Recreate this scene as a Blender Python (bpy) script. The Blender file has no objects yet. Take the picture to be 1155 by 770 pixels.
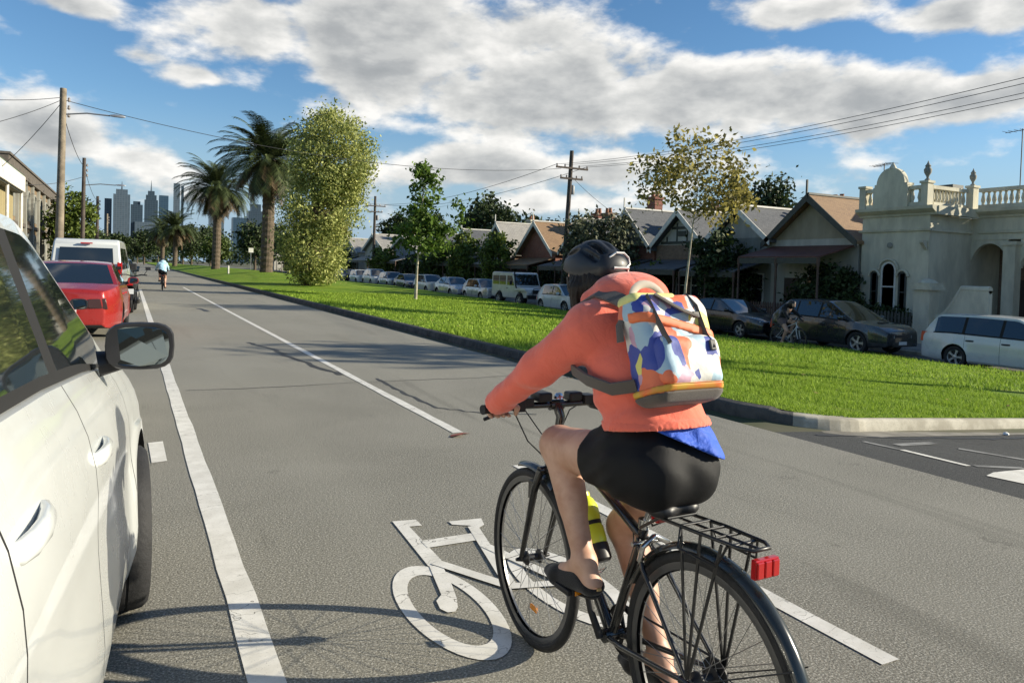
import bpy, bmesh, math, random
import numpy as np
from mathutils import Vector, Matrix, Euler

R = math.radians
random.seed(7)
rng = np.random.default_rng(11)
sc = bpy.context.scene
COL = sc.collection

# ------------------------------------------------------------------ camera
cam = bpy.data.objects.new('camera', bpy.data.cameras.new('camera'))
COL.objects.link(cam)
cam.data.sensor_width = 36.0
cam.data.lens = 25.995
cam.data.shift_y = -0.0489
cam.data.clip_end = 9000
cam.data.clip_start = 0.05
cam.location = (0, 0, 1.5)
cam.rotation_euler = (R(90 - 1.6), R(-1.7), R(-27.293))
sc.camera = cam

# ------------------------------------------------------------------ light
SUN_EL = 21.0
SH = Vector((-0.905, 0.425))            # heading of the shadows on the ground
SH.normalize()
sun = bpy.data.objects.new('sun', bpy.data.lights.new('sun', 'SUN'))
COL.objects.link(sun)
sun.data.energy = 5.0
sun.data.angle = R(0.6)
sun.data.color = (1.0, 0.91, 0.735)
ldir = Vector((SH.x * math.cos(R(SUN_EL)), SH.y * math.cos(R(SUN_EL)), -math.sin(R(SUN_EL))))
sun.rotation_euler = ldir.to_track_quat('-Z', 'Y').to_euler()
sun.location = (60, -30, 40)

sc.view_settings.view_transform = 'Standard'
sc.view_settings.look = 'None'
sc.view_settings.gamma = 1
sc.view_settings.use_curve_mapping = False
sc.view_settings.exposure = 0.80
sc.render.engine = 'CYCLES'
sc.cycles.use_denoising = True
sc.cycles.max_bounces = 6
sc.cycles.transparent_max_bounces = 12

# ------------------------------------------------------------------ world: sky with broken cloud
world = bpy.data.worlds.new('World')
sc.world = world
world.use_nodes = True
wt = world.node_tree
wt.nodes.clear()
class NT:
    """small helper to write node graphs as expressions"""
    def __init__(s, t): s.t = t
    def n(s, typ, **kw):
        nd = s.t.nodes.new(typ)
        for k, v in kw.items(): setattr(nd, k, v)
        return nd
    def setin(s, sock, v):
        if isinstance(v, bpy.types.NodeSocket): s.t.links.new(v, sock)
        elif v is not None:
            try: sock.default_value = v
            except Exception: sock.default_value = (*v, 1.0)
    def m(s, op, a, b=None, c=None, clamp=False):
        nd = s.n('ShaderNodeMath', operation=op, use_clamp=clamp)
        s.setin(nd.inputs[0], a); s.setin(nd.inputs[1], b); s.setin(nd.inputs[2], c)
        return nd.outputs[0]
    def mix(s, f, a, b, bt='MIX'):
        nd = s.n('ShaderNodeMix', data_type='RGBA', blend_type=bt)
        s.setin(nd.inputs[0], f); s.setin(nd.inputs[6], a); s.setin(nd.inputs[7], b)
        return nd.outputs[2]
    def noise(s, vec, scale, detail=4, rough=.55, dist=0, out=0):
        nd = s.n('ShaderNodeTexNoise')
        if vec is not None: s.t.links.new(vec, nd.inputs['Vector'])
        nd.inputs['Scale'].default_value = scale
        nd.inputs['Detail'].default_value = detail
        nd.inputs['Roughness'].default_value = rough
        nd.inputs['Distortion'].default_value = dist
        return nd.outputs[out]
    def ss(s, x, a, b, lo=0., hi=1.):
        nd = s.n('ShaderNodeMapRange', interpolation_type='SMOOTHSTEP')
        s.setin(nd.inputs[0], x)
        for i, v in enumerate((a, b, lo, hi)): s.setin(nd.inputs[i + 1], v)
        return nd.outputs[0]
    def ramp(s, f, stops, interp='LINEAR'):
        nd = s.n('ShaderNodeValToRGB')
        cr = nd.color_ramp; cr.interpolation = interp
        while len(cr.elements) < len(stops): cr.elements.new(.5)
        for e, (p, c) in zip(cr.elements, stops): e.position = p; e.color = (*c, 1)
        s.setin(nd.inputs[0], f)
        return nd.outputs[0]

w = NT(wt)
sky = w.n('ShaderNodeTexSky', sky_type='NISHITA', sun_disc=False)
sky.sun_elevation = R(SUN_EL)
sky.sun_rotation = math.atan2(-SH.x, -SH.y)
sky.air_density = 1.0; sky.dust_density = 0.0; sky.ozone_density = 3.0
tc = w.n('ShaderNodeTexCoord')
sep = w.n('ShaderNodeSeparateXYZ'); wt.links.new(tc.outputs['Generated'], sep.inputs[0])
X, Y, Z = sep.outputs
az = w.m('MULTIPLY', w.m('ARCTAN2', X, Y), 57.2958)
el = w.m('MULTIPLY', w.m('ARCSINE', Z), 57.2958)
# billowing cumulus: noise on the sky directions, flattened a little
cv = w.n('ShaderNodeVectorMath', operation='MULTIPLY'); wt.links.new(tc.outputs['Generated'], cv.inputs[0]); cv.inputs[1].default_value = (1.0, 1.0, 2.1)
n1 = w.noise(cv.outputs[0], 9.5, 9, .54, .05)
cv2 = w.n('ShaderNodeVectorMath', operation='ADD'); wt.links.new(cv.outputs[0], cv2.inputs[0]); cv2.inputs[1].default_value = (0.006, -0.006, 0.034)
n2 = w.noise(cv2.outputs[0], 9.5, 9, .54, .05)
BANKS = [  # az, el, half-width, half-height (degrees), weight
    (8.6, 16.7, 5.5, 2.6, .95), (16, 16.6, 9, 4.4, 1.0), (20.5, 13.0, 9, 2.4, .9), (25, 17.6, 7, 2.2, .8), (29.8, 12.7, 8, 4.0, 1.0), (39, 13.2, 8, 3.0, 1.0), (46.7, 12.9, 8, 2.9, 1.0),
    (52.6, 12.3, 7, 2.6, 1.0), (58.5, 12.0, 6, 1.9, .95), (65, 12, 7, 2.2, .9), (26, 7.8, 7.5, 1.9, .9), (35, 8.0, 7, 1.7, .85), (30, 5.6, 6, 1.0, .6), (43, 8.4, 5, .8, .4),
    (-4.6, 8.1, 6, 1.8, .95), (0.0, 7.1, 3.5, 1.2, .8), (-14, 8.8, 7, 2.1, .9), (49, 18.6, 5, 1.1, .85), (56.7, 17.3, 3.4, 1.2, .9), (61.5, 17.0, 3.2, 1.6, .9), (-3.7, 16.2, 3, .9, .65),
    (4.2, 12.9, 2.2, .8, .65), (.2, 13.7, 1.7, .5, .5), (15, 22, 14, 3, .9), (14, 4.6, 5, .8, .3), (46, 8, 4, .5, .35), (95, 16, 22, 8, .9), (-40, 14, 18, 6, .8)]
dens = None
for a, e, ra, re, wgt in BANKS:
    dx = w.m('DIVIDE', w.m('SUBTRACT', az, a), ra); dy = w.m('DIVIDE', w.m('SUBTRACT', el, e), re)
    r2 = w.m('ADD', w.m('MULTIPLY', dx, dx), w.m('MULTIPLY', dy, dy))
    g = w.m('MULTIPLY', w.m('EXPONENT', w.m('MULTIPLY', r2, -0.9)), wgt)
    dens = g if dens is None else w.m('MAXIMUM', dens, g)
# away from the view: generic broken cloud
base = w.m('ADD', dens, w.m('MULTIPLY', w.m('SUBTRACT', n1, 0.5), 2.5))
cover = w.ss(base, 0.10, 0.62)
thick = w.ss(base, 0.45, 1.35)
lit = w.m('ADD', 0.5, w.m('MULTIPLY', w.m('SUBTRACT', n1, n2), 3.6), clamp=True)
lum = w.m('ADD', w.m('MULTIPLY', lit, 0.55), w.m('MULTIPLY', w.m('SUBTRACT', 1.0, thick), 0.55), clamp=True)
ccol = w.ramp(lum, [(0.0, (2.7, 2.85, 2.95)), (0.38, (3.9, 4.0, 4.02)), (0.7, (6.0, 6.0, 5.8)), (1.0, (8.6, 8.4, 8.0))])
hs = w.n('ShaderNodeHueSaturation'); hs.inputs['Saturation'].default_value = 1.15; hs.inputs['Value'].default_value = 1.15
wt.links.new(sky.outputs[0], hs.inputs['Color'])
hz = w.mix(w.ss(el, 12.0, 1.0), hs.outputs[0], (3.1, 4.3, 5.4))
skyc = w.mix(w.m('MULTIPLY', cover, 0.96), hz, ccol)
bg = w.n('ShaderNodeBackground'); bg.inputs['Strength'].default_value = 0.070
wt.links.new(skyc, bg.inputs['Color'])
wo = w.n('ShaderNodeOutputWorld'); wt.links.new(bg.outputs[0], wo.inputs[0])

# ------------------------------------------------------------------ materials
MATS = {}
def mat(name, col, rough=.6, metal=0., spec=.5, var=0., vs=4., bump=0., bs=40., coat=0., col2=None, trans=0., island=0.):
    if name in MATS: return MATS[name]
    m = bpy.data.materials.new(name); m.use_nodes = True; MATS[name] = m
    t = m.node_tree; q = NT(t)
    p = t.nodes['Principled BSDF']
    p.inputs['Roughness'].default_value = rough
    p.inputs['Metallic'].default_value = metal
    p.inputs['Specular IOR Level'].default_value = spec
    p.inputs['Coat Weight'].default_value = coat
    p.inputs['Coat Roughness'].default_value = 0.04
    tcx = q.n('ShaderNodeTexCoord')
    c = (*col, 1)
    if var or col2:
        f = q.noise(tcx.outputs['Object'], vs, 5, .6)
        f = q.ss(f, .3, .7)
        a = tuple(x * (1 - var) for x in col); b = col2 or tuple(min(1, x * (1 + var)) for x in col)
        c = q.mix(f, a, b)
    if island:
        gi = q.n('ShaderNodeNewGeometry')
        rp = gi.outputs['Random Per Island']
        lo = tuple(x * (1 - island) for x in col); hi = tuple(x * (1 + island) for x in (col2 or col))
        c = q.mix(rp, lo, hi)
    q.setin(p.inputs['Base Color'], c)
    if bump:
        b = q.n('ShaderNodeBump'); b.inputs['Strength'].default_value = bump; b.inputs['Distance'].default_value = .02
        t.links.new(q.noise(tcx.outputs['Object'], bs, 4, .6), b.inputs['Height'])
        t.links.new(b.outputs[0], p.inputs['Normal'])
    if trans:
        tr = q.n('ShaderNodeBsdfTranslucent'); q.setin(tr.inputs['Color'], c)
        ms = q.n('ShaderNodeMixShader'); ms.inputs[0].default_value = trans
        out = t.nodes['Material Output']
        t.links.new(p.outputs[0], ms.inputs[1]); t.links.new(tr.outputs[0], ms.inputs[2])
        t.links.new(ms.outputs[0], out.inputs['Surface'])
    return m
def raw(name):
    m = bpy.data.materials.new(name); m.use_nodes = True
    return m, m.node_tree, NT(m.node_tree), m.node_tree.nodes['Principled BSDF']

BLACKP = mat('black_plastic', (.018, .018, .02), .45, spec=.4, var=.2, vs=8)
RUBBER = mat('tyre_rubber', (.017, .017, .018), .75, var=.25, vs=12, bump=.2, bs=60)
GLASS = mat('tinted_glass', (.012, .016, .018), .03, spec=.9, coat=.6)
CHROME = mat('bare_metal', (.55, .56, .57), .25, metal=1.0)
ALLOY = mat('alloy_wheel', (.42, .43, .44), .35, metal=.7, var=.1)
REDLENS = mat('red_lens', (.42, .012, .012), .12, coat=.6)
CLEARLENS = mat('clear_lens', (.55, .58, .6), .08, coat=.8)
AMBER = mat('amber_lens', (.8, .28, .02), .2, coat=.4)
PLATE = mat('plate_white', (.7, .7, .68), .4, var=.1)

# ------------------------------------------------------------------ mesh helpers
class MB:
    def __init__(s): s.v = []; s.f = []; s.m = []
    def add(s, vs, fs, m=0):
        o = len(s.v); s.v.extend([tuple(map(float, q)) for q in vs])
        for f in fs: s.f.append(tuple(o + i for i in f)); s.m.append(m)
        return s
    def box(s, c, d, rz=0., m=0, rot=None):
        M = rot or Matrix.Rotation(rz, 3, 'Z')
        vs = []
        for z in (-.5, .5):
            for x, y in ((-.5, -.5), (.5, -.5), (.5, .5), (-.5, .5)):
                vs.append(Vector(c) + M @ Vector((x * d[0], y * d[1], z * d[2])))
        return s.add(vs, [(3, 2, 1, 0), (4, 5, 6, 7), (0, 1, 5, 4), (1, 2, 6, 5), (2, 3, 7, 6), (3, 0, 4, 7)], m)
    def bbox(s, a, b, m=0):
        return s.box([(x + y) / 2 for x, y in zip(a, b)], [abs(x - y) for x, y in zip(a, b)], m=m)
    def rings(s, rings, closed=True, caps=True, m=0, loop=False):
        n = len(rings[0]); fs = []
        k = len(rings)
        for i in range(k if loop else k - 1):
            j = (i + 1) % k
            for a in range(n if closed else n - 1):
                b = (a + 1) % n
                fs.append((i * n + a, i * n + b, j * n + b, j * n + a))
        if caps and closed and not loop:
            fs.append(tuple(range(n - 1, -1, -1))); fs.append(tuple((k - 1) * n + a for a in range(n)))
        return s.add([p for r in rings for p in r], fs, m)
    def tube(s, pts, rad, n=8, caps=True, m=0, loop=False, flat=None):
        pts = [Vector(p) for p in pts]; k = len(pts)
        rads = rad if isinstance(rad, (list, tuple)) else [rad] * k
        up = None; rs = []
        for i, p in enumerate(pts):
            if loop: d = pts[(i + 1) % k] - pts[i - 1]
            else: d = pts[min(i + 1, k - 1)] - pts[max(i - 1, 0)]
            d.normalize()
            if up is None:
                up = Vector((0, 0, 1)) if abs(d.z) < .9 else Vector((0, 1, 0))
            a = d.cross(up)
            if a.length < 1e-4: a = d.cross(Vector((1, 0, 0)))
            a.normalize(); b = a.cross(d).normalized(); up = b
            f = flat or (1, 1)
            rs.append([p + a * math.cos(t) * rads[i] * f[0] + b * math.sin(t) * rads[i] * f[1] for t in [2 * math.pi * q / n for q in range(n)]])
        return s.rings(rs, True, caps, m, loop)
    def lathe(s, prof, c=(0, 0, 0), n=24, axis='Z', m=0, caps=True):
        rs = []
        for r, h in prof:
            ring = []
            for q in range(n):
                t = 2 * math.pi * q / n
                v = (r * math.cos(t), r * math.sin(t), h)
                if axis == 'X': v = (h, r * math.cos(t), r * math.sin(t))
                if axis == 'Y': v = (r * math.sin(t), h, r * math.cos(t))
                ring.append(Vector(c) + Vector(v))
            rs.append(ring)
        return s.rings(rs, True, caps, m)
    def prism(s, poly, a, b, axis='X', m=0):
        """poly of 2-D points, extruded from a to b along axis (X: poly=(y,z), Y: poly=(x,z), Z: poly=(x,y))"""
        def P(p, h):
            return {'X': (h, p[0], p[1]), 'Y': (p[0], h, p[1]), 'Z': (p[0], p[1], h)}[axis]
        n = len(poly)
        vs = [P(p, a) for p in poly] + [P(p, b) for p in poly]
        fs = [tuple(range(n - 1, -1, -1)), tuple(range(n, 2 * n))] + [(i, (i + 1) % n, n + (i + 1) % n, n + i) for i in range(n)]
        return s.add(vs, fs, m)
    def build(s, name, mats, parent=None, smooth=30, bevel=0., loc=None, rot=None):
        me = bpy.data.meshes.new(name)
        me.from_pydata(s.v, [], s.f)
        mats = mats if isinstance(mats, (list, tuple)) else [mats]
        for q in mats: me.materials.append(q)
        if len(mats) > 1: me.polygons.foreach_set('material_index', s.m)
        bm = bmesh.new(); bm.from_mesh(me)
        bmesh.ops.recalc_face_normals(bm, faces=bm.faces)
        bm.to_mesh(me); bm.free()
        return link(name, me, parent, smooth, bevel, loc, rot)
def link(name, me, parent=None, smooth=30, bevel=0., loc=None, rot=None):
    if smooth:
        me.polygons.foreach_set('use_smooth', [True] * len(me.polygons))
        if smooth < 180: me.set_sharp_from_angle(angle=R(smooth))
    me.update()
    o = bpy.data.objects.new(name, me); COL.objects.link(o)
    if parent is not None: o.parent = parent
    if loc is not None: o.location = loc
    if rot is not None: o.rotation_euler = rot
    if bevel:
        b = o.modifiers.new('bevel', 'BEVEL'); b.width = bevel; b.segments = 2; b.limit_method = 'ANGLE'
    return o
def np_mesh(name, V, F, mats, parent=None, smooth=0, matidx=None):
    """V (n,3), F (m,k) arrays"""
    me = bpy.data.meshes.new(name)
    V = np.asarray(V, np.float32); F = np.asarray(F, np.int32)
    me.vertices.add(len(V)); me.vertices.foreach_set('co', V.ravel())
    k = F.shape[1]
    me.loops.add(F.size); me.loops.foreach_set('vertex_index', F.ravel())
    me.polygons.add(len(F)); me.polygons.foreach_set('loop_start', np.arange(0, F.size, k, dtype=np.int32))
    me.update(calc_edges=True); me.validate()
    for q in (mats if isinstance(mats, (list, tuple)) else [mats]): me.materials.append(q)
    if matidx is not None: me.polygons.foreach_set('material_index', np.asarray(matidx, np.int32))
    return link(name, me, parent, smooth)
def thing(name, label, cat, loc=(0, 0, 0), rz=0., group=None):
    o = bpy.data.objects.new(name, None); COL.objects.link(o)
    o.location = loc; o.rotation_euler = (0, 0, rz)
    o.empty_display_size = .2
    return tag(o, label, cat, group)
def tag(o, label=None, cat=None, group=None, kind=None):
    if label: o['label'] = label
    if cat: o['category'] = cat
    if group: o['group'] = group
    if kind: o['kind'] = kind
    return o
def struct(o, label=None): 
    o['kind'] = 'structure'
    if label: o['label'] = label
    return o
def dup(root, loc, rz=None, label=None, scale=None):
    def cp(o, par):
        c = o.copy(); COL.objects.link(c)
        if par is not None: c.parent = par
        for ch in o.children: cp(ch, c)
        return c
    r = cp(root, None); r.location = loc
    if rz is not None: r.rotation_euler = (0, 0, rz)
    if scale: r.scale = scale if not isinstance(scale, (int, float)) else (scale,) * 3
    if label: r['label'] = label
    return r
def interp(x, pts):
    return float(np.interp(x, [p[0] for p in pts], [p[1] for p in pts]))
def sm(a, b, x):
    t = np.clip((np.asarray(x, float) - a) / (b - a), 0, 1); return t * t * (3 - 2 * t)

# ------------------------------------------------------------------ terrain
def z_far(Y):                                   # level of the far carriageway
    return np.interp(Y, [-20, 13, 72, 130, 4000], [-.95, -.86, -.40, 0, 0])
def z_edge(Y):                                  # far edge of the grassed median
    return np.interp(Y, [-20, 11, 21, 34, 57, 130, 4000], [-.62, -.56, -.60, -.28, .02, .1, .1])
def terrain(X, Y):
    X = np.asarray(X, float); Y = np.asarray(Y, float)
    ze, zf = z_edge(Y), z_far(Y)
    t = np.clip((X - 6.0) / 12.6, 0, 1)
    med = .12 + (ze - .12) * t + .62 * sm(40, 75, Y) * np.exp(-((X - 11.5) / 4.0) ** 2) * (1 - sm(150, 300, Y))
    cross = np.clip((X - 5.6) / 13.3, 0, 1) * zf           # the cross street
    z = np.where(X < 5.85, 0.0, np.where(X < 18.6, med, np.where(X < 19.0, ze + (zf - ze) * np.clip((X - 18.6) / .4, 0, 1), zf)))
    z = np.where((Y < 5.1) & (X > 5.6) & (X < 19), cross, z)
    z = np.where(X > 22.6, zf + .13, z)
    z = np.where(X < -2.0, .13, z)
    return z
def tz(x, y): return float(terrain(x, y))
def sheet(name, xs, ys, m, dz=0.0, fn=terrain, smooth=60):
    xs = np.asarray(xs); ys = np.asarray(ys)
    XX, YY = np.meshgrid(xs, ys, indexing='ij')
    V = np.stack([XX, YY, fn(XX, YY) + dz], -1).reshape(-1, 3)
    nx, ny = len(xs), len(ys)
    i, j = np.meshgrid(np.arange(nx - 1), np.arange(ny - 1), indexing='ij')
    a = (i * ny + j).ravel()
    F = np.stack([a, a + ny, a + ny + 1, a + 1], -1)
    return struct(np_mesh(name, V, F, m, smooth=smooth))
ysL = np.unique(np.concatenate([np.arange(-14, 60, 2.), np.arange(60, 200, 8.), [250, 330, 450]]))
# ground sheet to the horizon
gm, gt, gq, gp = raw('ground_soil')
gtc = gq.n('ShaderNodeTexCoord')
gq.setin(gp.inputs['Base Color'], gq.mix(gq.ss(gq.noise(gtc.outputs['Object'], .4, 6), .35, .65), (.05, .062, .022), (.10, .09, .055)))
gp.inputs['Roughness'].default_value = .95
sheet('ground', np.concatenate([[-3000, -900, -300, -100, -40], np.arange(-20, 48, .9), [60, 100, 300, 900, 3500]]),
      np.concatenate([[-300, -60], ysL, [700, 1200, 2500, 6000]]), gm, dz=-.09)

# asphalt: worn aggregate, faint wheel tracks, sealed cracks
def asphalt(name, c1, c2, fleck, seed=0., tracks=False):
    m, t, q, p = raw(name)
    tc = q.n('ShaderNodeTexCoord'); ob = tc.outputs['Object']
    fine = q.noise(ob, 105, 3, .75)
    mid = q.noise(ob, 34, 4, .6)
    big = q.noise(ob, .5, 5, .6, .6)
    c = q.mix(q.ss(big, .3, .7), c1, c2)
    c = q.mix(q.m('MULTIPLY', q.ss(fine, .50, .66), .85), c, fleck)
    c = q.mix(q.m('MULTIPLY', q.ss(fine, .48, .36), .75), c, tuple(x * .35 for x in c1))
    c = q.mix(q.m('MULTIPLY', q.ss(mid, .55, .75), .25), c, tuple(x * .55 for x in c1))
    if tracks:
        sp = q.n('ShaderNodeSeparateXYZ'); t.links.new(ob, sp.inputs[0])
        for xc, wd in ((1.25, .28), (3.45, .35), (4.75, .35)):
            d = q.m('DIVIDE', q.m('SUBTRACT', sp.outputs[0], xc), wd)
            g = q.m('EXPONENT', q.m('MULTIPLY', q.m('MULTIPLY', d, d), -1.0))
            c = q.mix(q.m('MULTIPLY', g, .16), c, tuple(min(1, x * 1.5) for x in c2))
        st = q.n('ShaderNodeMapping'); t.links.new(ob, st.inputs[0]); st.inputs['Scale'].default_value = (1.6, .16, 1)
        c = q.mix(q.m('MULTIPLY', q.ss(q.noise(st.outputs[0], 1.1, 5, .6, .8), .56, .72), .38), c, tuple(x * .5 for x in c1))
        # utility patches and oil drips
        vp = q.n('ShaderNodeTexVoronoi', distance='CHEBYCHEV'); vp.inputs['Scale'].default_value = .16; t.links.new(ob, vp.inputs['Vector'])
        spv = q.n('ShaderNodeSeparateXYZ'); t.links.new(vp.outputs['Color'], spv.inputs[0])
        inside = q.m('MULTIPLY', q.m('GREATER_THAN', spv.outputs[0], .72), q.ss(vp.outputs['Distance'], .235, .23))
        c = q.mix(q.m('MULTIPLY', inside, .22), c, tuple(x * .55 for x in c1))
        oil = q.m('MULTIPLY', q.ss(q.noise(ob, 2.6, 3, .5), .66, .74), q.ss(q.noise(ob, 19, 3, .6), .42, .6))
        c = q.mix(q.m('MULTIPLY', oil, .45), c, tuple(x * .4 for x in c1))
        # older, paler seal from about 9 m on
        c = q.mix(q.m('MULTIPLY', q.ss(sp.outputs[1], 9.25, 9.4), .35), c, tuple(min(1, x * 1.25) for x in c2))
    q.setin(p.inputs['Base Color'], c)
    p.inputs['Roughness'].default_value = .85; p.inputs['Specular IOR Level'].default_value = .3
    b = q.n('ShaderNodeBump'); b.inputs['Strength'].default_value = .5; b.inputs['Distance'].default_value = .006
    t.links.new(q.m('ADD', fine, mid), b.inputs['Height']); t.links.new(b.outputs[0], p.inputs['Normal'])
    return m
ROADM = asphalt('worn_asphalt', (.168, .160, .130), (.218, .208, .172), (.50, .48, .42), tracks=True)
DARKM = asphalt('dark_asphalt', (.030, .032, .032), (.048, .050, .048), (.11, .11, .11))
FARM = asphalt('far_asphalt', (.07, .068, .064), (.10, .097, .09), (.2, .2, .19))
PATHM = asphalt('footpath_concrete', (.20, .19, .17), (.27, .26, .235), (.36, .35, .33))
sheet('road', [-2, -1, 0, 1, 2, 3, 4, 5, 5.62], ysL, ROADM, dz=.0)
sheet('cross_street', np.arange(5.62, 19.2, .6), np.arange(-14, 5.6, .6), DARKM, dz=.0,
      fn=lambda X, Y: np.clip((X - 5.6) / 13.3, 0, 1) * z_far(Y))
sheet('far_road', [19.0, 20.2, 21.4, 22.6], ysL, FARM, dz=.004, fn=lambda X, Y: z_far(Y) + 0 * X)
sheet('footpath', [22.75, 24, 25.4], ysL, PATHM, dz=.02, fn=lambda X, Y: z_far(Y) + .13 + 0 * X)
sheet('footpath_verge', [-5.4, -3.6, -2.14], ysL, PATHM, dz=.02, fn=lambda X, Y: .13 + 0 * X)

# median outline: straight road edge, rounded corner, straight edge along the cross street
def corner(off=0.0, n=14):
    r, xc, yc = .95 - off, 6.80, 6.10
    return [(xc - r * math.cos(a), yc - r * math.sin(a)) for a in np.linspace(0, R(98), n)]
edge = [(5.85, y) for y in (450, 250, 150, 100, 70, 50, 40, 30, 24, 18, 14, 11, 9, 7.5)] + corner()
x0e, y0e = edge[-1]
edge += [(x0e + d, y0e - .004 * d) for d in (.8, 1.8, 3, 4.5, 6, 8, 10, 11.6)]
def kerb_z(x, y):
    if y < 5.6 or x > 6.4: return float(np.clip((x - 5.6) / 13.3, 0, 1) * z_far(5.0))
    return 0.0
KERBM, kt, kq, kp = raw('kerb_concrete')
ktc = kq.n('ShaderNodeTexCoord')
kp.inputs['Roughness'].default_value = .9
kc = kq.mix(kq.ss(kq.noise(ktc.outputs['Object'], 3.5, 6, .65), .35, .65), (.30, .275, .215), (.46, .43, .35))
kc = kq.mix(kq.m('MULTIPLY', kq.ss(kq.noise(ktc.outputs['Object'], 60, 3), .5, .7), .35), kc, (.2, .185, .15))
kq.setin(kp.inputs['Base Color'], kc)
SHADED_BLUESTONE = mat('shaded_bluestone', (.045, .045, .042), .85, var=.35, vs=4, bump=.5, bs=30, col2=(.085, .08, .07))  # bluestone, with the shade of the road-side kerb face put into its colour
def kerb_strip(path, zf, width=.16, h=.13, name='kerb', gap=True, inward=None, m=None):
    """kerb stones about 1 m long, butted with narrow open joints"""
    P = [Vector((x, y)) for x, y in path]
    segs = [(P[i], P[i + 1]) for i in range(len(P) - 1)]
    mb = MB()
    nrm = []
    for i in range(len(P)):
        a = P[max(i - 1, 0)]; b = P[min(i + 1, len(P) - 1)]
        d = (b - a).normalized(); nrm.append(Vector((-d.y, d.x)) * (inward or 1))
    for i, (a, b) in enumerate(segs):
        L = (b - a).length
        k = max(1, round(L / 1.2)) if a.y < 45 and L > .5 else 1
        for j in range(k):
            t0, t1 = j / k, (j + 1) / k
            g = .006 / L if gap and k > 1 else 0
            t0 += g; t1 -= g
            rs = []
            for t in (t0, t1):
                p = a.lerp(b, t); n = nrm[i].lerp(nrm[i + 1], t).normalized()
                z = zf(p.x, p.y)
                prof = [(0, -.1), (.0, .0), (.016, h - .025), (.03, h - .008), (.05, h), (width, h + .006), (width, -.1)]
                rs.append([(p.x + n.x * o, p.y + n.y * o, z + q) for o, q in prof])
            mb.rings(rs, True, True)
    return struct(mb.build(name, m or KERBM, smooth=40))
kerb_strip(edge[:21], kerb_z, m=SHADED_BLUESTONE)  # the change of stone mid-corner paints where the shaded kerb face ends
kerb_strip(edge[20:], kerb_z)
kerb_strip([(-2.0, y) for y in (450, 200, 100, 60, 40, 30, 20, 10, 0, -14)], lambda x, y: 0.0, inward=-1, m=SHADED_BLUESTONE)
kerb_strip([(22.6, y) for y in (450, 200, 100, 60, 40, 30, 20, 10, 0, -14)], lambda x, y: float(z_far(y)), inward=1)
# concrete gutter along the cross-street kerb
GUT = mat('gutter_concrete', (.20, .185, .155), .9, var=.3, vs=3)
gut = MB()
ge = edge[14 + 8:]
gl = [Vector((p[0], p[1])) for p in ge]
rr = []
for i, p in enumerate(gl):
    d = (gl[min(i + 1, len(gl) - 1)] - gl[max(i - 1, 0)]).normalized(); n = Vector((d.y, -d.x))
    rr.append([(p.x, p.y, kerb_z(p.x, p.y) + .004), (p.x + n.x * .26, p.y + n.y * .26, kerb_z(p.x, p.y) + .004)])
gut.rings(rr, False, False)
struct(gut.build('gutter', GUT, smooth=60))

# lawn sheet clipped to the median outline
LAWNM, lt, lq, lp = raw('lawn_turf')
ltc = lq.n('ShaderNodeTexCoord')
lc = lq.mix(lq.ss(lq.noise(ltc.outputs['Object'], .55, 5, .6), .35, .65), (.13, .23, .016), (.20, .285, .03))
lc = lq.mix(lq.m('MULTIPLY', lq.ss(lq.noise(ltc.outputs['Object'], 9, 5, .7), .5, .75), .6), lc, (.07, .13, .01))
lc = lq.mix(lq.m('MULTIPLY', lq.ss(lq.noise(ltc.outputs['Object'], 1.3, 6, .65), .56, .70), .55), lc, (.20, .18, .055))
lq.setin(lp.inputs['Base Color'], lc)
lp.inputs['Roughness'].default_value = .9; lp.inputs['Specular IOR Level'].default_value = .15
lb = lq.n('ShaderNodeBump'); lb.inputs['Strength'].default_value = .9; lb.inputs['Distance'].default_value = .05
lt.links.new(lq.noise(ltc.outputs['Object'], 22, 5, .7), lb.inputs['Height']); lt.links.new(lb.outputs[0], lp.inputs['Normal'])
def lawn_left(Y):                                # X of the kerb's inner face at a given Y
    return np.interp(Y, [5.2, 5.35, 5.5, 5.75, 6.1, 6.3, 500], [7.0, 6.45, 6.25, 6.08, 6.0, 6.0, 6.0])
yl = np.concatenate([[5.24, 5.35, 5.5, 5.75, 6.1, 6.3], np.arange(7, 60, 1.), np.arange(60, 200, 8.), [250, 330, 450]])
us = np.concatenate([[0, .004, .01, .02], np.linspace(.04, 1, 24)])
V = []
for y in yl:
    xl = float(lawn_left(y))
    for u in us:
        x = xl + (18.6 - xl) * u
        z0 = tz(x, max(y, 5.2)) + .02
        zk = kerb_z(xl, y) + .135
        # meets the kerb tops on both kerbed sides
        kk = math.exp(-((x - xl) / .5) ** 2) if y > 5.6 else 0
        ky = math.exp(-((y - 5.24) / .6) ** 2)
        z = z0 * (1 - max(kk, ky)) + max(kk, ky) * ((kerb_z(x, y) + .135) if ky > kk else zk)
        V.append((x, y, z))
nu = len(us); ny = len(yl)
F = [(i * nu + j, i * nu + j + 1, (i + 1) * nu + j + 1, (i + 1) * nu + j) for i in range(ny - 1) for j in range(nu - 1)]
V = np.array(V); LAWN_V = V.reshape(ny, nu, 3)
struct(np_mesh('lawn', V, np.array(F), LAWNM, smooth=180))
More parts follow.
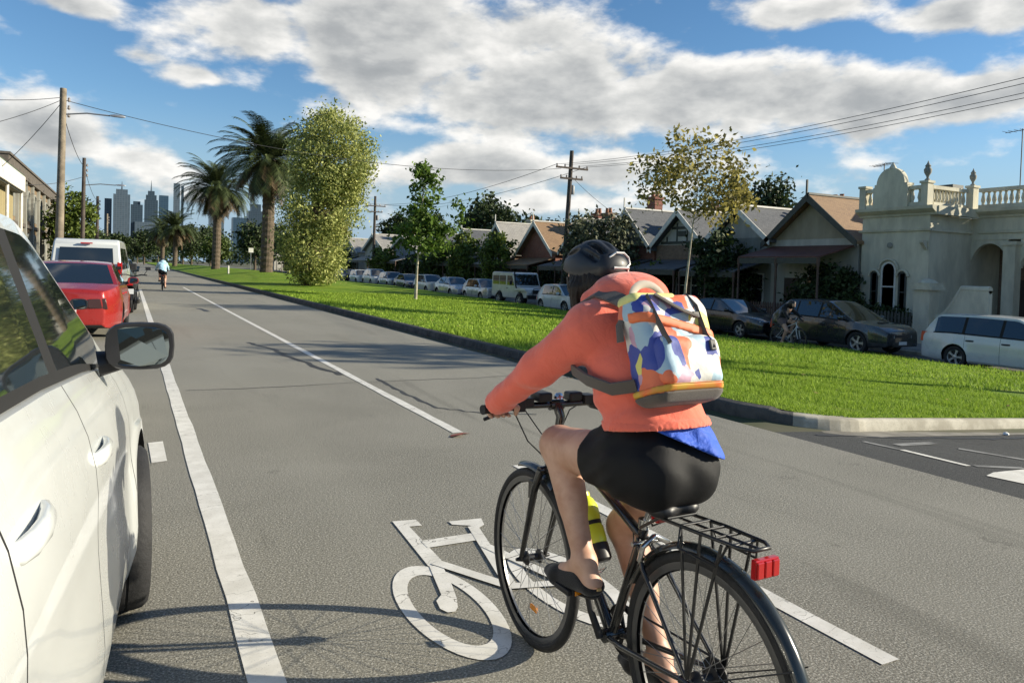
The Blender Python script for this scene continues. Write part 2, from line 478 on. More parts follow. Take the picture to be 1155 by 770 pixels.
# bank down to the far carriageway
bk = MB()
bk.rings([[(18.6, y, LAWN_V[i, -1, 2]), (18.85, y, LAWN_V[i, -1, 2] - .1), (19.02, y, float(z_far(y)) - .02)] for i, y in enumerate(yl)], False, False)
struct(bk.build('lawn_bank', LAWNM, smooth=180))
def lawn_z(x, y):
    i = np.clip(np.searchsorted(yl, y) - 1, 0, ny - 2)
    ty = (y - yl[i]) / (yl[i + 1] - yl[i])
    xl = lawn_left(y); u = np.clip((x - xl) / (18.6 - xl), 0, 1)
    j = np.clip(np.searchsorted(us, u) - 1, 0, nu - 2)
    tu = (u - us[j]) / (us[j + 1] - us[j])
    Zg = LAWN_V[:, :, 2]
    return (Zg[i, j] * (1 - ty) + Zg[i + 1, j] * ty) * (1 - tu) + (Zg[i, j + 1] * (1 - ty) + Zg[i + 1, j + 1] * ty) * tu

# grass blades: tufts of bent blades, denser near the camera
GRASSM = mat('grass_blade', (.17, .29, .02), .7, spec=.2, col2=(.31, .42, .055), island=.3, trans=.35)
def blades(n, y0, y1, x1, hmin, hmax, wd):
    y = rng.uniform(y0, y1, n); xl = lawn_left(y)
    x = xl + rng.uniform(0.0, 1, n) * (x1 - xl)
    z = lawn_z(x, y)
    # tufty: keep more blades where a coarse field is high
    fld = np.sin(x * 2.3 + 1.7 * np.sin(y * 1.1)) * np.sin(y * 2.9 + x * .7) + .6 * np.sin(x * 6.1 + y * 4.3)
    hh = rng.uniform(hmin, hmax, n) * (1 + .5 * np.clip(fld, -1, 1)) * np.where(rng.random(n) < .03, 1.7, 1) * (.75 + .35 * np.sin(x * .9 + 2 * np.sin(y * .31)) * np.sin(y * .7 + x * .23))
    a = rng.uniform(0, 2 * np.pi, n); lean = rng.uniform(.2, .9, n) * hh
    wv = np.stack([np.cos(a), np.sin(a), 0 * a], -1) * (wd * rng.uniform(.6, 1.3, n))[:, None]
    lv = np.stack([-np.sin(a), np.cos(a), 0 * a], -1) * lean[:, None]
    p = np.stack([x, y, z], -1)
    up = np.zeros((n, 3)); up[:, 2] = hh
    V = np.stack([p - wv, p + wv, p + lv + up], 1).reshape(-1, 3)
    return V
GV = np.concatenate([blades(95000, 5.26, 10.5, 12.0, .025, .065, .0045), blades(40000, 7.0, 16, 18.6, .04, .085, .010),
                     blades(50000, 14, 40, 18.6, .04, .09, .020)])
GF = np.arange(len(GV)).reshape(-1, 3)
g = np_mesh('grass', GV, GF, GRASSM)
tag(g, 'short green mown grass growing on the wide median strip', 'grass', kind='stuff')

# ------------------------------------------------------------------ painted markings
PAINT, pt, pq, pp = raw('road_paint')
ptc = pq.n('ShaderNodeTexCoord')
pn = pq.noise(ptc.outputs['Object'], 130, 3, .7)
pc = pq.mix(pq.ss(pq.noise(ptc.outputs['Object'], 6, 5, .6), .3, .7), (.58, .56, .50), (.72, .70, .64))
pc = pq.mix(pq.ss(pn, .60, .72), pc, (.28, .26, .235))
pv = pq.n('ShaderNodeTexVoronoi', feature='DISTANCE_TO_EDGE'); pv.inputs['Scale'].default_value = 5.5
pmp = pq.n('ShaderNodeMapping'); pt.links.new(ptc.outputs['Object'], pmp.inputs[0]); pmp.inputs['Scale'].default_value = (.45, 1.2, 1)
pad = pq.n('ShaderNodeVectorMath', operation='ADD'); pt.links.new(pmp.outputs[0], pad.inputs[0])
pns = pq.n('ShaderNodeTexNoise'); pns.inputs['Scale'].default_value = 14; pt.links.new(ptc.outputs['Object'], pns.inputs['Vector'])
psc = pq.n('ShaderNodeVectorMath', operation='SCALE'); pt.links.new(pns.outputs['Color'], psc.inputs[0]); psc.inputs['Scale'].default_value = .12
pt.links.new(psc.outputs[0], pad.inputs[1]); pt.links.new(pad.outputs[0], pv.inputs['Vector'])
pc = pq.mix(pq.m('MULTIPLY', pq.ss(pv.outputs['Distance'], .014, .004), pq.ss(pq.noise(ptc.outputs['Object'], 1.7, 3), .45, .6)), pc, (.16, .15, .13))
pq.setin(pp.inputs['Base Color'], pc); pp.inputs['Roughness'].default_value = .7
FADED = mat('faded_paint', (.19, .19, .18), .8, var=.45, vs=5)
def flat(name, polys, m, z=.004, label=None, fn=None):
    mb = MB()
    for p in polys:
        mb.add([(x, y, (fn(x, y) if fn else 0) + z) for x, y in p], [tuple(range(len(p)))])
    return struct(mb.build(name, m, smooth=0), label)
def strip(x, y0, y1, wd=.10):
    """a line along the road with slightly ragged edges"""
    n = max(2, int((y1 - y0) / .35)) if y0 < 12 else max(2, int((y1 - y0) / 3))
    ys = np.linspace(y0, y1, n + 1); out = []
    j = [random.uniform(-.006, .006) if y < 15 else 0 for y in ys]; k = [random.uniform(-.006, .006) if y < 15 else 0 for y in ys]
    for i in range(n):
        out.append([(x - wd / 2 + j[i], ys[i]), (x + wd / 2 + k[i], ys[i]), (x + wd / 2 + k[i + 1], ys[i + 1]), (x - wd / 2 + j[i + 1], ys[i + 1])])
    return out
flat('edge_line', strip(.46, -6, 42, .125), PAINT)
flat('lane_line', strip(2.69, -4, -1.2, .1) + strip(2.69, 1.85, 5.0, .1) + strip(2.69, 6.2, 46, .1), PAINT)
flat('parking_tick', [[(.16, 6.02), (.265, 6.05), (.26, 6.72), (.15, 6.7)]], PAINT)
def ringpoly(cx, cy, rx, ry, tk, n=40):
    out = []
    for i in range(n):
        a0, a1 = 2 * math.pi * i / n, 2 * math.pi * (i + 1) / n
        f = lambda a, k: (cx + (rx - k) * math.cos(a), cy + (ry - k * 1.9) * math.sin(a))
        out.append([f(a0, 0), f(a1, 0), f(a1, tk), f(a0, tk)])
    return out
def bar2(a, b, wd):
    a, b = Vector(a), Vector(b); d = (b - a).normalized(); n = Vector((-d.y, d.x)) * wd / 2
    return [tuple(a + n), tuple(b + n), tuple(b - n), tuple(a - n)]
sym = ringpoly(1.272, 2.99, .20, .485, .062) + ringpoly(1.885, 2.99, .20, .485, .062)
flat('bicycle_symbol', sym, PAINT)
flat('bicycle_symbol', [[(1.392, 4.14), (1.531, 4.119), (1.528, 4.008), (1.455, 4.02), (1.441, 3.49), (1.40, 3.42), (1.352, 3.44)]], PAINT, z=.0052)
flat('bicycle_symbol', [[(1.697, 4.014), (1.9, 3.991), (1.87, 3.884), (1.817, 3.845), (1.781, 3.904), (1.696, 3.956)]], PAINT, z=.0052)
flat('bicycle_symbol', [bar2((1.435, 3.725), (1.765, 3.725), .11)], PAINT, z=.0064)
flat('bicycle_symbol', [bar2((1.795, 3.88), (1.625, 3.06), .062)], PAINT, z=.0076)
flat('bicycle_symbol', [bar2((1.40, 3.47), (1.62, 3.06), .065)], PAINT, z=.0088)
flat('bicycle_symbol', [bar2((1.62, 3.06), (1.885, 2.99), .06), bar2((1.73, 3.58), (1.885, 3.0), .06)], PAINT, z=.0100)
flat('bicycle_symbol', [[(1.356, 3.441), (1.418, 3.415), (1.374, 3.185), (1.34, 3.05), (1.31, 2.965), (1.284, 2.93), (1.25, 2.935), (1.232, 2.98), (1.245, 3.06), (1.289, 3.109)]], PAINT, z=.0064)
csz = lambda x, y: float(np.clip((x - 5.6) / 13.3, 0, 1) * z_far(y))
flat('direction_arrow', [[(6.13, 3.47), (6.36, 3.545), (7.4, 3.62), (7.4, 3.52), (6.78, 3.47), (6.62, 3.42), (6.7, 3.36), (7.4, 3.33), (7.4, 3.24), (6.5, 3.19), (6.2, 3.2)]], PAINT, z=.006, fn=csz)
flat('give_way_line', [bar2((6.36, 4.36), (6.38, 3.76), .075)], PAINT, z=.006, fn=csz)
flat('old_line', [bar2((6.3, 4.72), (6.36, 4.36), .07), bar2((6.55, 4.55), (7.2, 4.6), .1), bar2((6.45, 3.75), (6.95, 3.62), .07), bar2((7.2, 4.35), (7.5, 3.75), .09)], FADED, z=.005, fn=csz)
# sealed cracks and patches in the road
CRACK = mat('bitumen_sealant', (.028, .027, .026), .5, var=.2)
def wig(pts, wd, amp):
    mb = MB(); P = []
    for i in range(len(pts) - 1):
        a, b = Vector(pts[i]), Vector(pts[i + 1])
        for k in range(7): 
            q = a.lerp(b, k / 7); P.append(Vector((q.x + random.gauss(0, amp), q.y + random.gauss(0, amp * 1.4))))
    rr = []
    for i, p in enumerate(P):
        d = (P[min(i + 1, len(P) - 1)] - P[max(i - 1, 0)]).normalized(); n = Vector((-d.y, d.x)) * wd * random.uniform(.25, .6)
        rr.append([(p.x + n.x, p.y + n.y, .003), (p.x - n.x, p.y - n.y, .003)])
    mb.rings(rr, False, False)
    return mb
c = wig([(2.0, 14.6), (2.25, 13.2), (2.33, 12.0), (2.52, 10.6), (2.62, 9.9)], .09, .02)
struct(c.build('road_crack', CRACK, smooth=0))
c = wig([(2.95, 9.6), (2.92, 8.4), (2.96, 7.4), (3.3, 6.95), (3.9, 6.7)], .05, .012)
struct(c.build('road_crack', CRACK, smooth=0))
c = wig([(1.95, 25.5), (2.15, 23.6)], .16, .02)
struct(c.build('road_crack', CRACK, smooth=0))
c = wig([(.6, 9.3), (1.6, 9.25), (2.6, 9.35), (4.2, 9.3), (5.5, 9.3)], .02, .01)
struct(c.build('road_crack', CRACK, smooth=0))
c = wig([(6.0, 5.02), (7.2, 4.82), (8.6, 4.72), (10, 4.72), (12, 4.7)], .06, .015)
for i, v in enumerate(c.v): c.v[i] = (v[0], v[1], csz(v[0], v[1]) + .004)
struct(c.build('road_crack', CRACK, smooth=0))
# small things lying on the road
lf = MB(); lf.add([(2.55, 6.05, .008), (2.64, 6.0, .03), (2.70, 6.10, .012), (2.60, 6.14, .004)], [(0, 1, 2, 3)]); lf.add([(2.70, 6.10, .012), (2.78, 6.13, .006), (2.72, 6.17, .005), (2.60, 6.14, .004)], [(0, 1, 2, 3)])
o = lf.build('fallen_leaf', mat('red_leaf', (.22, .05, .03), .7, var=.3)); tag(o, 'small curled red leaf lying on the asphalt beside the long lane line', 'leaf')
pb = MB(); pb.lathe([(0, 0), (.035, .004), (.03, .02), (.012, .03), (0, .032)], n=7)
o = pb.build('paper_scrap', mat('white_paper', (.75, .75, .72), .6)); o.location = (9.0, 4.9, csz(9, 4.9) + .005); tag(o, 'white scrap of litter in the gutter of the cross street', 'litter')

# ================================================================== cars
def paint(name, col, metal=.0, rough=.3, dirt=.12):
    m, t, q, p = raw(name)
    tc = q.n('ShaderNodeTexCoord')
    f = q.ss(q.noise(tc.outputs['Object'], 2.2, 6, .6), .3, .75)
    q.setin(p.inputs['Base Color'], q.mix(f, tuple(x * (1 - dirt) for x in col), col))
    q.setin(p.inputs['Roughness'], q.m('ADD', rough - .06, q.m('MULTIPLY', f, .12)))
    p.inputs['Metallic'].default_value = metal
    p.inputs['Coat Weight'].default_value = .8; p.inputs['Coat Roughness'].default_value = .05
    return m
P_WHITE = paint('white_paint', (.58, .60, .585), dirt=.04)
P_WHITE2 = paint('off_white_paint', (.64, .64, .60), rough=.4, dirt=.2)
P_RED = paint('red_paint', (.36, .022, .018), .25)
P_BLACK = paint('black_paint', (.012, .013, .016), .2)
P_GREY = paint('dark_grey_paint', (.035, .042, .046), .45)
P_SILVER = paint('silver_paint', (.52, .54, .56), .4)
P_BLUE = paint('dark_blue_paint', (.03, .045, .075), .4)
P_PALEBLUE = paint('pale_blue_paint', (.26, .32, .38), .5)
SEAM = mat('panel_gap', (.006, .006, .006), .8)
CLAD = mat('grey_cladding', (.035, .035, .036), .6, var=.15)

def make_wheel(par, x, y, r, wd, side, spokes=5, steer=0.):
    """wheel = alloy disc with a tyre as its sub-part; side +1 right, -1 left"""
    mb = MB()
    rr = r * .70
    mb.lathe([(rr, -wd * .42), (rr, wd * .30), (rr * .95, wd * .40), (rr * .90, wd * .34), (rr * .88, wd * .05), (0.02, wd * .0)], n=28, axis='X', caps=False)
    for k in range(spokes):
        a = 2 * math.pi * k / spokes
        ca, sa = math.cos(a), math.sin(a)
        for t, h0, h1 in ((-.5, .0, .0),):
            pts = []
            for rad, half, xx in ((rr * .18, rr * .13, wd * .34), (rr * .55, rr * .12, wd * .33), (rr * .91, rr * .20, wd * .34)):
                pts.append((rad, half, xx))
            vs = []
            for rad, half, xx in pts:
                for hs_, dx in ((-half, 0), (half, 0), (half, -wd * .14), (-half, -wd * .14)):
                    vs.append((xx + dx, rad * ca - hs_ * sa, rad * sa + hs_ * ca))
            mb.add(vs, [(i * 4 + j, i * 4 + (j + 1) % 4, i * 4 + 4 + (j + 1) % 4, i * 4 + 4 + j) for i in range(2) for j in range(4)] + [(8, 9, 10, 11)])
    mb.lathe([(rr * .26, wd * .28), (rr * .24, wd * .36), (rr * .10, wd * .39), (.0, wd * .39)], n=14, axis='X', caps=False)
    disc = MB(); disc.lathe([(rr * .86, wd * .08), (0.01, wd * .08)], n=24, axis='X', caps=False)
    if side < 0:
        mb.v = [(-a, b, c) for a, b, c in mb.v]; disc.v = [(-a, b, c) for a, b, c in disc.v]
    k0 = len(mb.v); mb.v += disc.v; mb.f += [tuple(i + k0 for i in f) for f in disc.f]; mb.m += [1] * len(disc.f)
    wh = mb.build('wheel', [ALLOY, BLACKP], par, smooth=35, loc=(x, y, r), rot=(0, 0, steer))
    tb = MB(); h = wd / 2
    tb.lathe([(rr * .97, -h * .85), (rr * 1.06, -h), (r * .93, -h), (r * .985, -h * .8), (r, -h * .5), (r, -h * .25), (r * .985, -h * .22), (r * .985, -h * .17), (r, -h * .14), (r, h * .14), (r * .985, h * .17), (r * .985, h * .22), (r, h * .25), (r, h * .5), (r * .985, h * .8), (r * .93, h), (rr * 1.06, h), (rr * .97, h * .85)], n=40, axis='X', caps=False)
    tb.build('tyre', RUBBER, wh, smooth=40)
    return wh

CAR_DEF = dict(L=4.3, W=.88, H=1.48, fa=1.28, ra=-1.28, R=.315, tw=.2, sill=.20, zf=.24, deck=[(-2.2, .92), (2.2, .92)],
    gh=(-1.9, -1.3, .25, 1.15), roofW=.60, side=[(-1.2, -.2), (-.12, .75)], doors=[(-1.0, -.12), (-.12, .95)], taper=.16, n=64,
    inset=.07, clad=False, mirror=.98, handles=True, roofcrown=.03, belt_in=.05, front='hatch', head=(.62, .10), tail=(.72, .15), lamps=True, arch=.05)
def make_car(name, label, pm, loc, rz, group=None, cat='car', steer=0., **kw):
    P = dict(CAR_DEF); P.update(kw)
    root = thing(name, label, cat, loc, rz, group)
    L, W, H = P['L'], P['W'], P['H']
    hl = L / 2
    ys = set(np.round(np.linspace(-hl, hl, P['n']), 4))
    br, rr_, rf, bf = P['gh']
    for y in (br, rr_, rf, bf): ys.add(round(y, 4))
    G = .009
    for a, b in P['side']: ys |= {round(a, 4), round(b, 4)}
    for a, b in P['doors']: ys |= {round(a, 4), round(a + G, 4), round(b, 4), round(b + G, 4)}
    RA = P['R'] + P['arch']
    for ax in (P['fa'], P['ra']):
        for t in np.linspace(0, math.pi, 15): ys.add(round(ax + RA * math.cos(t), 4))
        ys |= {round(ax - RA - .001, 4), round(ax + RA + .001, 4)}
    ys = sorted(y for y in ys if -hl <= y <= hl)
    # merge stations that nearly coincide
    keep = [ys[0]]
    for y in ys[1:]:
        if y - keep[-1] > .0009: keep.append(y)
    ys = keep
    def plan(y):
        s = (abs(y) - (hl - .75)) / .75
        return 1 - P['taper'] * max(0, s) ** 2.6
    def zbot(y):
        z = P['sill']
        e = max(0, (abs(y) - (hl - .5)) / .5); z += e * e * .05
        arch = False
        for ax in (P['fa'], P['ra']):
            d = abs(y - ax)
            if d < RA: z = max(z, P['R'] + math.sqrt(max(0, RA * RA - d * d)))
        return z
    def ztop(y): return interp(y, P['deck'])
    # cross-section rows: (inward offset, height fraction between sill and belt)
    ROWS = P.get('rows') or [(.07, 0), (.022, .07), (.004, .25), (.0, .42), (.008, .60), (.004, .66), (.024, .86), (P['belt_in'], 1.0)]
    def ring(y, sc_=1., zs=0.):
        w0 = W * plan(y) * sc_; zb, zt = zbot(y), ztop(y)
        z0 = P['sill']
        pts = []
        rf_, rx__ = [q[1] for q in ROWS], [q[0] for q in ROWS]
        zk = max(z0 + (zt - z0) * .70, zb + .03)
        for dx, f in ROWS:
            zn = z0 + (zt - z0) * f
            z = max(zb, zn) if f > 0 else zb
            if zb > z0 + .02:
                z = zb + (zk - zb) * f / .70 if f < .70 else max(zn, zk + .004 * (f - .7))
                dx = float(np.interp((z - z0) / (zt - z0), rf_, rx__))
            fl = 0
            for ax in (P['fa'], P['ra']):
                d = math.hypot(y - ax, z - P['R']); fl = max(fl, .018 * math.exp(-((d - RA) / .09) ** 2)) if f < .7 else fl
            pts.append((w0 - dx + fl - (.03 if zb > P['sill'] + .02 and f == 0 else 0) * 0, z))
        fr = ztop(y)
        pts.append((w0 - P['belt_in'] - .05, fr + .012)); pts.append((w0 * .45, fr + .035)); pts.append((0, fr + .04))
        return pts
    rings = [ring(y) for y in ys]
    # rounded ends
    def shrink(rg, k, zc): return [(x * (1 - k * .6), zc + (z - zc) * (1 - k)) for x, z in rg]
    ya = [ys[0] - .05, ys[0] - .03] + ys + [ys[-1] + .03, ys[-1] + .05]
    zc = .55
    rings = [shrink(rings[0], .16, zc), shrink(rings[0], .05, zc)] + rings + [shrink(rings[-1], .05, zc), shrink(rings[-1], .16, zc)]
    nr = len(rings[0])
    def P3(i, j, s): x, z = rings[i][j]; return (s * x, ya[i], z)
    body = MB(); door_parts = {}
    def quad(target, i, j, s, m):
        q = [P3(i, j, s), P3(i + 1, j, s), P3(i + 1, j + 1, s), P3(i, j + 1, s)]
        target.add(q, [(0, 1, 2, 3) if s > 0 else (3, 2, 1, 0)], m)
    nside = len(ROWS) - 1
    doors = P['doors']
    for s in (1, -1):
        for i in range(len(ya) - 1):
            ym = (ya[i] + ya[i + 1]) / 2
            for j in range(nr - 1):
                tgt, m = body, 0
                if j < nside:
                    for di, (a, b) in enumerate(doors):
                        if a < ym < b + G and j >= 1:
                            if ym < a + G or ym > b: m = 1
                            elif True:
                                tgt = door_parts.setdefault((di, s), MB()); 
                            break
                    if P['clad'] and (j < 2 or min(abs(ym - P['fa']), abs(ym - P['ra'])) < RA + .06 and j < 3): m = 2
                quad(tgt, i, j, s, m)
            # floor
            x0, z0 = rings[i][0]; x1, z1 = rings[i + 1][0]
            body.add([(0, ya[i], z0), (0, ya[i + 1], z1), (s * x1, ya[i + 1], z1), (s * x0, ya[i], z0)], [(0, 1, 2, 3)], 1)
    for i in (0, len(ya) - 1):
        for s in (1, -1):
            for j in range(nr - 1):
                body.add([(0, ya[i], rings[i][j][1]), P3(i, j, s), P3(i, j + 1, s), (0, ya[i], rings[i][j + 1][1])], [(0, 1, 2, 3)], 0)
    # inner liner behind the wheel arches
    for ax in (P['fa'], P['ra']):
        body.bbox((-W + .24, ax - RA, P['sill'] + .02), (W - .24, ax + RA, P['R'] + RA - .02), 1)
    # greenhouse
    gb = MB(); wins = {}
    roof = [(br, ztop(br)), (rr_, H - P['roofcrown']), ((rr_ + rf) / 2, H), (rf, H - P['roofcrown']), (bf, ztop(bf))]
    if P.get('roof'): roof = P['roof']
    gy = [y for y in ys if br - 1e-6 <= y <= bf + 1e-6]
    for extra in np.linspace(br, bf, 40): gy.append(round(float(extra), 4))
    gy = sorted(set(gy)); kk = [gy[0]]
    for y in gy[1:]:
        if y - kk[-1] > .003: kk.append(y)
    gy = kk
    rx_, rz_ = [p[0] for p in roof], [p[1] for p in roof]
    def zr(y):
        # eased profile
        return float(np.mean([np.interp(np.clip(y + d, br, bf), rx_, rz_) for d in np.linspace(-.10, .10, 7)])) if br + .1 < y < bf - .1 else float(np.interp(y, rx_, rz_))
    def gring(y):
        zb = ztop(y) + .006; z1 = max(zr(y), zb + .002)
        w0 = W * plan(y) - P['belt_in'] - .012
        k = min(1, (z1 - zb) / (H - ztop(0)))
        w1 = w0 + (P['roofW'] - w0) * k
        o = []
        for f in (0, .07, .90, 1.0):
            bow = .025 * math.sin(math.pi * f) * k
            o.append((w0 + (w1 - w0) * f + bow, zb + (z1 - zb) * f))
        o.append((w1 - .07, z1 + .012 * k)); o.append((w1 * .5, z1 + .028 * k)); o.append((0, z1 + .034 * k))
        return o
    gr = [gring(y) for y in gy]
    for s in (1, -1):
        for i in range(len(gy) - 1):
            ym = (gy[i] + gy[i + 1]) / 2
            for j in range(6):
                q = [(s * gr[i][j][0], gy[i], gr[i][j][1]), (s * gr[i + 1][j][0], gy[i + 1], gr[i + 1][j][1]),
                     (s * gr[i + 1][j + 1][0], gy[i + 1], gr[i + 1][j + 1][1]), (s * gr[i][j + 1][0], gy[i], gr[i][j + 1][1])]
                if s < 0: q = q[::-1]
                tgt, m = gb, 0
                if j == 1:
                    hit = False
                    for wi, (a, b) in enumerate(P['side']):
                        if a < ym < b: tgt = wins.setdefault(('side_window', wi, s), MB()); hit = True
                    if not hit and P['side'] and P['side'][0][0] < ym < P['side'][-1][1]: m = 1
                elif j == 0 and P['side'] and P['side'][0][0] - .05 < ym < P['side'][-1][1] + .25: m = 1
                elif j >= 4:
                    if rf + .06 < ym < bf - .03: tgt = wins.setdefault(('windscreen', 0, 0), MB())
                    elif br + .05 < ym < rr_ - .05: tgt = wins.setdefault(('rear_window', 0, 0), MB())
                tgt.add(q, [(0, 1, 2, 3)], m)
    # close rear of the greenhouse if it is upright
    k0 = len(body.v); body.v += gb.v; body.f += [tuple(i + k0 for i in f) for f in gb.f]; body.m += gb.m
    def weld(mb, nm, mats, par, sm_=38):
        o = mb.build(nm, mats, None, smooth=0)
        bm = bmesh.new(); bm.from_mesh(o.data)
        bmesh.ops.remove_doubles(bm, verts=bm.verts, dist=.0006)
        bmesh.ops.recalc_face_normals(bm, faces=bm.faces)
        bm.to_mesh(o.data); bm.free()
        o.data.polygons.foreach_set('use_smooth', [True] * len(o.data.polygons)); o.data.set_sharp_from_angle(angle=R(sm_))
        o.parent = par
        return o
    bo = weld(body, 'body', [pm, SEAM, CLAD], root)
    for (di, s), mb in door_parts.items():
        d = weld(mb, 'door', [pm], root)
        if P['handles']:
            a, b = doors[di]
            yh = a + .15; zt = ztop(yh); z = P.get('handle_zs', {}).get(di, P['sill'] + (zt - P['sill']) * .80)
            x = W * plan(yh) - float(np.interp((z - P['sill']) / (zt - P['sill']), [q[1] for q in ROWS], [q[0] for q in ROWS])) - .002
            hb = MB()
            hb.tube([(s * (x - .016), yh - .115, z), (s * (x + .004), yh - .10, z), (s * (x + .014), yh - .06, z), (s * (x + .018), yh, z), (s * (x + .014), yh + .06, z), (s * (x + .004), yh + .10, z), (s * (x - .016), yh + .115, z)], [.014, .019, .021, .021, .021, .019, .014], n=12, flat=(.7, 1.1))
            hb.build('handle', [P.get('handle_mat', pm), P.get('handle_mat', pm)], d, smooth=50)
    for (nm, wi, s), mb in wins.items(): weld(mb, nm, [P.get('glass', GLASS)], root)
    for ax in (P['fa'], P['ra']):
        for s in (1, -1):
            make_wheel(root, s * (W - P['tw'] / 2 - .015 + P.get('wheel_out', 0)), ax, P['R'], P['tw'], s, steer=steer if ax > 0 else 0)
    # lamps, plates, mirrors
    yf = ys[-1] + .03; yr = ys[0] - .03
    pf = plan(hl) * W
    zh = ztop(hl) - .12
    for s in (1, -1):
        if P['lamps']:
            hb = MB(); zz = P['head'][0] if P['head'][0] > .5 else zh
            hb.rings([[(s * (pf * a), y, z) for a, y, z in ((.52, yf + .028, zz - .045), (.52, yf + .026, zz + .05), (1.0, yf - .10, zz + .06), (1.02, yf - .11, zz - .04))],
                      [(s * (pf * a), y, z) for a, y, z in ((.52, yf - .06, zz - .045), (.52, yf - .06, zz + .05), (.98, yf - .30, zz + .07), (.98, yf - .30, zz - .02))]], True, True)
            hb.build('headlight', CLEARLENS, root, smooth=40, bevel=.01)
            tb = MB(); zt_, th = P['tail']
            tb.rings([[(s * (pf * a), y, z) for a, y, z in ((.55, yr - .045, zt_ - th * .8), (.55, yr - .042, zt_ + th * .8), (.97, yr - .01, zt_ + th), (1.03, yr - .01, zt_ - th))],
                      [(s * (pf * a), y, z) for a, y, z in ((.62, yr + .06, zt_ - th * .8), (.62, yr + .06, zt_ + th * .8), (1.0, yr + .22, zt_ + th), (1.01, yr + .22, zt_ - th))]], True, True)
            tb.build('tail_light', P.get('tail_mat', REDLENS), root, smooth=40, bevel=.01)
        if P['mirror']:
            ymi = P.get('mirror_y', bf - .42); zm = ztop(ymi) + P.get('mirror_dz', .10); xm = W + P.get('mirror_x', .04)
            mm = MB()
            ms_ = P.get('mirror_size', 1.)
            prof = [(0, .02, .02), (.035, .075, .05), (.07, .10, .068), (.10, .108, .074), (.115, .104, .07)]
            rs = []
            for yy, hx, hz in prof:
                rs.append([(s * (xm + .03 + ms_ * hx * math.copysign(abs(math.cos(t)) ** .6, math.cos(t)) + .02 * (1 if s else 0)), ymi + .09 - ms_ * yy, zm + ms_ * P.get('mirror_h', 1.) * (hz * math.copysign(abs(math.sin(t)) ** .6, math.sin(t)) - .02 * math.cos(t) * 0)) for t in np.linspace(0, 2 * math.pi, 20, endpoint=False)])
            mm.rings(rs, True, True)
            mo = mm.build('wing_mirror', P.get('mirror_mat', pm), root, smooth=50)
            st = MB(); st.tube([(s * (W - .10), ymi + .03, ztop(ymi) + .02), (s * (W - .01), ymi + .04, zm - .05), (s * (xm + .02), ymi + .05, zm - .03)], [.045, .03, .028], n=8); st.build('mirror_arm', BLACKP, mo, smooth=50)
            gl = MB(); yy = ymi + .09 - ms_ * .1165; yt = lambda t: yy - .006 - .012 * math.cos(t)
            gl.add([(s * (xm + .05 + ms_ * .092 * math.copysign(abs(math.cos(t)) ** .6, math.cos(t))), yt(t), zm + ms_ * P.get('mirror_h', 1.) * .060 * math.copysign(abs(math.sin(t)) ** .6, math.sin(t))) for t in np.linspace(0, 2 * math.pi, 20, endpoint=False)], [tuple(range(20))])
            gl.build('mirror_glass', mat('mirror_glass', (.16, .18, .18), .03, metal=1.0), mo, smooth=0)
    pl = MB(); pl.box((0, yf + .028, P.get('plate_z', .42)), (.37, .012, .10)); pl.build('number_plate', PLATE, root, smooth=0)
    pl = MB(); pl.box((0, yr - .028, P.get('plate_rz', .72)), (.37, .012, .10)); pl.build('number_plate', PLATE, root, smooth=0)
    gm_ = MB(); zg = zh - .02
    gm_.box((0, yf + .012, zg), (pf * .9, .03, .09)); gm_.box((0, yf + .012, .36), (pf * 1.25, .03, .11))
    gm_.build('grille', BLACKP, root, smooth=0, bevel=.01)
    return root
# ---- the near white car whose flank fills the left edge
near = make_car('parked_car', 'nearest white car with large black mirror, its flank filling the left edge', P_WHITE, (-.936, 2.30, 0), R(-3.8), steer=R(7), wheel_out=.04,
    group='cars parked along the left kerb', L=4.5, W=.90, H=1.63, fa=1.33, ra=-1.32, R=.345, tw=.215, sill=.24, n=110,
    deck=[(-2.25, 1.16), (-1.9, 1.20), (-.8, 1.22), (-.3, 1.195), (.4, 1.14), (.9, 1.09), (1.25, 1.05), (1.9, .96), (2.2, .84), (2.25, .80)], gh=(-2.15, -1.75, .22, 1.30), roofW=.63,
    side=[(-1.75, -1.15), (-1.10, -.17), (-.05, .98)], doors=[(-1.0, -.10), (-.10, .98)], belt_in=.105, mirror_mat=BLACKP, mirror_y=.62, mirror_size=1.0, mirror_x=-.018, mirror_h=1.12, mirror_dz=.085, handle_zs={0: 1.06, 1: .975}, arch=.07,
    rows=[(.085, 0), (.03, .06), (.004, .17), (.0, .27), (.008, .40), (.018, .54), (.020, .60), (.020, .70), (.026, .77), (.045, .86), (.070, .93), (.105, 1.0)])
# ---- cars ahead of it
make_car('parked_car', 'white hatchback mostly hidden between the nearest white car and the red sedan', P_WHITE, (-1.42, 7.9, 0), R(-1), L=4.2, W=.86, H=1.45, mirror_size=.75,
    group='cars parked along the left kerb', mirror_mat=BLACKP, deck=[(-2.1, .92), (-1.2, .95), (1.1, .93), (2.0, .80), (2.1, .74)])
make_car('parked_car', 'glossy red sedan seen from behind ahead of the white van', P_RED, (-.93, 17.6, 0), R(-2.5), L=4.5, W=.87, H=1.42, fa=1.32, ra=-1.30,
    group='cars parked along the left kerb', deck=[(-2.25, .90), (-1.75, 1.0), (-1.2, .98), (1.0, .93), (2.0, .76), (2.25, .66)], gh=(-1.72, -.85, .2, 1.15), side=[(-1.05, -.1), (-.02, .85)], doors=[(-.95, -.06), (-.06, .95)],
    taper=.24, tail=(.68, .10), tail_mat=mat('smoked_red_lens', (.05, .022, .022), .12, coat=.6), plate_rz=.56, mirror=.9)
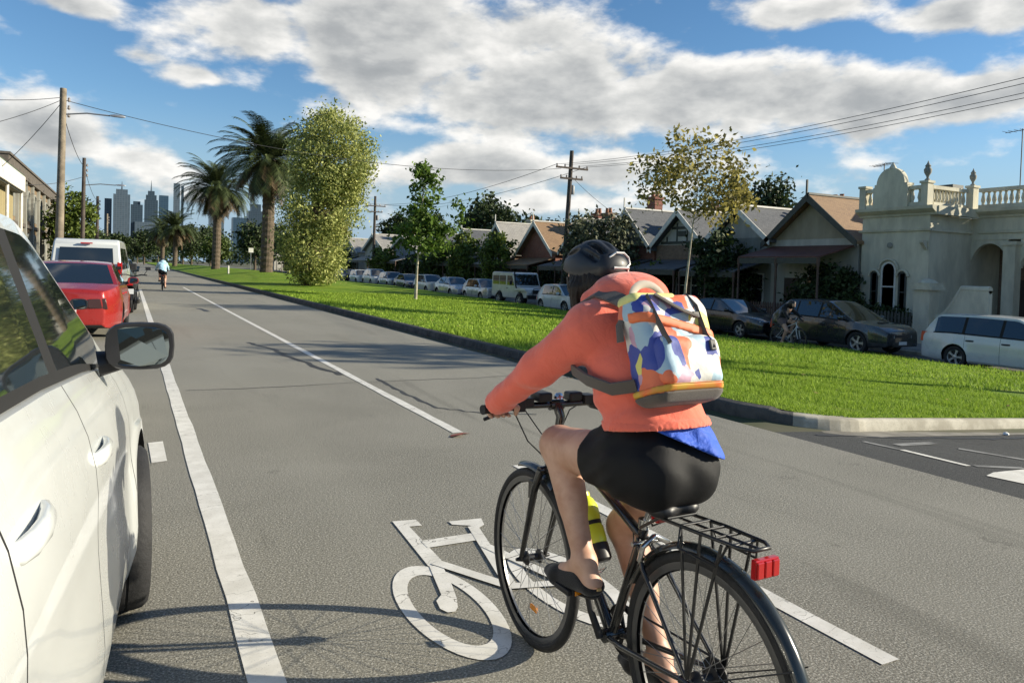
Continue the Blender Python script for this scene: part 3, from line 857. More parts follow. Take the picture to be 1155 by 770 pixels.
# ---- row along the far kerb, all pointing towards us
far_cars = [
  ('wagon', 'white station wagon parked by the cream villa gate post', P_WHITE, 11.3, dict(L=4.8, W=.89, H=1.50, fa=1.42, ra=-1.36, deck=[(-2.4, .93), (-1.5, .96), (1.1, .92), (2.1, .78), (2.4, .66)], gh=(-2.36, -2.0, .2, 1.2), side=[(-2.0, -1.2), (-1.12, -.2), (-.12, .85)], doors=[(-1.1, -.15), (-.15, .95)], tail=(.82, .14), handle_mat=BLACKP)),
  ('suv', 'dark grey SUV parked behind the cyclist in black', P_GREY, 17.15, dict(L=4.55, W=.92, H=1.64, fa=1.36, ra=-1.30, R=.36, sill=.26, clad=True, deck=[(-2.25, 1.05), (-1.2, 1.07), (1.1, 1.02), (1.9, .94), (2.2, .84), (2.27, .78)], gh=(-2.2, -1.6, .1, 1.25), side=[(-1.75, -1.15), (-1.08, -.2), (-.12, .85)], doors=[(-1.0, -.12), (-.12, .95)])),
  ('sedan', 'black sedan parked behind the SUV, next to the backpack', P_BLACK, 22.3, dict(L=4.8, W=.91, H=1.43, fa=1.42, ra=-1.40, deck=[(-2.4, .92), (-1.9, .98), (-1.2, .97), (1.0, .92), (2.1, .76), (2.4, .66)], gh=(-1.95, -.9, .1, 1.25), side=[(-1.25, -.25), (-.17, .8)], doors=[(-1.1, -.2), (-.2, .92)])),
  ('hatch', 'small white hatchback parked between the boxy four-wheel drive and the orange hoodie', P_WHITE, 35.0, dict(L=3.9, W=.84, H=1.50)),
  ('silver', 'silver hatchback parked just behind the boxy four-wheel drive', P_SILVER, 45.6, dict(L=4.1, W=.87, H=1.48)),
  ('silver_sedan', 'silver sedan fourth in line behind the boxy four-wheel drive side, right of the slim tree', P_SILVER, 50.8, dict(L=4.5, W=.88, H=1.45, deck=[(-2.25, .92), (-1.7, 1.0), (-1.2, .96), (1.0, .92), (2.0, .76), (2.25, .66)], gh=(-1.75, -.9, .2, 1.15), side=[(-1.05, -.1), (-.02, .8)], doors=[(-.95, -.06), (-.06, .95)])),
  ('white_hatch', 'white hatchback parked right behind the slim tree trunk', P_WHITE2, 55.8, dict(L=4.0, W=.85, H=1.50)),
  ('blue', 'dark blue sedan parked left of the slim tree trunk', P_BLUE, 60.7, dict(L=4.4, W=.88, H=1.44, deck=[(-2.2, .92), (-1.7, .98), (-1.2, .96), (1.0, .92), (2.0, .76), (2.2, .66)], gh=(-1.75, -.9, .2, 1.15), side=[(-1.05, -.1), (-.02, .8)], doors=[(-.95, -.06), (-.06, .95)])),
  ('pale', 'pale blue hatchback in the far row left of the dark blue sedan', P_PALEBLUE, 65.6, dict(L=4.0, W=.86, H=1.50)),
  ('white_suv', 'tall white wagon in the far row nearest the far power pole', P_WHITE2, 70.6, dict(L=4.4, W=.9, H=1.66, R=.35, sill=.25, deck=[(-2.2, 1.03), (1.1, 1.0), (1.9, .92), (2.2, .78)])),
  ('white_small', 'white hatchback in the far row second from the big leafy tree', P_WHITE, 76.0, dict(L=3.9, W=.84, H=1.48)),
  ('dark_far', 'dark car at the far end of the row beside the big leafy tree', P_BLACK, 81.3, dict(L=4.3, W=.87, H=1.45)),
]
for nm, lab, pm, yc, kw in far_cars:
    make_car('parked_car', lab, pm, (21.42, yc, float(z_far(yc)) + .004), R(180), group='cars parked along the far kerb', n=40, **kw)
# boxy four-wheel drive
def boxy4wd():
    y0 = 40.2
    r = thing('four_wheel_drive', 'boxy cream white four-wheel drive with snorkel and bull bar in the far row', 'car', (21.42, y0, float(z_far(y0)) + .004), R(180), 'cars parked along the far kerb')
    W, hl = .86, 2.4
    pm = P_WHITE2
    b = MB()
    side = [(-hl, .55), (-hl, 1.12), (-hl + .04, 1.98), (-hl + .25, 2.06), (.35, 2.04), (.5, 1.98), (.85, 1.22), (2.15, 1.14), (2.3, 1.06), (2.32, .60), (2.05, .55)]
    def arch(c): return [(c + .47 * math.cos(t), .42 + .47 * math.sin(t)) for t in np.linspace(R(15), R(165), 12)]
    side += arch(1.45) + [(.9, .5), (-.75, .5)] + arch(-1.3) 
    b.prism(side, -W, W, 'X')
    b.build('body', [pm], r, smooth=25, bevel=.03)
    def wplate(nm, pts, m=GLASS, x=W + .004):
        for s in (1, -1):
            w_ = MB(); w_.prism([(a, c) for a, c in pts], s * (x - .01), s * (x + .006), 'X'); w_.build(nm, m, r, smooth=0)
    wplate('side_window', [(-2.2, 1.28), (-2.2, 1.82), (-1.35, 1.84), (-1.35, 1.28)])
    wplate('side_window', [(-1.27, 1.28), (-1.27, 1.84), (-.42, 1.84), (-.42, 1.28)])
    wplate('side_window', [(-.22, 1.26), (-.22, 1.84), (.40, 1.84), (.68, 1.26)])
    for s in (1, -1):
        f = MB(); f.prism([(.86, 1.10), (.86, .95), (2.33, .95), (2.33, 1.08), (2.1, 1.12)], s * (W + .002), s * (W + .11), 'X'); f.build('front_guard', pm, r, smooth=20, bevel=.03)
        f = MB(); f.prism([(-.35, .58), (-.35, 1.20), (.72, 1.20), (.80, .58)], s * (W + .002), s * (W + .008), 'X'); d = f.build('door', pm, r, smooth=0)
        f = MB(); f.box((s * (W + .02), -.22, 1.08), (.03, .14, .035)); f.build('handle', BLACKP, d, smooth=0)
        f = MB(); f.lathe([(.10, 0), (.10, .03), (.06, .05)], c=(s * .62, 2.33, .90), n=18, axis='Y'); f.build('headlight', CLEARLENS, r, smooth=40)
        f = MB(); f.box((s * (W + .15), .55, 1.42), (.16, .06, .24)); f.build('wing_mirror', BLACKP, r, smooth=0, bevel=.02)
        for y in (1.45, -1.3): make_wheel(r, s * (W - .02), y, .40, .24, s, spokes=6)
    ws = MB(); ws.add([(-.74, .535, 1.93), (.74, .535, 1.93), (.78, .83, 1.28), (-.78, .83, 1.28)], [(0, 1, 2, 3)])
    for i, v in enumerate(ws.v): ws.v[i] = (v[0], v[1] + .012, v[2] + .006)
    ws.build('windscreen', GLASS, r, smooth=0)
    g_ = MB(); g_.box((0, 2.335, .92), (.95, .03, .22)); g_.build('grille', BLACKP, r, smooth=0)
    bb = MB(); bb.bbox((-.9, 2.36, .52), (.9, 2.55, .74))
    bb.tube([(-.55, 2.5, .7), (-.5, 2.5, 1.12), (-.1, 2.52, 1.16), (.1, 2.52, 1.16), (.5, 2.5, 1.12), (.55, 2.5, .7)], .03)
    bb.build('bull_bar', BLACKP, r, smooth=40, bevel=.02)
    sn = MB(); sn.tube([(W + .06, 1.1, 1.1), (W + .03, .95, 1.25), (W - .05, .62, 1.9), (W - .05, .62, 2.1)], .045); sn.build('snorkel', BLACKP, r, smooth=60)
    rr = MB()
    for y in (-2.0, -1.1, -.2): rr.bbox((-.78, y, 2.05), (.78, y + .06, 2.12))
    rr.build('roof_rack', BLACKP, r, smooth=0)
boxy4wd()
# white van ahead of the red car, seen from behind
def white_van():
    r = thing('parked_van', 'white delivery van with one wide dark rear window parked ahead of the red sedan', 'van', (-1.02, 26.6, 0), R(-2.5), 'cars parked along the left kerb')
    W = .93
    side = [(-2.3, .35), (-2.33, .95), (-2.12, 1.95), (-1.95, 2.05), (.6, 2.06), (1.0, 1.95), (1.85, 1.25), (2.25, 1.05), (2.3, .4), (1.95, .33)]
    b = MB(); 
    rs = []
    for x, k, dz in ((-W, .0, 0), (-W * .995, .0, 0), (W * .995, 0, 0), (W, 0, 0)):
        pass
    # tumblehome: narrower at the roof
    def wx(z): return W - .11 * max(0, (z - 1.0)) ** 1.3
    pts = side
    L_ = [(-wx(z), y, z) for y, z in pts]; Rr = [(wx(z), y, z) for y, z in pts]
    b.rings([L_, Rr], True, True)
    b.build('body', P_WHITE, r, smooth=25, bevel=.05)
    g_ = MB(); g_.add([(-.70, -2.315, 1.18), (.70, -2.315, 1.18), (.66, -2.185, 1.80), (-.66, -2.185, 1.80)], [(0, 1, 2, 3)])
    for i, v in enumerate(g_.v): g_.v[i] = (v[0], v[1] - .012, v[2])
    g_.build('rear_window', GLASS, r, smooth=0)
    for s in (1, -1):
        for a, b_ in ((-2.0, -.7), (-.55, .55), (.65, 1.45)):
            w_ = MB(); zt = 1.82 if b_ < 1 else 1.5
            q = [(a, 1.2), (b_, 1.2), (b_ - (.25 if b_ > 1 else 0), zt), (a, 1.82)]
            w_.add([(s * (wx(z) + .006), y, z) for y, z in q], [(0, 1, 2, 3)]); w_.build('side_window', GLASS, r, smooth=0)
        t_ = MB(); t_.box((s * .85, -2.32, 1.15), (.13, .06, .5)); t_.build('tail_light', REDLENS, r, smooth=0, bevel=.015)
        m_ = MB(); m_.box((s * 1.06, 1.35, 1.25), (.2, .1, .22)); m_.build('wing_mirror', BLACKP, r, smooth=0, bevel=.03)
        for y in (1.5, -1.4): make_wheel(r, s * (W - .12), y, .33, .21, s)
    bp = MB(); bp.box((0, -2.36, .5), (1.75, .12, .2)); bp.build('bumper', BLACKP, r, smooth=0, bevel=.03)
    pl = MB(); pl.box((0, -2.365, .85), (.37, .02, .11)); pl.build('number_plate', PLATE, r, smooth=0)
    hl_ = MB(); hl_.box((0, -2.19, 1.93), (.3, .06, .035)); hl_.build('brake_light', REDLENS, r, smooth=0)
white_van()
for i, (lab, pm, y, kw) in enumerate([
    ('dark grey wagon parked beyond the white van', P_GREY, 36.5, dict(H=1.6, W=.9)), ('black hatchback parked two cars beyond the white van', P_BLACK, 43.5, dict()),
    ('dark blue hatchback farthest up the left kerb', P_BLUE, 52, dict())]):
    make_car('parked_car', lab, pm, (-.75 + .1 * i, y, 0), R(-1), n=34, group='cars parked along the left kerb', **kw)
def motorcycle():
    r = thing('motorcycle', 'black motorcycle standing in the parking lane beside the white van', 'motorcycle', (.02, 23.2, 0), R(-4))
    for y in (0, 1.35):
        t_ = MB(); t_.lathe([(.22, -.06), (.29, -.07), (.315, 0), (.29, .07), (.22, .06)], n=28, axis='X', caps=False); t_.lathe([(.23, -.02), (.23, .02)], n=20, axis='X')
        t_.build('wheel', RUBBER, r, smooth=50, loc=(0, y, .315))
    b = MB()
    b.rings([[(w_ * math.cos(t), y, z + h * math.sin(t)) for t in np.linspace(0, 2 * math.pi, 12, endpoint=False)] for y, z, w_, h in
             ((-.30, .84, .06, .05), (-.1, .80, .12, .07), (.25, .72, .13, .09), (.5, .78, .14, .13), (.85, .86, .16, .13), (1.05, .84, .09, .08))], True, True)
    b.build('tank_and_seat', BLACKP, r, smooth=60)
    e = MB(); e.box((0, .62, .42), (.34, .55, .36)); e.tube([(.17, .8, .3), (.19, .3, .3), (.19, -.1, .42)], .05); e.build('engine', mat('engine_metal', (.12, .12, .12), .4, metal=.8), r, smooth=40, bevel=.04)
    f = MB()
    for s in (1, -1): f.tube([(s * .09, 1.35, .315), (s * .09, 1.08, .95)], .028); f.tube([(s * .1, 0, .315), (s * .1, .5, .45)], .025)
    f.build('fork', BLACKP, r, smooth=60)
    h = MB(); h.tube([(-.36, .85, 1.05), (-.2, 1.02, 1.06), (0, 1.08, 1.0), (.2, 1.02, 1.06), (.36, .85, 1.05)], .018); h.lathe([(0.02, 0), (.09, .03), (.09, .12), (.02, .16)], c=(0, 1.12, .92), axis='Y', n=16); h.build('handlebar', BLACKP, r, smooth=60)
    for s in (1, -1):
        m_ = MB(); m_.tube([(s * .28, .92, 1.06), (s * .36, .95, 1.2)], .01); m_.box((s * .38, .95, 1.24), (.14, .03, .09)); m_.build('wing_mirror', BLACKP, r, smooth=40, bevel=.015)
    t_ = MB(); t_.box((0, -.34, .82), (.16, .05, .07)); t_.build('tail_light', REDLENS, r, smooth=0)
    t_ = MB(); t_.box((0, -.36, .62), (.2, .01, .14)); t_.build('number_plate', PLATE, r, smooth=0)
    fd = MB(); fd.rings([[(x, .38 * math.cos(a) * -1 if 0 else .37 * math.cos(a), .315 + .37 * math.sin(a)) for x in (-.08, .08)] for a in np.linspace(R(60), R(170), 9)], False, False); fd.build('mudguard', BLACKP, r, smooth=60)
motorcycle()
# ================================================================== houses on the far side
def rendered(name, col, var=.14, vs=1.6, bump=.15):
    m, t, q, p = raw(name)
    tc = q.n('ShaderNodeTexCoord')
    mp = q.n('ShaderNodeMapping'); t.links.new(tc.outputs['Object'], mp.inputs[0]); mp.inputs['Scale'].default_value = (1, 1, .35)
    f = q.ss(q.noise(mp.outputs[0], vs, 7, .65), .3, .72)
    q.setin(p.inputs['Base Color'], q.mix(f, tuple(x * (1 - var * 2) for x in col), col))
    p.inputs['Roughness'].default_value = .9
    b = q.n('ShaderNodeBump'); b.inputs['Strength'].default_value = bump; b.inputs['Distance'].default_value = .02
    t.links.new(q.noise(tc.outputs['Object'], 30, 4), b.inputs['Height']); t.links.new(b.outputs[0], p.inputs['Normal'])
    return m
def brick(name, c1, c2, mortar, axis='X', sc_=1.0):
    """axis: the direction the wall faces"""
    m, t, q, p = raw(name)
    tc = q.n('ShaderNodeTexCoord')
    sp = q.n('ShaderNodeSeparateXYZ'); t.links.new(tc.outputs['Object'], sp.inputs[0])
    cb = q.n('ShaderNodeCombineXYZ')
    t.links.new(q.m('ADD', sp.outputs[1], sp.outputs[0]), cb.inputs[0]); t.links.new(sp.outputs[2], cb.inputs[1])
    b = q.n('ShaderNodeTexBrick'); t.links.new(cb.outputs[0], b.inputs['Vector'])
    b.inputs['Scale'].default_value = 4.2 * sc_; b.inputs['Mortar Size'].default_value = .012; b.inputs['Row Height'].default_value = .32
    b.inputs['Color1'].default_value = (*c1, 1); b.inputs['Color2'].default_value = (*c2, 1); b.inputs['Mortar'].default_value = (*mortar, 1)
    f = q.noise(tc.outputs['Object'], 1.2, 5)
    q.setin(p.inputs['Base Color'], q.mix(q.m('MULTIPLY', q.ss(f, .4, .7), .35), b.outputs['Color'], tuple(x * .6 for x in c1)))
    p.inputs['Roughness'].default_value = .92
    return m
def roofing(name, c1, c2, scale=3.0, metal=0., rough=.75):
    m, t, q, p = raw(name)
    tc = q.n('ShaderNodeTexCoord')
    sp = q.n('ShaderNodeSeparateXYZ'); t.links.new(tc.outputs['Object'], sp.inputs[0])
    cb = q.n('ShaderNodeCombineXYZ'); t.links.new(q.m('ADD', sp.outputs[0], q.m('MULTIPLY', sp.outputs[1], .2)), cb.inputs[0]); t.links.new(q.m('MULTIPLY', sp.outputs[2], 1.4), cb.inputs[1])
    b = q.n('ShaderNodeTexBrick'); t.links.new(cb.outputs[0], b.inputs['Vector']); b.inputs['Scale'].default_value = scale
    b.inputs['Color1'].default_value = (*c1, 1); b.inputs['Color2'].default_value = (*c2, 1); b.inputs['Mortar'].default_value = (*[x * .45 for x in c1], 1)
    b.inputs['Mortar Size'].default_value = .02
    f = q.ss(q.noise(tc.outputs['Object'], .9, 6, .7), .35, .7)
    q.setin(p.inputs['Base Color'], q.mix(q.m('MULTIPLY', f, .5), b.outputs['Color'], c2))
    p.inputs['Roughness'].default_value = rough; p.inputs['Metallic'].default_value = metal
    return m
CREAM = rendered('cream_render', (.66, .62, .48), var=.16)
CREAM2 = rendered('pale_render', (.48, .46, .40))
STONE = rendered('grey_render', (.30, .30, .26))
TRIM_D = mat('dark_trim', (.045, .05, .042), .6, var=.2)
TRIM_W = mat('white_trim', (.62, .60, .54), .6, var=.12)
TRIM_B = mat('brown_trim', (.09, .05, .035), .6, var=.2)
SLATE = roofing('slate_roof', (.075, .078, .084), (.125, .128, .132), 4)
TERRA = roofing('brown_tile_roof', (.22, .135, .075), (.30, .19, .10), 4)
TINROOF = roofing('pale_iron_roof', (.27, .255, .235), (.36, .34, .30), 2.2)
REDB = brick('red_brick', (.21, .075, .05), (.28, .11, .07), (.30, .27, .23))
BROWNB = brick('brown_brick', (.16, .10, .065), (.22, .14, .09), (.27, .24, .20))
WINGL = mat('house_window_glass', (.02, .025, .028), .06, spec=.8)
DOORM = mat('dark_door', (.05, .03, .025), .5, var=.2)

def window(par, x, y, z, w, h, frame=TRIM_W, arched=False, sill=True):
    """a sash window facing -X: glass set back, timber frame, sill"""
    f = MB()
    n = 12
    if arched:
        out = [(y - w / 2, z), (y + w / 2, z), (y + w / 2, z + h - w / 2)] + [(y + w / 2 * math.cos(t), z + h - w / 2 + w / 2 * math.sin(t)) for t in np.linspace(.01, math.pi - .01, n)] + [(y - w / 2, z + h - w / 2)]
    else: out = [(y - w / 2, z), (y + w / 2, z), (y + w / 2, z + h), (y - w / 2, z + h)]
    cy, cz = y, z + h / 2
    inn = [(cy + (a - cy) * (1 - .14 / w), cz + (b - cz) * (1 - .14 / h)) for a, b in out]
    k = len(out)
    vs = [(x - .03, a, b) for a, b in out] + [(x - .03, a, b) for a, b in inn] + [(x + .03, a, b) for a, b in out] + [(x + .03, a, b) for a, b in inn]
    fs = []
    for i in range(k):
        j = (i + 1) % k
        fs += [(i, j, k + j, k + i), (i, 2 * k + i, 2 * k + j, j), (k + i, k + j, 3 * k + j, 3 * k + i)]
    f.add(vs, fs)
    f.bbox((x - .025, y - w / 2 + .05, z + h * .5), (x + .02, y + w / 2 - .05, z + h * .5 + .05))
    fo = f.build('window', frame, par, smooth=0)
    g_ = MB(); g_.add([(x + .0, a, b) for a, b in inn], [tuple(range(k))]); g_.build('pane', WINGL, fo, smooth=0)
    if sill:
        s_ = MB(); s_.bbox((x - .12, y - w / 2 - .1, z - .12), (x + .03, y + w / 2 + .1, z)); s_.build('sill', frame, fo, smooth=0)
def chimney(par, x, y, z0, h, w=.8, m=REDB, pots=2):
    c = MB(); c.bbox((x - .3, y - w / 2, z0), (x + .3, y + w / 2, z0 + h)); c.bbox((x - .38, y - w / 2 - .08, z0 + h), (x + .38, y + w / 2 + .08, z0 + h + .16)); c.bbox((x - .33, y - w / 2 - .03, z0 + h - .35), (x + .33, y + w / 2 + .03, z0 + h - .22))
    o = c.build('chimney', m, par, smooth=0)
    for i in range(pots):
        p = MB(); p.lathe([(.11, 0), (.13, .05), (.10, .3), (.12, .36), (.09, .36)], c=(x, y - w / 4 + w / 2 * i / max(1, pots - 1), z0 + h + .16), n=12); p.build('chimney_pot', mat('terracotta', (.30, .13, .07), .8, var=.2), o, smooth=40)
def cottage(label, yc, w, eave, apex, wall, roof, trim, gable, x=27.0, depth=9., verandah=True, vroof=None, chim=None, halftimber=False, gy=None, gw=None, vz=None, name='cottage', group='cottages across the street'):
    """single-storey cottage: front gable, side-falling roof behind, verandah, door and windows. local z=0 at its ground"""
    z0 = tz(x, yc)
    r = thing(name, label, 'house', (x, yc, z0), 0, group)
    e, a = eave - z0, apex - z0
    gw = gw or w * .96; gy = gy or 0
    b = MB(); b.bbox((0, -w / 2, -.2), (depth, w / 2, e))
    b.build('wall', wall, r, smooth=0)
    # gable infill
    g_ = MB(); g_.prism([(gy - gw / 2 + .05, e + .002), (gy + gw / 2 - .05, e + .002), (gy, a - .12)], .0, .12, 'X'); gb_ = g_.build('gable', gable, r, smooth=0)
    if halftimber:
        t_ = MB()
        for k in np.linspace(-.3, .3, 4): 
            hh = (a - e) * (1 - abs(k) * 2) - .25
            t_.bbox((-.03, gy + k * gw - .05, e + .05), (.0, gy + k * gw + .05, e + max(.1, hh)))
        t_.bbox((-.034, gy - gw * .42, e + .05), (-.002, gy + gw * .42, e + .2)); t_.bbox((-.034, gy - gw * .2, e + (a - e) * .48), (-.002, gy + gw * .2, e + (a - e) * .56))
        t_.build('half_timber', TRIM_D, gb_, smooth=0)
        v = MB(); v.bbox((-.05, gy - .3, e + (a - e) * .26), (-.004, gy + .3, e + (a - e) * .42)); v.build('gable_vent', TRIM_D, gb_, smooth=0)
    # roof: ridge runs back from the street
    rf = MB()
    ov, th = .35, .12
    sl = (a - e) / (gw / 2)
    for s in (1, -1):
        ye = gy + s * (gw / 2 + ov); ze = e - ov * sl
        rf.add([(-.45, gy, a), (depth, gy, a), (depth, ye, ze), (-.45, ye, ze), (-.45, gy, a + th), (depth, gy, a + th), (depth, ye, ze + th), (-.45, ye, ze + th)],
               [(0, 1, 2, 3), (7, 6, 5, 4), (0, 3, 7, 4), (1, 5, 6, 2), (3, 2, 6, 7)])
    ro = rf.build('roof', roof, r, smooth=0)
    rc = MB(); rc.bbox((-.46, gy - .09, a + th - .02), (depth, gy + .09, a + th + .07)); rc.build('ridge_cap', trim, ro, smooth=0)
    # bargeboards
    bb = MB()
    for s in (1, -1):
        ye = gy + s * (gw / 2 + ov); ze = e - ov * sl
        bb.add([(-.50, gy, a + th + .03), (-.50, ye, ze + th + .03), (-.50, ye, ze - .14), (-.50, gy, a - .2), (-.452, gy, a + th + .03), (-.452, ye, ze + th + .03), (-.452, ye, ze - .14), (-.452, gy, a - .2)],
               [(0, 1, 2, 3), (7, 6, 5, 4), (0, 4, 5, 1), (2, 6, 7, 3), (1, 5, 6, 2)])
    bb.bbox((-.53, gy - .04, a - .1), (-.47, gy + .04, a + .75)); bb.build('bargeboard', trim, r, smooth=0)
    if chim:
        for cx, cy, h, m in chim: chimney(ro, cx, cy, e + .3, a - e + h - .3, m=m)
    if verandah:
        vz_ = (vz - z0) if vz else min(e - .15, 2.9)
        v = MB(); v.add([(-2.2, -w / 2 + .1, vz_ - .55), (-.02, -w / 2 + .1, vz_), (-.02, w / 2 - .1, vz_), (-2.2, w / 2 - .1, vz_ - .55),
                         (-2.2, -w / 2 + .1, vz_ - .49), (-.02, -w / 2 + .1, vz_ + .06), (-.02, w / 2 - .1, vz_ + .06), (-2.2, w / 2 - .1, vz_ - .49)],
                        [(0, 3, 2, 1), (4, 5, 6, 7), (0, 1, 5, 4), (2, 3, 7, 6), (0, 4, 7, 3)])
        vo = v.build('verandah_roof', vroof or roof, r, smooth=0)
        f = MB(); f.bbox((-2.24, -w / 2 + .1, vz_ - .80), (-2.16, w / 2 - .1, vz_ - .56))
        f.build('frieze', TRIM_D, vo, smooth=0)  # dark colour paints in the shade under the verandah
        for yy in (-w / 2 + .15, 0, w / 2 - .15):
            p = MB(); p.lathe([(.09, .0), (.09, .15), (.055, .22), (.05, vz_ - .95), (.08, vz_ - .8), (.08, vz_ - .56)], c=(-2.2, yy, 0), n=10); p.build('verandah_post', TRIM_B, r, smooth=40)  # posts darkened too, for the same verandah shade
        fl = MB(); fl.bbox((-2.4, -w / 2 + .1, -.2), (0, w / 2 - .1, .12)); fl.build('verandah_floor', STONE, r, smooth=0)
    # door and windows
    dd = MB(); dd.bbox((-.05, w * .22 - .45, .12), (.02, w * .22 + .45, 2.2)); do = dd.build('door', DOORM, r, smooth=0)
    hb = MB(); hb.lathe([(0, 0), (.035, .02), (.035, .05), (0, .07)], c=(-.12, w * .22 + .32, 1.1), axis='X', n=10); hb.build('handle', CHROME, do, smooth=40)
    for k in (-.30, -.02): window(r, -.03, w * k, .75, .85, 1.6)
    return r
cottage('cottage with plain tan gable and brown tiled roof beside the cream villa', 23.2, 4.7, 3.3, 5.15, CREAM2, TERRA, TRIM_D, rendered('tan_gable', (.36, .31, .22)), vz=2.95, vroof=mat('rust_iron', (.10, .035, .025), .6, var=.3))
cottage('cottage with grey slate roof and pale plain gable left of the tan-gabled one', 27.6, 4.1, 3.45, 4.95, STONE, SLATE, TRIM_W, CREAM2, chim=[(5, -1.6, .4, REDB)])
cottage('half-timbered gable cottage directly behind the autumn street tree', 32.0, 4.4, 3.2, 5.0, BROWNB, SLATE, TRIM_W, CREAM2, halftimber=True, chim=[(4, 1.9, .5, BROWNB)])
cottage('slate-roofed cottage with tall brick chimney left of the half-timbered gable', 36.8, 4.8, 3.2, 5.35, REDB, SLATE, TRIM_W, STONE, chim=[(2.5, .9, .9, REDB)])
cottage('dark brick cottage with white bargeboards half hidden behind the olive tree', 41.9, 4.8, 3.1, 5.0, BROWNB, SLATE, TRIM_W, BROWNB, chim=[(3, 1.6, .6, BROWNB)])
cottage('red brick cottage with white-edged gable just left of the leaning power pole', 48.2, 5.2, 3.0, 5.1, REDB, TERRA, TRIM_W, REDB, chim=[(4, -1.9, .7, REDB)])
cottage('cottage with pale iron roof and steep white-edged gable above the hedge', 54.6, 5.4, 3.0, 5.3, BROWNB, TINROOF, TRIM_W, STONE, chim=[(4, 2.0, .5, CREAM)])
cottage('low cottage with slate roof behind the clipped hedge', 61.5, 6.2, 3.2, 5.0, STONE, SLATE, TRIM_W, CREAM2, chim=[(4, 1.5, .6, CREAM)])
cottage('low cream cottage with slate roof behind the slim tree', 69.5, 6.8, 3.3, 4.9, CREAM2, SLATE, TRIM_W, STONE)
cottage('wide pale cottage with bluish iron front behind the far hedge', 78.5, 7.4, 3.6, 5.0, rendered('bluish_render', (.30, .34, .40)), TINROOF, TRIM_W, STONE)
cottage('long cottage with cream iron roof beyond the far power pole', 89.5, 9, 3.6, 5.4, CREAM2, TINROOF, TRIM_W, CREAM2, chim=[(4, -2.5, .8, REDB)])
cottage('farthest cottage on the right side with cream iron roof and white gable edge', 101, 9, 3.4, 5.2, CREAM2, TINROOF, TRIM_W, CREAM2)

cottage('tan-roofed cottage seen between the thick palm trunk and its smaller neighbour', 128, 10, 3.6, 5.6, CREAM2, TERRA, TRIM_W, CREAM2, chim=[(4, 2, .6, REDB)])
cottage('red brick cottage seen low between the two tall palms', 146, 11, 3.6, 5.8, REDB, TERRA, TRIM_W, STONE)
cottage('last pale cottage before the trees at the road end', 168, 12, 3.8, 5.8, CREAM2, SLATE, TRIM_W, CREAM2)
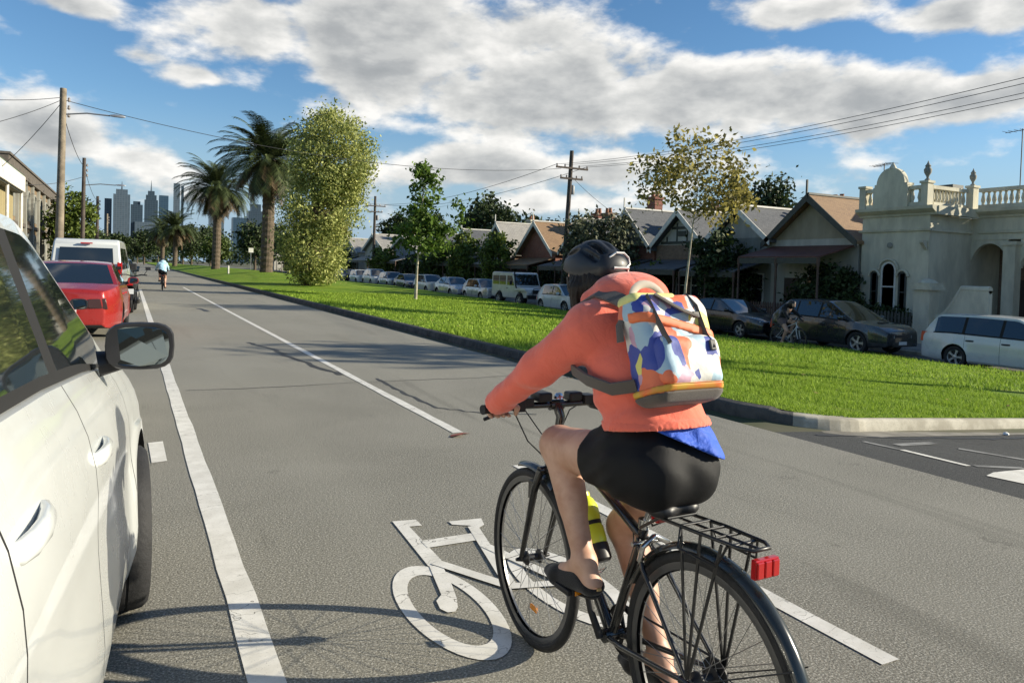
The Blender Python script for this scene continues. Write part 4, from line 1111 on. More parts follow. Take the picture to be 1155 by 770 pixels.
# ---- the cream villa with balustraded parapet
def villa():
    x, z0 = 27.0, tz(27.0, 18.0)
    r = thing('villa', 'cream rendered villa with balustraded parapet, domed pediment and arched window', 'house', (x, 19.2, z0))
    Wl, Wr = 1.50, -1.42          # wing spans local y Wr..Wl ; higher y = left in the photo
    top = 4.10 - z0               # cornice level
    w_ = MB()
    w_.bbox((0, Wr, -.2), (8, Wl, top))
    w_.bbox((2.6, -11, top - .85), (9, Wr, top))
    bw_ = MB(); bw_.bbox((4.6, -11, -.2), (8.9, Wr - .01, top - .86)); bw_.build('verandah_wall', BROWNB, r, smooth=0)  # dark brick here paints in the deep shade of the recess
    w_.build('wall', CREAM, r, smooth=0)
    def run(mb, y0, y1, x0, zz, prof):       # moulding along y at front x0
        pts = [(x0 - d, zz + h) for d, h in prof]
        mb.prism(pts, y0, y1, 'Y')
    cor = [(-.02, 0), (.06, 0), (.10, .08), (.22, .14), (.34, .22), (.36, .34), (-.02, .34)]
    strg = [(-.02, 0), (.07, .02), (.09, .10), (-.02, .12)]
    c = MB()
    for zz, pf in ((top, cor), (top - .62, strg)):
        run(c, Wr - .3 if pf is cor else Wr - .06, Wl + .12, 0, zz, pf); run(c, -11, Wr - .31, 2.6, zz, pf)
        dmax = .34 if pf is cor else .08
        c.bbox((-.02, Wr - dmax, zz + .004), (2.6, Wr, zz + (.33 if pf is cor else .115)))
    c.build('cornice', CREAM, r, smooth=0)
    # balustrade
    zb = top + .34
    ba = MB()
    def rail(y0, y1, x0):
        ba.bbox((x0 - .16, y0, zb), (x0 + .12, y1, zb + .16)); ba.bbox((x0 - .15, y0, zb + .66), (x0 + .11, y1, zb + .80))
        n = int((y1 - y0) / .21)
        for i in range(n):
            yy = y0 + (i + .5) * (y1 - y0) / n
            ba.lathe([(.06, .16), (.05, .22), (.085, .34), (.06, .5), (.04, .58), (.06, .66)], c=(x0 - .02, yy, zb), n=8)
    def railx(x0, x1, yy):
        ba.bbox((x0, yy - .13, zb + .002), (x1, yy + .13, zb + .158)); ba.bbox((x0, yy - .12, zb + .662), (x1, yy + .12, zb + .798))
        n = int((x1 - x0) / .21)
        for i in range(n): ba.lathe([(.06, .16), (.05, .22), (.085, .34), (.06, .5), (.04, .58), (.06, .66)], c=(x0 + (i + .5) * (x1 - x0) / n, yy, zb), n=8)
    rail(.78, Wl - .2, 0); rail(Wr + .3, -.52, 0); railx(.2, 2.35, Wr + .16); rail(-11, Wr - .32, 2.6)
    ba.build('balustrade', CREAM, r, smooth=40)
    pi = MB()
    for yy, xx in ((Wl - .08, 0), (.66, 0), (-.40, 0), (Wr + .16, 0), (Wr + .0, 2.6), (-5.0, 2.6)):
        pi = MB(); pi.bbox((xx - .2, yy - .14, zb + .003), (xx + .14, yy + .14, zb + .86)); pi.bbox((xx - .24, yy - .18, zb + .86), (xx + .18, yy + .18, zb + .95)); pi.build('parapet_pier', CREAM, r, smooth=0)
    # domed pediment panel between the piers
    pd = MB()
    poly = [(-.62, zb + .003), (.88, zb + .003), (.88, zb + .82)] + [(.13 + .62 * math.cos(t), zb + .86 + .72 * math.sin(t) ** .9) for t in np.linspace(0.02, math.pi - .02, 16)] + [(-.62, zb + .82)]
    pd.prism(poly, -.26, -.02, 'X')
    pd.lathe([(.15, 0), (.12, .06), (.08, .13), (.02, .22)], c=(-.14, .13, zb + 1.56), n=10)
    pd.build('pediment', CREAM, r, smooth=30)
    def urn(xx, yy, big=1.):
        u = MB(); u.lathe([(.12, .0), (.12, .06), (.05, .12), (.06, .2), (.15, .36), (.17, .5), (.10, .62), (.13, .66), (.05, .78), (.0, .92)], n=14)
        big *= .85; u.v = [(a * big, b * big, c_ * big) for a, b, c_ in u.v]
        u.build('urn', STONE, r, smooth=50, loc=(xx - .03, yy, zb + .95))
    urn(0, Wr + .16); urn(2.6, Wr + .0, .9); urn(2.6, -5.0)
    # arched tripartite window with hood mould
    window(r, -.0, .22, .95 - .0, .66, 2.05, arched=True)
    for s in (-.62, .62): window(r, -.0, .22 + s, .95, .34, 1.65, frame=TRIM_D, sill=False)
    hm = MB()
    for cy, rad, zz in ((.22, .42, 2.67), (.22 - .62, .24, 2.42), (.22 + .62, .24, 2.42)):
        pts = [(-.06, cy + rad * math.cos(t), zz + rad * math.sin(t)) for t in np.linspace(0.0 if rad > .3 else (.0), math.pi, 13)]
        hm.tube(pts, .05, n=6)
    hm.bbox((-.10, -.78, .70), (.02, 1.22, .82)); hm.build('hood_mould', CREAM, r, smooth=40)
    mo = MB(); mo.lathe([(0, 0), (.12, .02), (.09, .06), (0, .07)], c=(-.07, .2, 3.65), axis='X', n=12); mo.build('wall_rosette', STONE, r, smooth=40)
    bk_ = MB()
    bk_.prism([(-.01, 3.45), (-.3, 3.72), (-.3, 3.80), (-.01, 3.80)], Wr + .06, Wr + .2, 'Y'); bk_.build('bracket', CREAM, r, smooth=0)
    # recessed verandah: piers with arched curtains
    for yy in (-3.05, -6.0, -9.0):
        p = MB(); p.bbox((2.3, yy - .22, -.2), (2.72, yy + .22, 3.7)); p.bbox((2.24, yy - .28, 3.7), (2.78, yy + .28, 3.84)); p.bbox((2.24, yy - .27, .0), (2.77, yy + .27, .35))
        p.build('verandah_pier', CREAM, r, smooth=0)
    ar = MB()
    for y0, y1 in ((-2.83, Wr), (-5.78, -3.27), (-8.78, -6.22)):
        zc = 2.85; R_ = (y1 - y0) / 2; cy = (y0 + y1) / 2
        poly = [(y0, top - .84), (y0, zc)] + [(cy - R_ * math.cos(t), zc + .95 * math.sin(t)) for t in np.linspace(.02, math.pi - .02, 14)] + [(y1, zc), (y1, top - .84)]
        ar.prism(poly, 2.63, 2.85, 'X')
    ar.build('verandah_arch', CREAM, r, smooth=0)
    fl = MB(); fl.bbox((2.2, -11, -.2), (4.6, Wr - .01, .18)); fl.build('verandah_floor', STONE, r, smooth=0)
    d = MB(); d.bbox((4.5, -2.7, .18), (4.58, -1.8, 2.4)); do = d.build('door', DOORM, r, smooth=0)
    h_ = MB(); h_.lathe([(0, 0), (.035, .02), (0, .05)], c=(4.42, -2.6, 1.2), axis='X', n=8); h_.build('handle', CHROME, do, smooth=40)
    window(r, 4.56, -4.5, .8, 1.3, 1.7); window(r, 4.56, -7.5, .8, 1.3, 1.7)
    chimney(r, 5.0, 2.35 - 1.1, top, 1.55, 1.0, m=TRIM_D, pots=0)
    chimney(r, 2.2, -5.3, zb, 1.35, .9, m=TRIM_D, pots=2)
    an = MB(); an.tube([(1.0, 1.35, zb), (1.0, 1.35, zb + 2.0)], .02, n=6); an.tube([(.75, .75, zb + 1.95), (1.2, 2.0, zb + 1.95)], .015, n=5)
    for k in np.linspace(.1, .9, 6): 
        yy = .75 + 1.25 * k; xx = .75 + .45 * k; an.tube([(xx - .28, yy + .1, zb + 1.95), (xx + .28, yy - .1, zb + 1.95)], .008, n=4)
    an.build('aerial', BLACKP, r, smooth=40)
    return r
villa()
# aerials on other roofs
def aerial(x, y, z, h, label):
    a = MB(); a.tube([(0, 0, 0), (0, 0, h)], .02, n=6); a.tube([(-.1, -.6, h - .05), (.1, .7, h - .05)], .014, n=5)
    for k in np.linspace(-.5, .6, 6): a.tube([(-.3, k, h - .05), (.3, k, h - .05)], .008, n=4)
    o = a.build('roof_aerial', BLACKP, None, smooth=40, loc=(x, y, z)); tag(o, label, 'aerial')
aerial(31.0, 13.6 + 3.2, 5.1 - .15, 2.7, 'thin television aerial on the roof behind the villa parapet')
aerial(30.0, 38.6, 4.4, 2.2, 'thin television aerial by the tall brick chimney')
# garden walls and gate pier
def garden_wall():
    r = thing('garden_wall', 'low cream wall sweeping up in a curve beside the villa gate', 'wall', (25.6, 16.2, tz(25.6, 16.2)))
    poly = [(.35, -.1), (.35, .95)] + [(.35 - .9 * t, .95 + 1.05 * t ** 2) for t in np.linspace(.1, 1, 8)] + [(-1.5, 2.0), (-1.5, -.1)]
    m = MB(); m.prism(poly, 0, .22, 'X'); m.build('wall_panel', CREAM, r, smooth=0)
    c = MB(); c.tube([(.11, .35 - .9 * t, .97 + 1.05 * t ** 2) for t in np.linspace(.0, 1, 8)] + [(.11, -1.5, 2.02)], .13, n=8); c.build('coping', CREAM, r, smooth=40)
garden_wall()
def gate_pier(y, label):
    r = thing('gate_pier', label, 'pillar', (25.6, y, tz(25.6, y)), 0)
    m = MB(); m.bbox((-.3, -.3, -.1), (.3, .3, 1.95)); m.bbox((-.34, -.34, 0), (.34, .34, .3)); m.build('shaft', CREAM, r, smooth=0)
    m = MB(); m.bbox((-.42, -.42, 1.95), (.42, .42, 2.08)); m.bbox((-.36, -.36, 2.08), (.36, .36, 2.2)); m.lathe([(.42, 2.2), (.3, 2.3), (.0, 2.38)], n=4); m.build('cap', CREAM, r, smooth=0)
gate_pier(16.86, 'square cream gate pier with moulded cap between villa and white wagon')
def picket(y0, y1, label, m=TRIM_D, h=1.1, x=25.6):
    r = thing('front_fence', label, 'fence', (x, (y0 + y1) / 2, tz(x, (y0 + y1) / 2)))
    a = (y1 - y0) / 2
    p = MB(); n = int((y1 - y0) / .14)
    for i in range(n): yy = -a + (i + .5) * 2 * a / n; p.prism([(yy - .045, .05), (yy + .045, .05), (yy + .045, h - .08), (yy, h), (yy - .045, h - .08)], -.012, .012, 'X')
    p.build('pickets', m, r, smooth=0)
    q = MB(); q.bbox((.014, -a, .25), (.06, a, .33)); q.bbox((.014, -a, h - .3), (.06, a, h - .22)); q.build('rails', m, r, smooth=0)
picket(17.25, 20.6, 'dark picket fence in front of the villa wing', TRIM_D)
for y0, y1, lab in ((20.8, 25.4, 'picket fence before the tan-gabled cottage'), (25.6, 29.6, 'picket fence before the slate-roofed cottage right of the half-timbered one'), (29.8, 34.2, 'picket fence before the half-timbered cottage'),
                    (34.4, 39.2, 'picket fence before the cottage with the tall brick chimney'), (45.6, 50.8, 'picket fence before the red brick cottage')):
    picket(y0, y1, lab, TRIM_B)

# ================================================================== left side of the road
def terrace():
    """brick terrace row beyond the parked vans"""
    x = -5.6; y0, y1 = 45.0, 76.0
    r = thing('terrace_row', 'long two-storey brick terrace with arched openings and parapet on the left side', 'house', (x, (y0 + y1) / 2, .13))
    a = (y1 - y0) / 2; H = 5.75
    w_ = MB(); w_.bbox((-9, -a, -.1), (0, a, H)); w_.build('wall', brick('tan_brick', (.17, .115, .065), (.23, .16, .09), (.22, .19, .15)), r, smooth=0)
    c = MB(); c.bbox((-.3, -a - .1, H), (.22, a + .1, H + .22)); c.bbox((-.3, -a, H + .22), (.08, a, H + .75)); c.bbox((-.3, -a - .06, H + .75), (.16, a + .06, H + .87))
    c.bbox((0.001, -a, 3.05), (.14, a, 3.25)); c.build('cornice', mat('dark_cornice', (.10, .085, .07), .8, var=.2), r, smooth=0)
    n = 9
    for i in range(n):
        yy = -a + (i + .5) * 2 * a / n
        for zz, h in ((3.5, 1.7), (.5, 2.1)):
            p = MB(); wv = 1.3
            poly = [(yy - wv / 2, zz), (yy + wv / 2, zz), (yy + wv / 2, zz + h - .4)] + [(yy + wv / 2 * math.cos(t), zz + h - .4 + .5 * math.sin(t)) for t in np.linspace(.05, math.pi - .05, 9)] + [(yy - wv / 2, zz + h - .4)]
            p.prism(poly, .002, .03, 'X'); wo = p.build('window', WINGL, r, smooth=0)
            f = MB(); f.tube([(.04, u, v) for u, v in poly[1:]], .07, n=5); f.build('arch_trim', STONE, wo, smooth=0)
    for i in range(n + 1):
        yy = -a + i * 2 * a / n
        p = MB(); p.bbox((.001, yy - .2, -.1), (.16, yy + .2, H)); p.build('pilaster', STONE, r, smooth=0)
    for i in range(5):
        yy = -a + 3 + i * 6.2
        chimney(r, -3, yy, H + .2, 1.3, .9, m=REDB)
terrace()
def shop():
    x = -5.2; r = thing('corner_shop', 'corner building with white fascia and pale yellow wall at the left edge', 'house', (x, 39.2, .13))
    a = 4.8
    w_ = MB(); w_.bbox((-8, -a, -.1), (-.0, a, 5.2)); w_.build('wall', rendered('yellow_render', (.34, .28, .14)), r, smooth=0)
    f = MB(); f.bbox((-.2, -a - .1, 4.55), (.5, a + .1, 5.3)); f.build('fascia', TRIM_W, r, smooth=0)
    s = MB(); s.bbox((-.1, -a, 4.48), (.4, a, 4.545)); s.build('soffit', TRIM_D, r, smooth=0)
    ro = MB(); ro.bbox((-8.1, -a - .15, 5.3), (.45, a + .15, 5.4)); ro.build('roof', mat('roof_edge_green', (.06, .09, .06), .7), r, smooth=0)
    for yy in (-3.5, -1.2, 1.2, 3.5):
        g_ = MB(); g_.bbox((.002, yy - .8, .9), (.03, yy + .8, 2.9)); g_.build('window', WINGL, r, smooth=0)
    for yy in (-a + .1, 0, a - .1):
        p = MB(); p.tube([(.35, yy, -.1), (.35, yy, 4.5)], .07); p.build('awning_post', TRIM_W, r, smooth=40)
shop()

# ================================================================== skyline
TOW = {}
def tower_mat(name, c1, c2, sx=.25, sz=.28):
    m, t, q, p = raw(name)
    tc = q.n('ShaderNodeTexCoord'); sp = q.n('ShaderNodeSeparateXYZ'); t.links.new(tc.outputs['Object'], sp.inputs[0])
    cb = q.n('ShaderNodeCombineXYZ'); t.links.new(q.m('ADD', sp.outputs[0], sp.outputs[1]), cb.inputs[0]); t.links.new(sp.outputs[2], cb.inputs[1])
    b = q.n('ShaderNodeTexBrick', offset=0.0); t.links.new(cb.outputs[0], b.inputs['Vector']); b.inputs['Scale'].default_value = sx
    b.inputs['Color1'].default_value = (*c1, 1); b.inputs['Color2'].default_value = (*[x * 1.25 for x in c1], 1); b.inputs['Mortar'].default_value = (*c2, 1); b.inputs['Mortar Size'].default_value = .10; b.inputs['Brick Width'].default_value = 1.2; b.inputs['Row Height'].default_value = 1.0
    q.setin(p.inputs['Base Color'], b.outputs['Color']); p.inputs['Roughness'].default_value = .35
    return m
T_DARK = tower_mat('tower_dark_glass', (.022, .038, .055), (.045, .065, .085))
T_GREY = tower_mat('tower_grey', (.055, .078, .10), (.10, .125, .15))
T_BLUE = tower_mat('tower_blue_glass', (.022, .048, .08), (.04, .072, .105))
def tower(label, u0, u1, vtop, m, steps=(), spire=0., D=1700.):
    """u0,u1,vtop: bearing (as x/D slopes) ; all at distance D up the road"""
    xa, xb = u0 * D, u1 * D
    h = vtop * D + 1.5
    r = thing('tower', label, 'skyscraper', ((xa + xb) / 2, D, 0), 0, 'city towers on the skyline')
    w_ = (xb - xa) / 2
    b = MB(); b.bbox((-w_, -w_, 0), (w_, w_, h)); b.build('shaft', m, r, smooth=0)
    z = h
    for k, dh in steps:
        c = MB(); c.bbox((-w_ * k, -w_ * k, z - .01), (w_ * k, w_ * k, z + dh * D)); c.build('crown_block', m, r, smooth=0); z += dh * D
    if spire:
        c = MB(); c.tube([(0, 0, z), (0, 0, z + spire * D)], [w_ * .12, w_ * .02], n=6); c.build('spire', T_GREY, r, smooth=0)
SKY_TOWERS = [
 ('slim dark tower standing leftmost on the city skyline', -.0279, -.0205, .071, 'd', [], 0),
 ('broad pale grey tower with a stepped top and thin mast', -.0188, -.0011, .0765, 'g', [(.7, .006)], .010),
 ('squat dark blue tower right of the pale stepped one', -.0005, .0124, .0655, 'd', [(.6, .004)], 0),
 ('pointed spire tower tallest of the middle skyline cluster', .0142, .0287, .072, 'd', [(.8, .006), (.5, .005)], .013),
 ('dark blue flat tower right of the spire tower', .0300, .0403, .0785, 'b', [], 0),
 ('slim pale tower standing just left of the far palms', .046, .053, .0945, 'g', [], 0),
 ('thin dark tower right beside the slim pale one', .0545, .0575, .092, 'd', [], 0),
 ('low dark block on the skyline between the two palms', .1143, .1318, .0567, 'b', [], 0),
 ('taller stepped dark block right of the low one between palm and tree', .1325, .1517, .066, 'd', [(.62, .009)], 0),
 ('grey block half hidden behind the smaller palm', .0869, .1036, .062, 'g', [], 0),
 ('low wide grey block low on the skyline below the spire', .004, .026, .045, 'g', [], 0)]
for lab, u0, u1, v, m, st, sp_ in SKY_TOWERS: tower(lab, u0, u1, v, {'d': T_DARK, 'g': T_GREY, 'b': T_BLUE}[m], st, sp_)

# ================================================================== trees
BARK = mat('bark', (.10, .075, .05), .9, var=.35, vs=6, bump=.6, bs=25)
BARK_PALE = mat('pale_bark', (.36, .32, .25), .9, var=.35, vs=5, bump=.4, bs=25)
def leafm(name, c1, c2, isl=.35, trans=.35): return mat(name, c1, .6, spec=.3, col2=c2, island=isl, trans=trans)
L_POP = leafm('poplar_leaf', (.12, .18, .03), (.44, .45, .15))
L_SLIM = leafm('fresh_leaf', (.045, .09, .015), (.12, .19, .03))
L_AUT = leafm('autumn_leaf', (.12, .115, .025), (.30, .26, .08), trans=.5)
L_DARK = leafm('dark_leaf', (.016, .028, .010), (.045, .068, .02), trans=.15)
L_MID = leafm('mid_leaf', (.04, .065, .014), (.09, .125, .025), trans=.25)
L_OLIVE = leafm('olive_leaf', (.05, .06, .03), (.12, .13, .07), trans=.2)
L_HEDGE = leafm('hedge_leaf', (.055, .095, .016), (.13, .17, .03), trans=.25)
L_PALM = leafm('palm_leaf', (.018, .032, .010), (.07, .09, .03), trans=.15)
L_PALMD = leafm('dead_palm_leaf', (.06, .045, .022), (.13, .09, .045), trans=.1)
def leaves(centers, sizes, aspect=.55, droop=0.):
    n = len(centers)
    a = rng.normal(size=(n, 3)); a[:, 2] -= droop; a /= np.linalg.norm(a, axis=1)[:, None]
    b = np.cross(a, rng.normal(size=(n, 3))); b /= np.linalg.norm(b, axis=1)[:, None]
    s = sizes[:, None]
    nn = np.cross(a, b)
    V = np.stack([centers - a * s, centers + b * s * aspect + nn * s * .15, centers + a * s, centers - b * s * aspect + nn * s * .15], 1).reshape(-1, 3)
    return V, np.arange(4 * n).reshape(-1, 4)
def cluster_points(ells, nclump, nleaf, spread, shell=.55, bottom=-9):
    """leaf centres in clumps spread through a set of ellipsoids (centre, radii, weight)"""
    wts = np.array([e[2] for e in ells], float); wts /= wts.sum()
    cl = []
    while len(cl) < nclump:
        k = rng.choice(len(ells), p=wts); c, rad, _ = ells[k]
        d = rng.normal(size=3); d /= np.linalg.norm(d)
        rr_ = rng.uniform(shell, 1.0) ** (1 / 2)
        p = np.array(c) + d * np.array(rad) * rr_
        if p[2] > bottom: cl.append(p)
    cl = np.array(cl)
    sz = rng.uniform(.5, 1.3, nclump)
    k = rng.choice(nclump, size=nleaf, p=sz / sz.sum())
    pts = cl[k] + rng.normal(size=(nleaf, 3)) * (spread * sz[k])[:, None] * np.array([1, 1, .8])
    return cl, pts
def tree(name, label, loc, ells, nclump, nleaf, leaf, lm, bark, trunk, trad, spread=.35, cat='tree', group=None, shell=.45, aspect=.55, droop=.2, limbs=14, bottom=.1, fork=None):
    r = thing(name, label, cat, loc, rng.uniform(0, .01), group)
    cl, pts = cluster_points(ells, nclump, nleaf, spread, shell, bottom)
    pts = pts[pts[:, 2] > bottom]
    V, F = leaves(pts, leaf * rng.uniform(.6, 1.35, len(pts)), aspect, droop)
    np_mesh('crown', V, F, lm, r)
    t_ = MB()
    tp = [Vector(p) for p in trunk]
    k = len(tp)
    t_.tube(tp, [trad * (1.25 if i == 0 else 1 - .75 * i / (k - 1)) for i in range(k)], n=9)
    idx = rng.choice(len(cl), size=min(limbs, len(cl)), replace=False)
    for i in idx:
        e = Vector(cl[i]); zs = max(tp[0].z + .3, min(tp[-1].z, e.z * (.62 if cat != 'tree' or trad > .1 else .84)))
        # point on the trunk at that height
        for a, b in zip(tp, tp[1:]):
            if a.z <= zs <= b.z + 1e-6: f = (zs - a.z) / max(1e-6, b.z - a.z); s = a.lerp(b, f); break
        else: s = tp[-1]
        fr = (s.z - tp[0].z) / max(.1, tp[-1].z - tp[0].z)
        r0 = trad * (1 - .75 * fr) * (.5 if trad > .1 else .36)
        mid = s.lerp(e, .5) + Vector((rng.normal(0, .06), rng.normal(0, .06), (e - s).length * .13))
        t_.tube([s, mid, e], [r0, r0 * .55, r0 * .15], n=5)
    t_.build('trunk', bark, r, smooth=60)
    return r
# big leafy tree, foliage to the ground
def at_lawn(x, y): return (x, y, float(lawn_z(np.array(x), np.array(y))) - .02)

tree('street_tree', 'large pale-green leafy tree with foliage down to the grass on the median', at_lawn(10.15, 48.6),
     [((1.35, -.65, 8.2), (2.75, 2.75, 3.1), 5), ((.85, -.4, 5.4), (2.6, 2.6, 2.5), 3), ((.25, -.1, 2.4), (2.1, 2.1, 2.3), 2.8), ((.5, -.2, 1.2), (1.4, 1.4, 1.0), .9), ((1.2, -.6, 9.8), (1.7, 1.7, 1.7), 1.2), ((2.2, -1.1, 7.2), (1.6, 1.6, 2.0), 1.2)],
     640, 42000, .092, L_POP, BARK, [(0, 0, -.1), (.1, 0, 2.5), (.7, -.35, 6), (1.2, -.6, 9.8)], .22, spread=.36, group='trees on the median', shell=.35, bottom=.1, limbs=30)
tree('street_tree', 'slim upright young tree with a pale thin trunk on the median', at_lawn(12.6, 34.8),
     [((.25, -.1, 4.9), (.75, .75, 2.1), 4), ((.1, 0, 3.4), (1.15, 1.15, 1.3), 3), ((.3, -.1, 6.3), (.4, .4, .8), .6), ((1.7, -.85, 4.35), (.38, .38, .7), .5), ((.9, -.4, 3.2), (.9, .9, .8), 1)],
     120, 3200, .12, L_SLIM, BARK_PALE, [(0, 0, -.1), (.05, 0, 1.5), (.15, -.05, 3.5), (.3, -.1, 6.6)], .075, spread=.22, group='trees on the median', limbs=26, shell=.3)
tree('street_tree', 'sparse autumn tree with yellowing leaves and leaning pale trunk by the far row', at_lawn(17.3, 20.3),
     [((.35, -.15, 5.35), (1.75, 1.75, 1.5), 4), ((.2, -.1, 6.2), (1.5, 1.5, .9), 2), ((1.15, -.55, 4.7), (1.0, 1.0, .8), 2.2), ((-.9, .5, 5.3), (.9, .9, .9), 1.2)],
     150, 2900, .095, L_AUT, BARK_PALE, [(0, 0, -.1), (.04, -.02, 1.6), (.16, -.08, 3.2), (.3, -.15, 5.0)], .06, spread=.27, group='trees on the median', limbs=44, shell=.3)
tree('street_tree', 'sparse autumn tree beyond the right edge whose shadow crosses the road', at_lawn(17.6, 6.4),
     [((.1, 0, 5.2), (1.5, 1.5, 1.5), 4), ((.0, 0, 6.2), (1.2, 1.2, .8), 2)],
     80, 1700, .12, L_AUT, BARK_PALE, [(0, 0, -.1), (.04, -.02, 1.6), (.1, -.08, 3.2), (.1, -.1, 5.0)], .08, spread=.27, group='trees on the median', limbs=30, shell=.3)
# palms
def palm(name, label, loc, height, trad, nf=120, flen=5.0, group='tall palms on the median', seed=1):
    r = thing(name, label, 'palm', loc, 0, group)
    rg = np.random.default_rng(seed)
    t_ = MB(); hh = height - 4.2
    rings = []
    for i, z in enumerate(np.linspace(-.1, hh, 40)):
        k = z / hh
        rad = trad * (1.12 - .12 * k) * (1 + .05 * ((i % 2) * 2 - 1)) * (1.25 if k > .94 else 1)
        rings.append([(rad * math.cos(a) + .10 * math.sin(z * .3), rad * math.sin(a), z) for a in np.linspace(0, 2 * math.pi, 14, endpoint=False)])
    t_.rings(rings, True, True); t_.build('trunk', BARK, r, smooth=0)
    def fronds(n, e0, e1, L0, droop):
        Vs = []
        for i in range(n):
            az_ = rg.uniform(0, 2 * np.pi); e = R(rg.uniform(e0, e1)); L = L0 * rg.uniform(.8, 1.08)
            dirh = np.array([math.cos(az_), math.sin(az_), 0]); p = np.array([0, 0, hh + rg.uniform(-.25, .35)]) + dirh * .3
            seg = 20; pts = [p.copy()]; ang = e
            for s in range(seg):
                ang -= droop * (.4 + s / seg) / seg
                p = p + (dirh * math.cos(ang) + np.array([0, 0, math.sin(ang)])) * L / seg
                pts.append(p.copy())
            side = np.array([-dirh[1], dirh[0], 0])
            for s in range(2, seg):
                a, b = pts[s], pts[s + 1]; d = (b - a) / np.linalg.norm(b - a)
                ll = .95 * (1 - abs(s / seg - .45) ** 1.6) * flen / 5.0
                for q in (0, .5):
                    o = a + (b - a) * q
                    for sd in (1, -1):
                        tip = o + side * sd * ll * .62 + d * ll * .62 + np.array([0, 0, -.10 - .12 * rg.random()])
                        w_ = d * .05
                        Vs += [o - w_, o + w_, tip + w_ * .3, tip - w_ * .3]
            # rachis
            for s in range(seg):
                a, b = pts[s], pts[s + 1]; w_ = side * .04 * (1 - s / seg * .8)
                Vs += [a - w_, a + w_, b + w_, b - w_]
        return np.array(Vs)
    V = fronds(nf, -25, 84, flen, 1.35); np_mesh('crown', V, np.arange(len(V)).reshape(-1, 4), L_PALM, r)
    V = fronds(nf // 3, -62, -20, flen * .8, .7); np_mesh('old_fronds', V, np.arange(len(V)).reshape(-1, 4), L_PALMD, r)
    return r
def palm_at(x, y): return (x, y, float(lawn_z(np.array(x), np.array(y))) - .05)
palm('palm_tree', 'tall thick-trunked date palm right next to the big leafy tree', palm_at(11.2, 71.4), 14.6, .52, seed=3)
palm('palm_tree', 'smaller-looking date palm left of the thick-trunked one', palm_at(9.5, 99.5), 14.4, .46, nf=110, seed=4)
for i, (px_, py_, h_, lab) in enumerate([(8.0, 165, 10.5, 'far date palm just left of the two tall ones'), (6.9, 200, 11.0, 'dark distant date palm in front of the slim pale tower'),]):
    palm('palm_tree', lab, palm_at(px_, py_), h_ + 1.5, .42, nf=80, seed=7 + i, group='distant palms at the end of the median')
def blob(name, label, loc, rx, ry, h, lm, n=2600, leaf=.16, trunkh=.3, cat='bush', group=None, bark=BARK, trad=.1, clumps=90):
    """a rounded tree or bush: several unequal lobes, leaves down to the bottom"""
    lobes = []
    for k in range(6):
        a = rng.uniform(0, 2 * np.pi); q = rng.uniform(.2, .6)
        lobes.append(((rx * q * math.cos(a), ry * q * math.sin(a), trunkh + (h - trunkh) * rng.uniform(.32, .68)), (rx * rng.uniform(.5, .72), ry * rng.uniform(.5, .72), (h - trunkh) * rng.uniform(.26, .40)), 1))
    lobes.append(((0, 0, trunkh + (h - trunkh) * .52), (rx * .85, ry * .85, (h - trunkh) * .48), 3))
    return tree(name, label, loc, lobes, clumps, n, leaf, lm, bark, [(0, 0, -.1), (0, 0, h * .4), (.05, 0, h * .75)], trad, spread=max(rx, h * .3) * .16, cat=cat, group=group, limbs=16, bottom=max(.05, trunkh * .6))
def tg(x, y): return (x, y, tz(x, y) - .02)
G1 = 'shrubs and hedges before the cottages'
blob('bush', 'tall dark green bush before the slate-roofed cottage right of the autumn tree', tg(25.9, 27.3), 1.5, 1.9, 4.4, L_DARK, 5200, .13, group=G1)
blob('bush', 'broad dark bush under the tan gable of the brown-roofed cottage', tg(26.2, 21.6), 1.2, 2.0, 2.9, L_DARK, 4200, .11, group=G1)
blob('bush', 'low dark bush under the arched window of the villa', tg(26.1, 18.9), .5, 1.3, 1.3, L_DARK, 1800, .08, group=G1)
blob('bush', 'dark bush beside the half-timbered cottage left of the autumn trunk', tg(25.8, 33.4), 1.3, 1.3, 3.0, L_MID, 3000, .12, group=G1)
blob('olive_tree', 'grey-green olive tree rounded behind the cyclist helmet', tg(25.0, 37.2), 2.2, 2.5, 5.6, L_OLIVE, 6500, .13, .6, cat='tree', trad=.16, clumps=150)
blob('hedge_shrub', 'tall light green shrub right of the boxy four-wheel drive roof', tg(25.0, 50.4), 1.5, 1.7, 4.8, L_HEDGE, 3600, .14, group=G1)
blob('hedge_shrub', 'big green shrub between the slim tree and the boxy four-wheel drive', tg(25.0, 57.2), 1.5, 2.3, 5.0, L_HEDGE, 3600, .15, group=G1)
blob('hedge_shrub', 'broad green shrub right behind the slim tree crown', tg(25.0, 63.8), 1.6, 2.6, 4.8, L_MID, 3600, .15, group=G1)
blob('hedge_shrub', 'yellow-green shrub right of the far power pole', tg(25.0, 79.5), 1.5, 2.6, 4.2, L_HEDGE, 3000, .16, group=G1)
blob('hedge_shrub', 'yellow-green shrub left of the far power pole near the big leafy tree', tg(25.2, 99), 1.6, 3.2, 4.2, L_HEDGE, 2600, .18, group=G1)
blob('hedge_shrub', 'dark shrub before the low slate-roofed cottage', tg(25.6, 70.5), 1.3, 2.2, 3.4, L_DARK, 2200, .15, group=G1)
blob('hedge_shrub', 'dark creeper-covered shrub before the white-edged steep gable', tg(26.0, 46.0), 1.0, 1.5, 2.6, L_DARK, 2000, .13, group=G1)
G2 = 'trees behind the cottages'
def behind(label, x, y, ztop, rx, ry, lm, h=None, n=2600, leaf=.3, group=G2):
    z0 = tz(x, y); hh = ztop - z0
    return blob('broadleaf_tree', label, (x, y, z0), rx, ry, hh, lm, n, leaf, hh * .35, cat='tree', group=group, trad=.25, clumps=120)
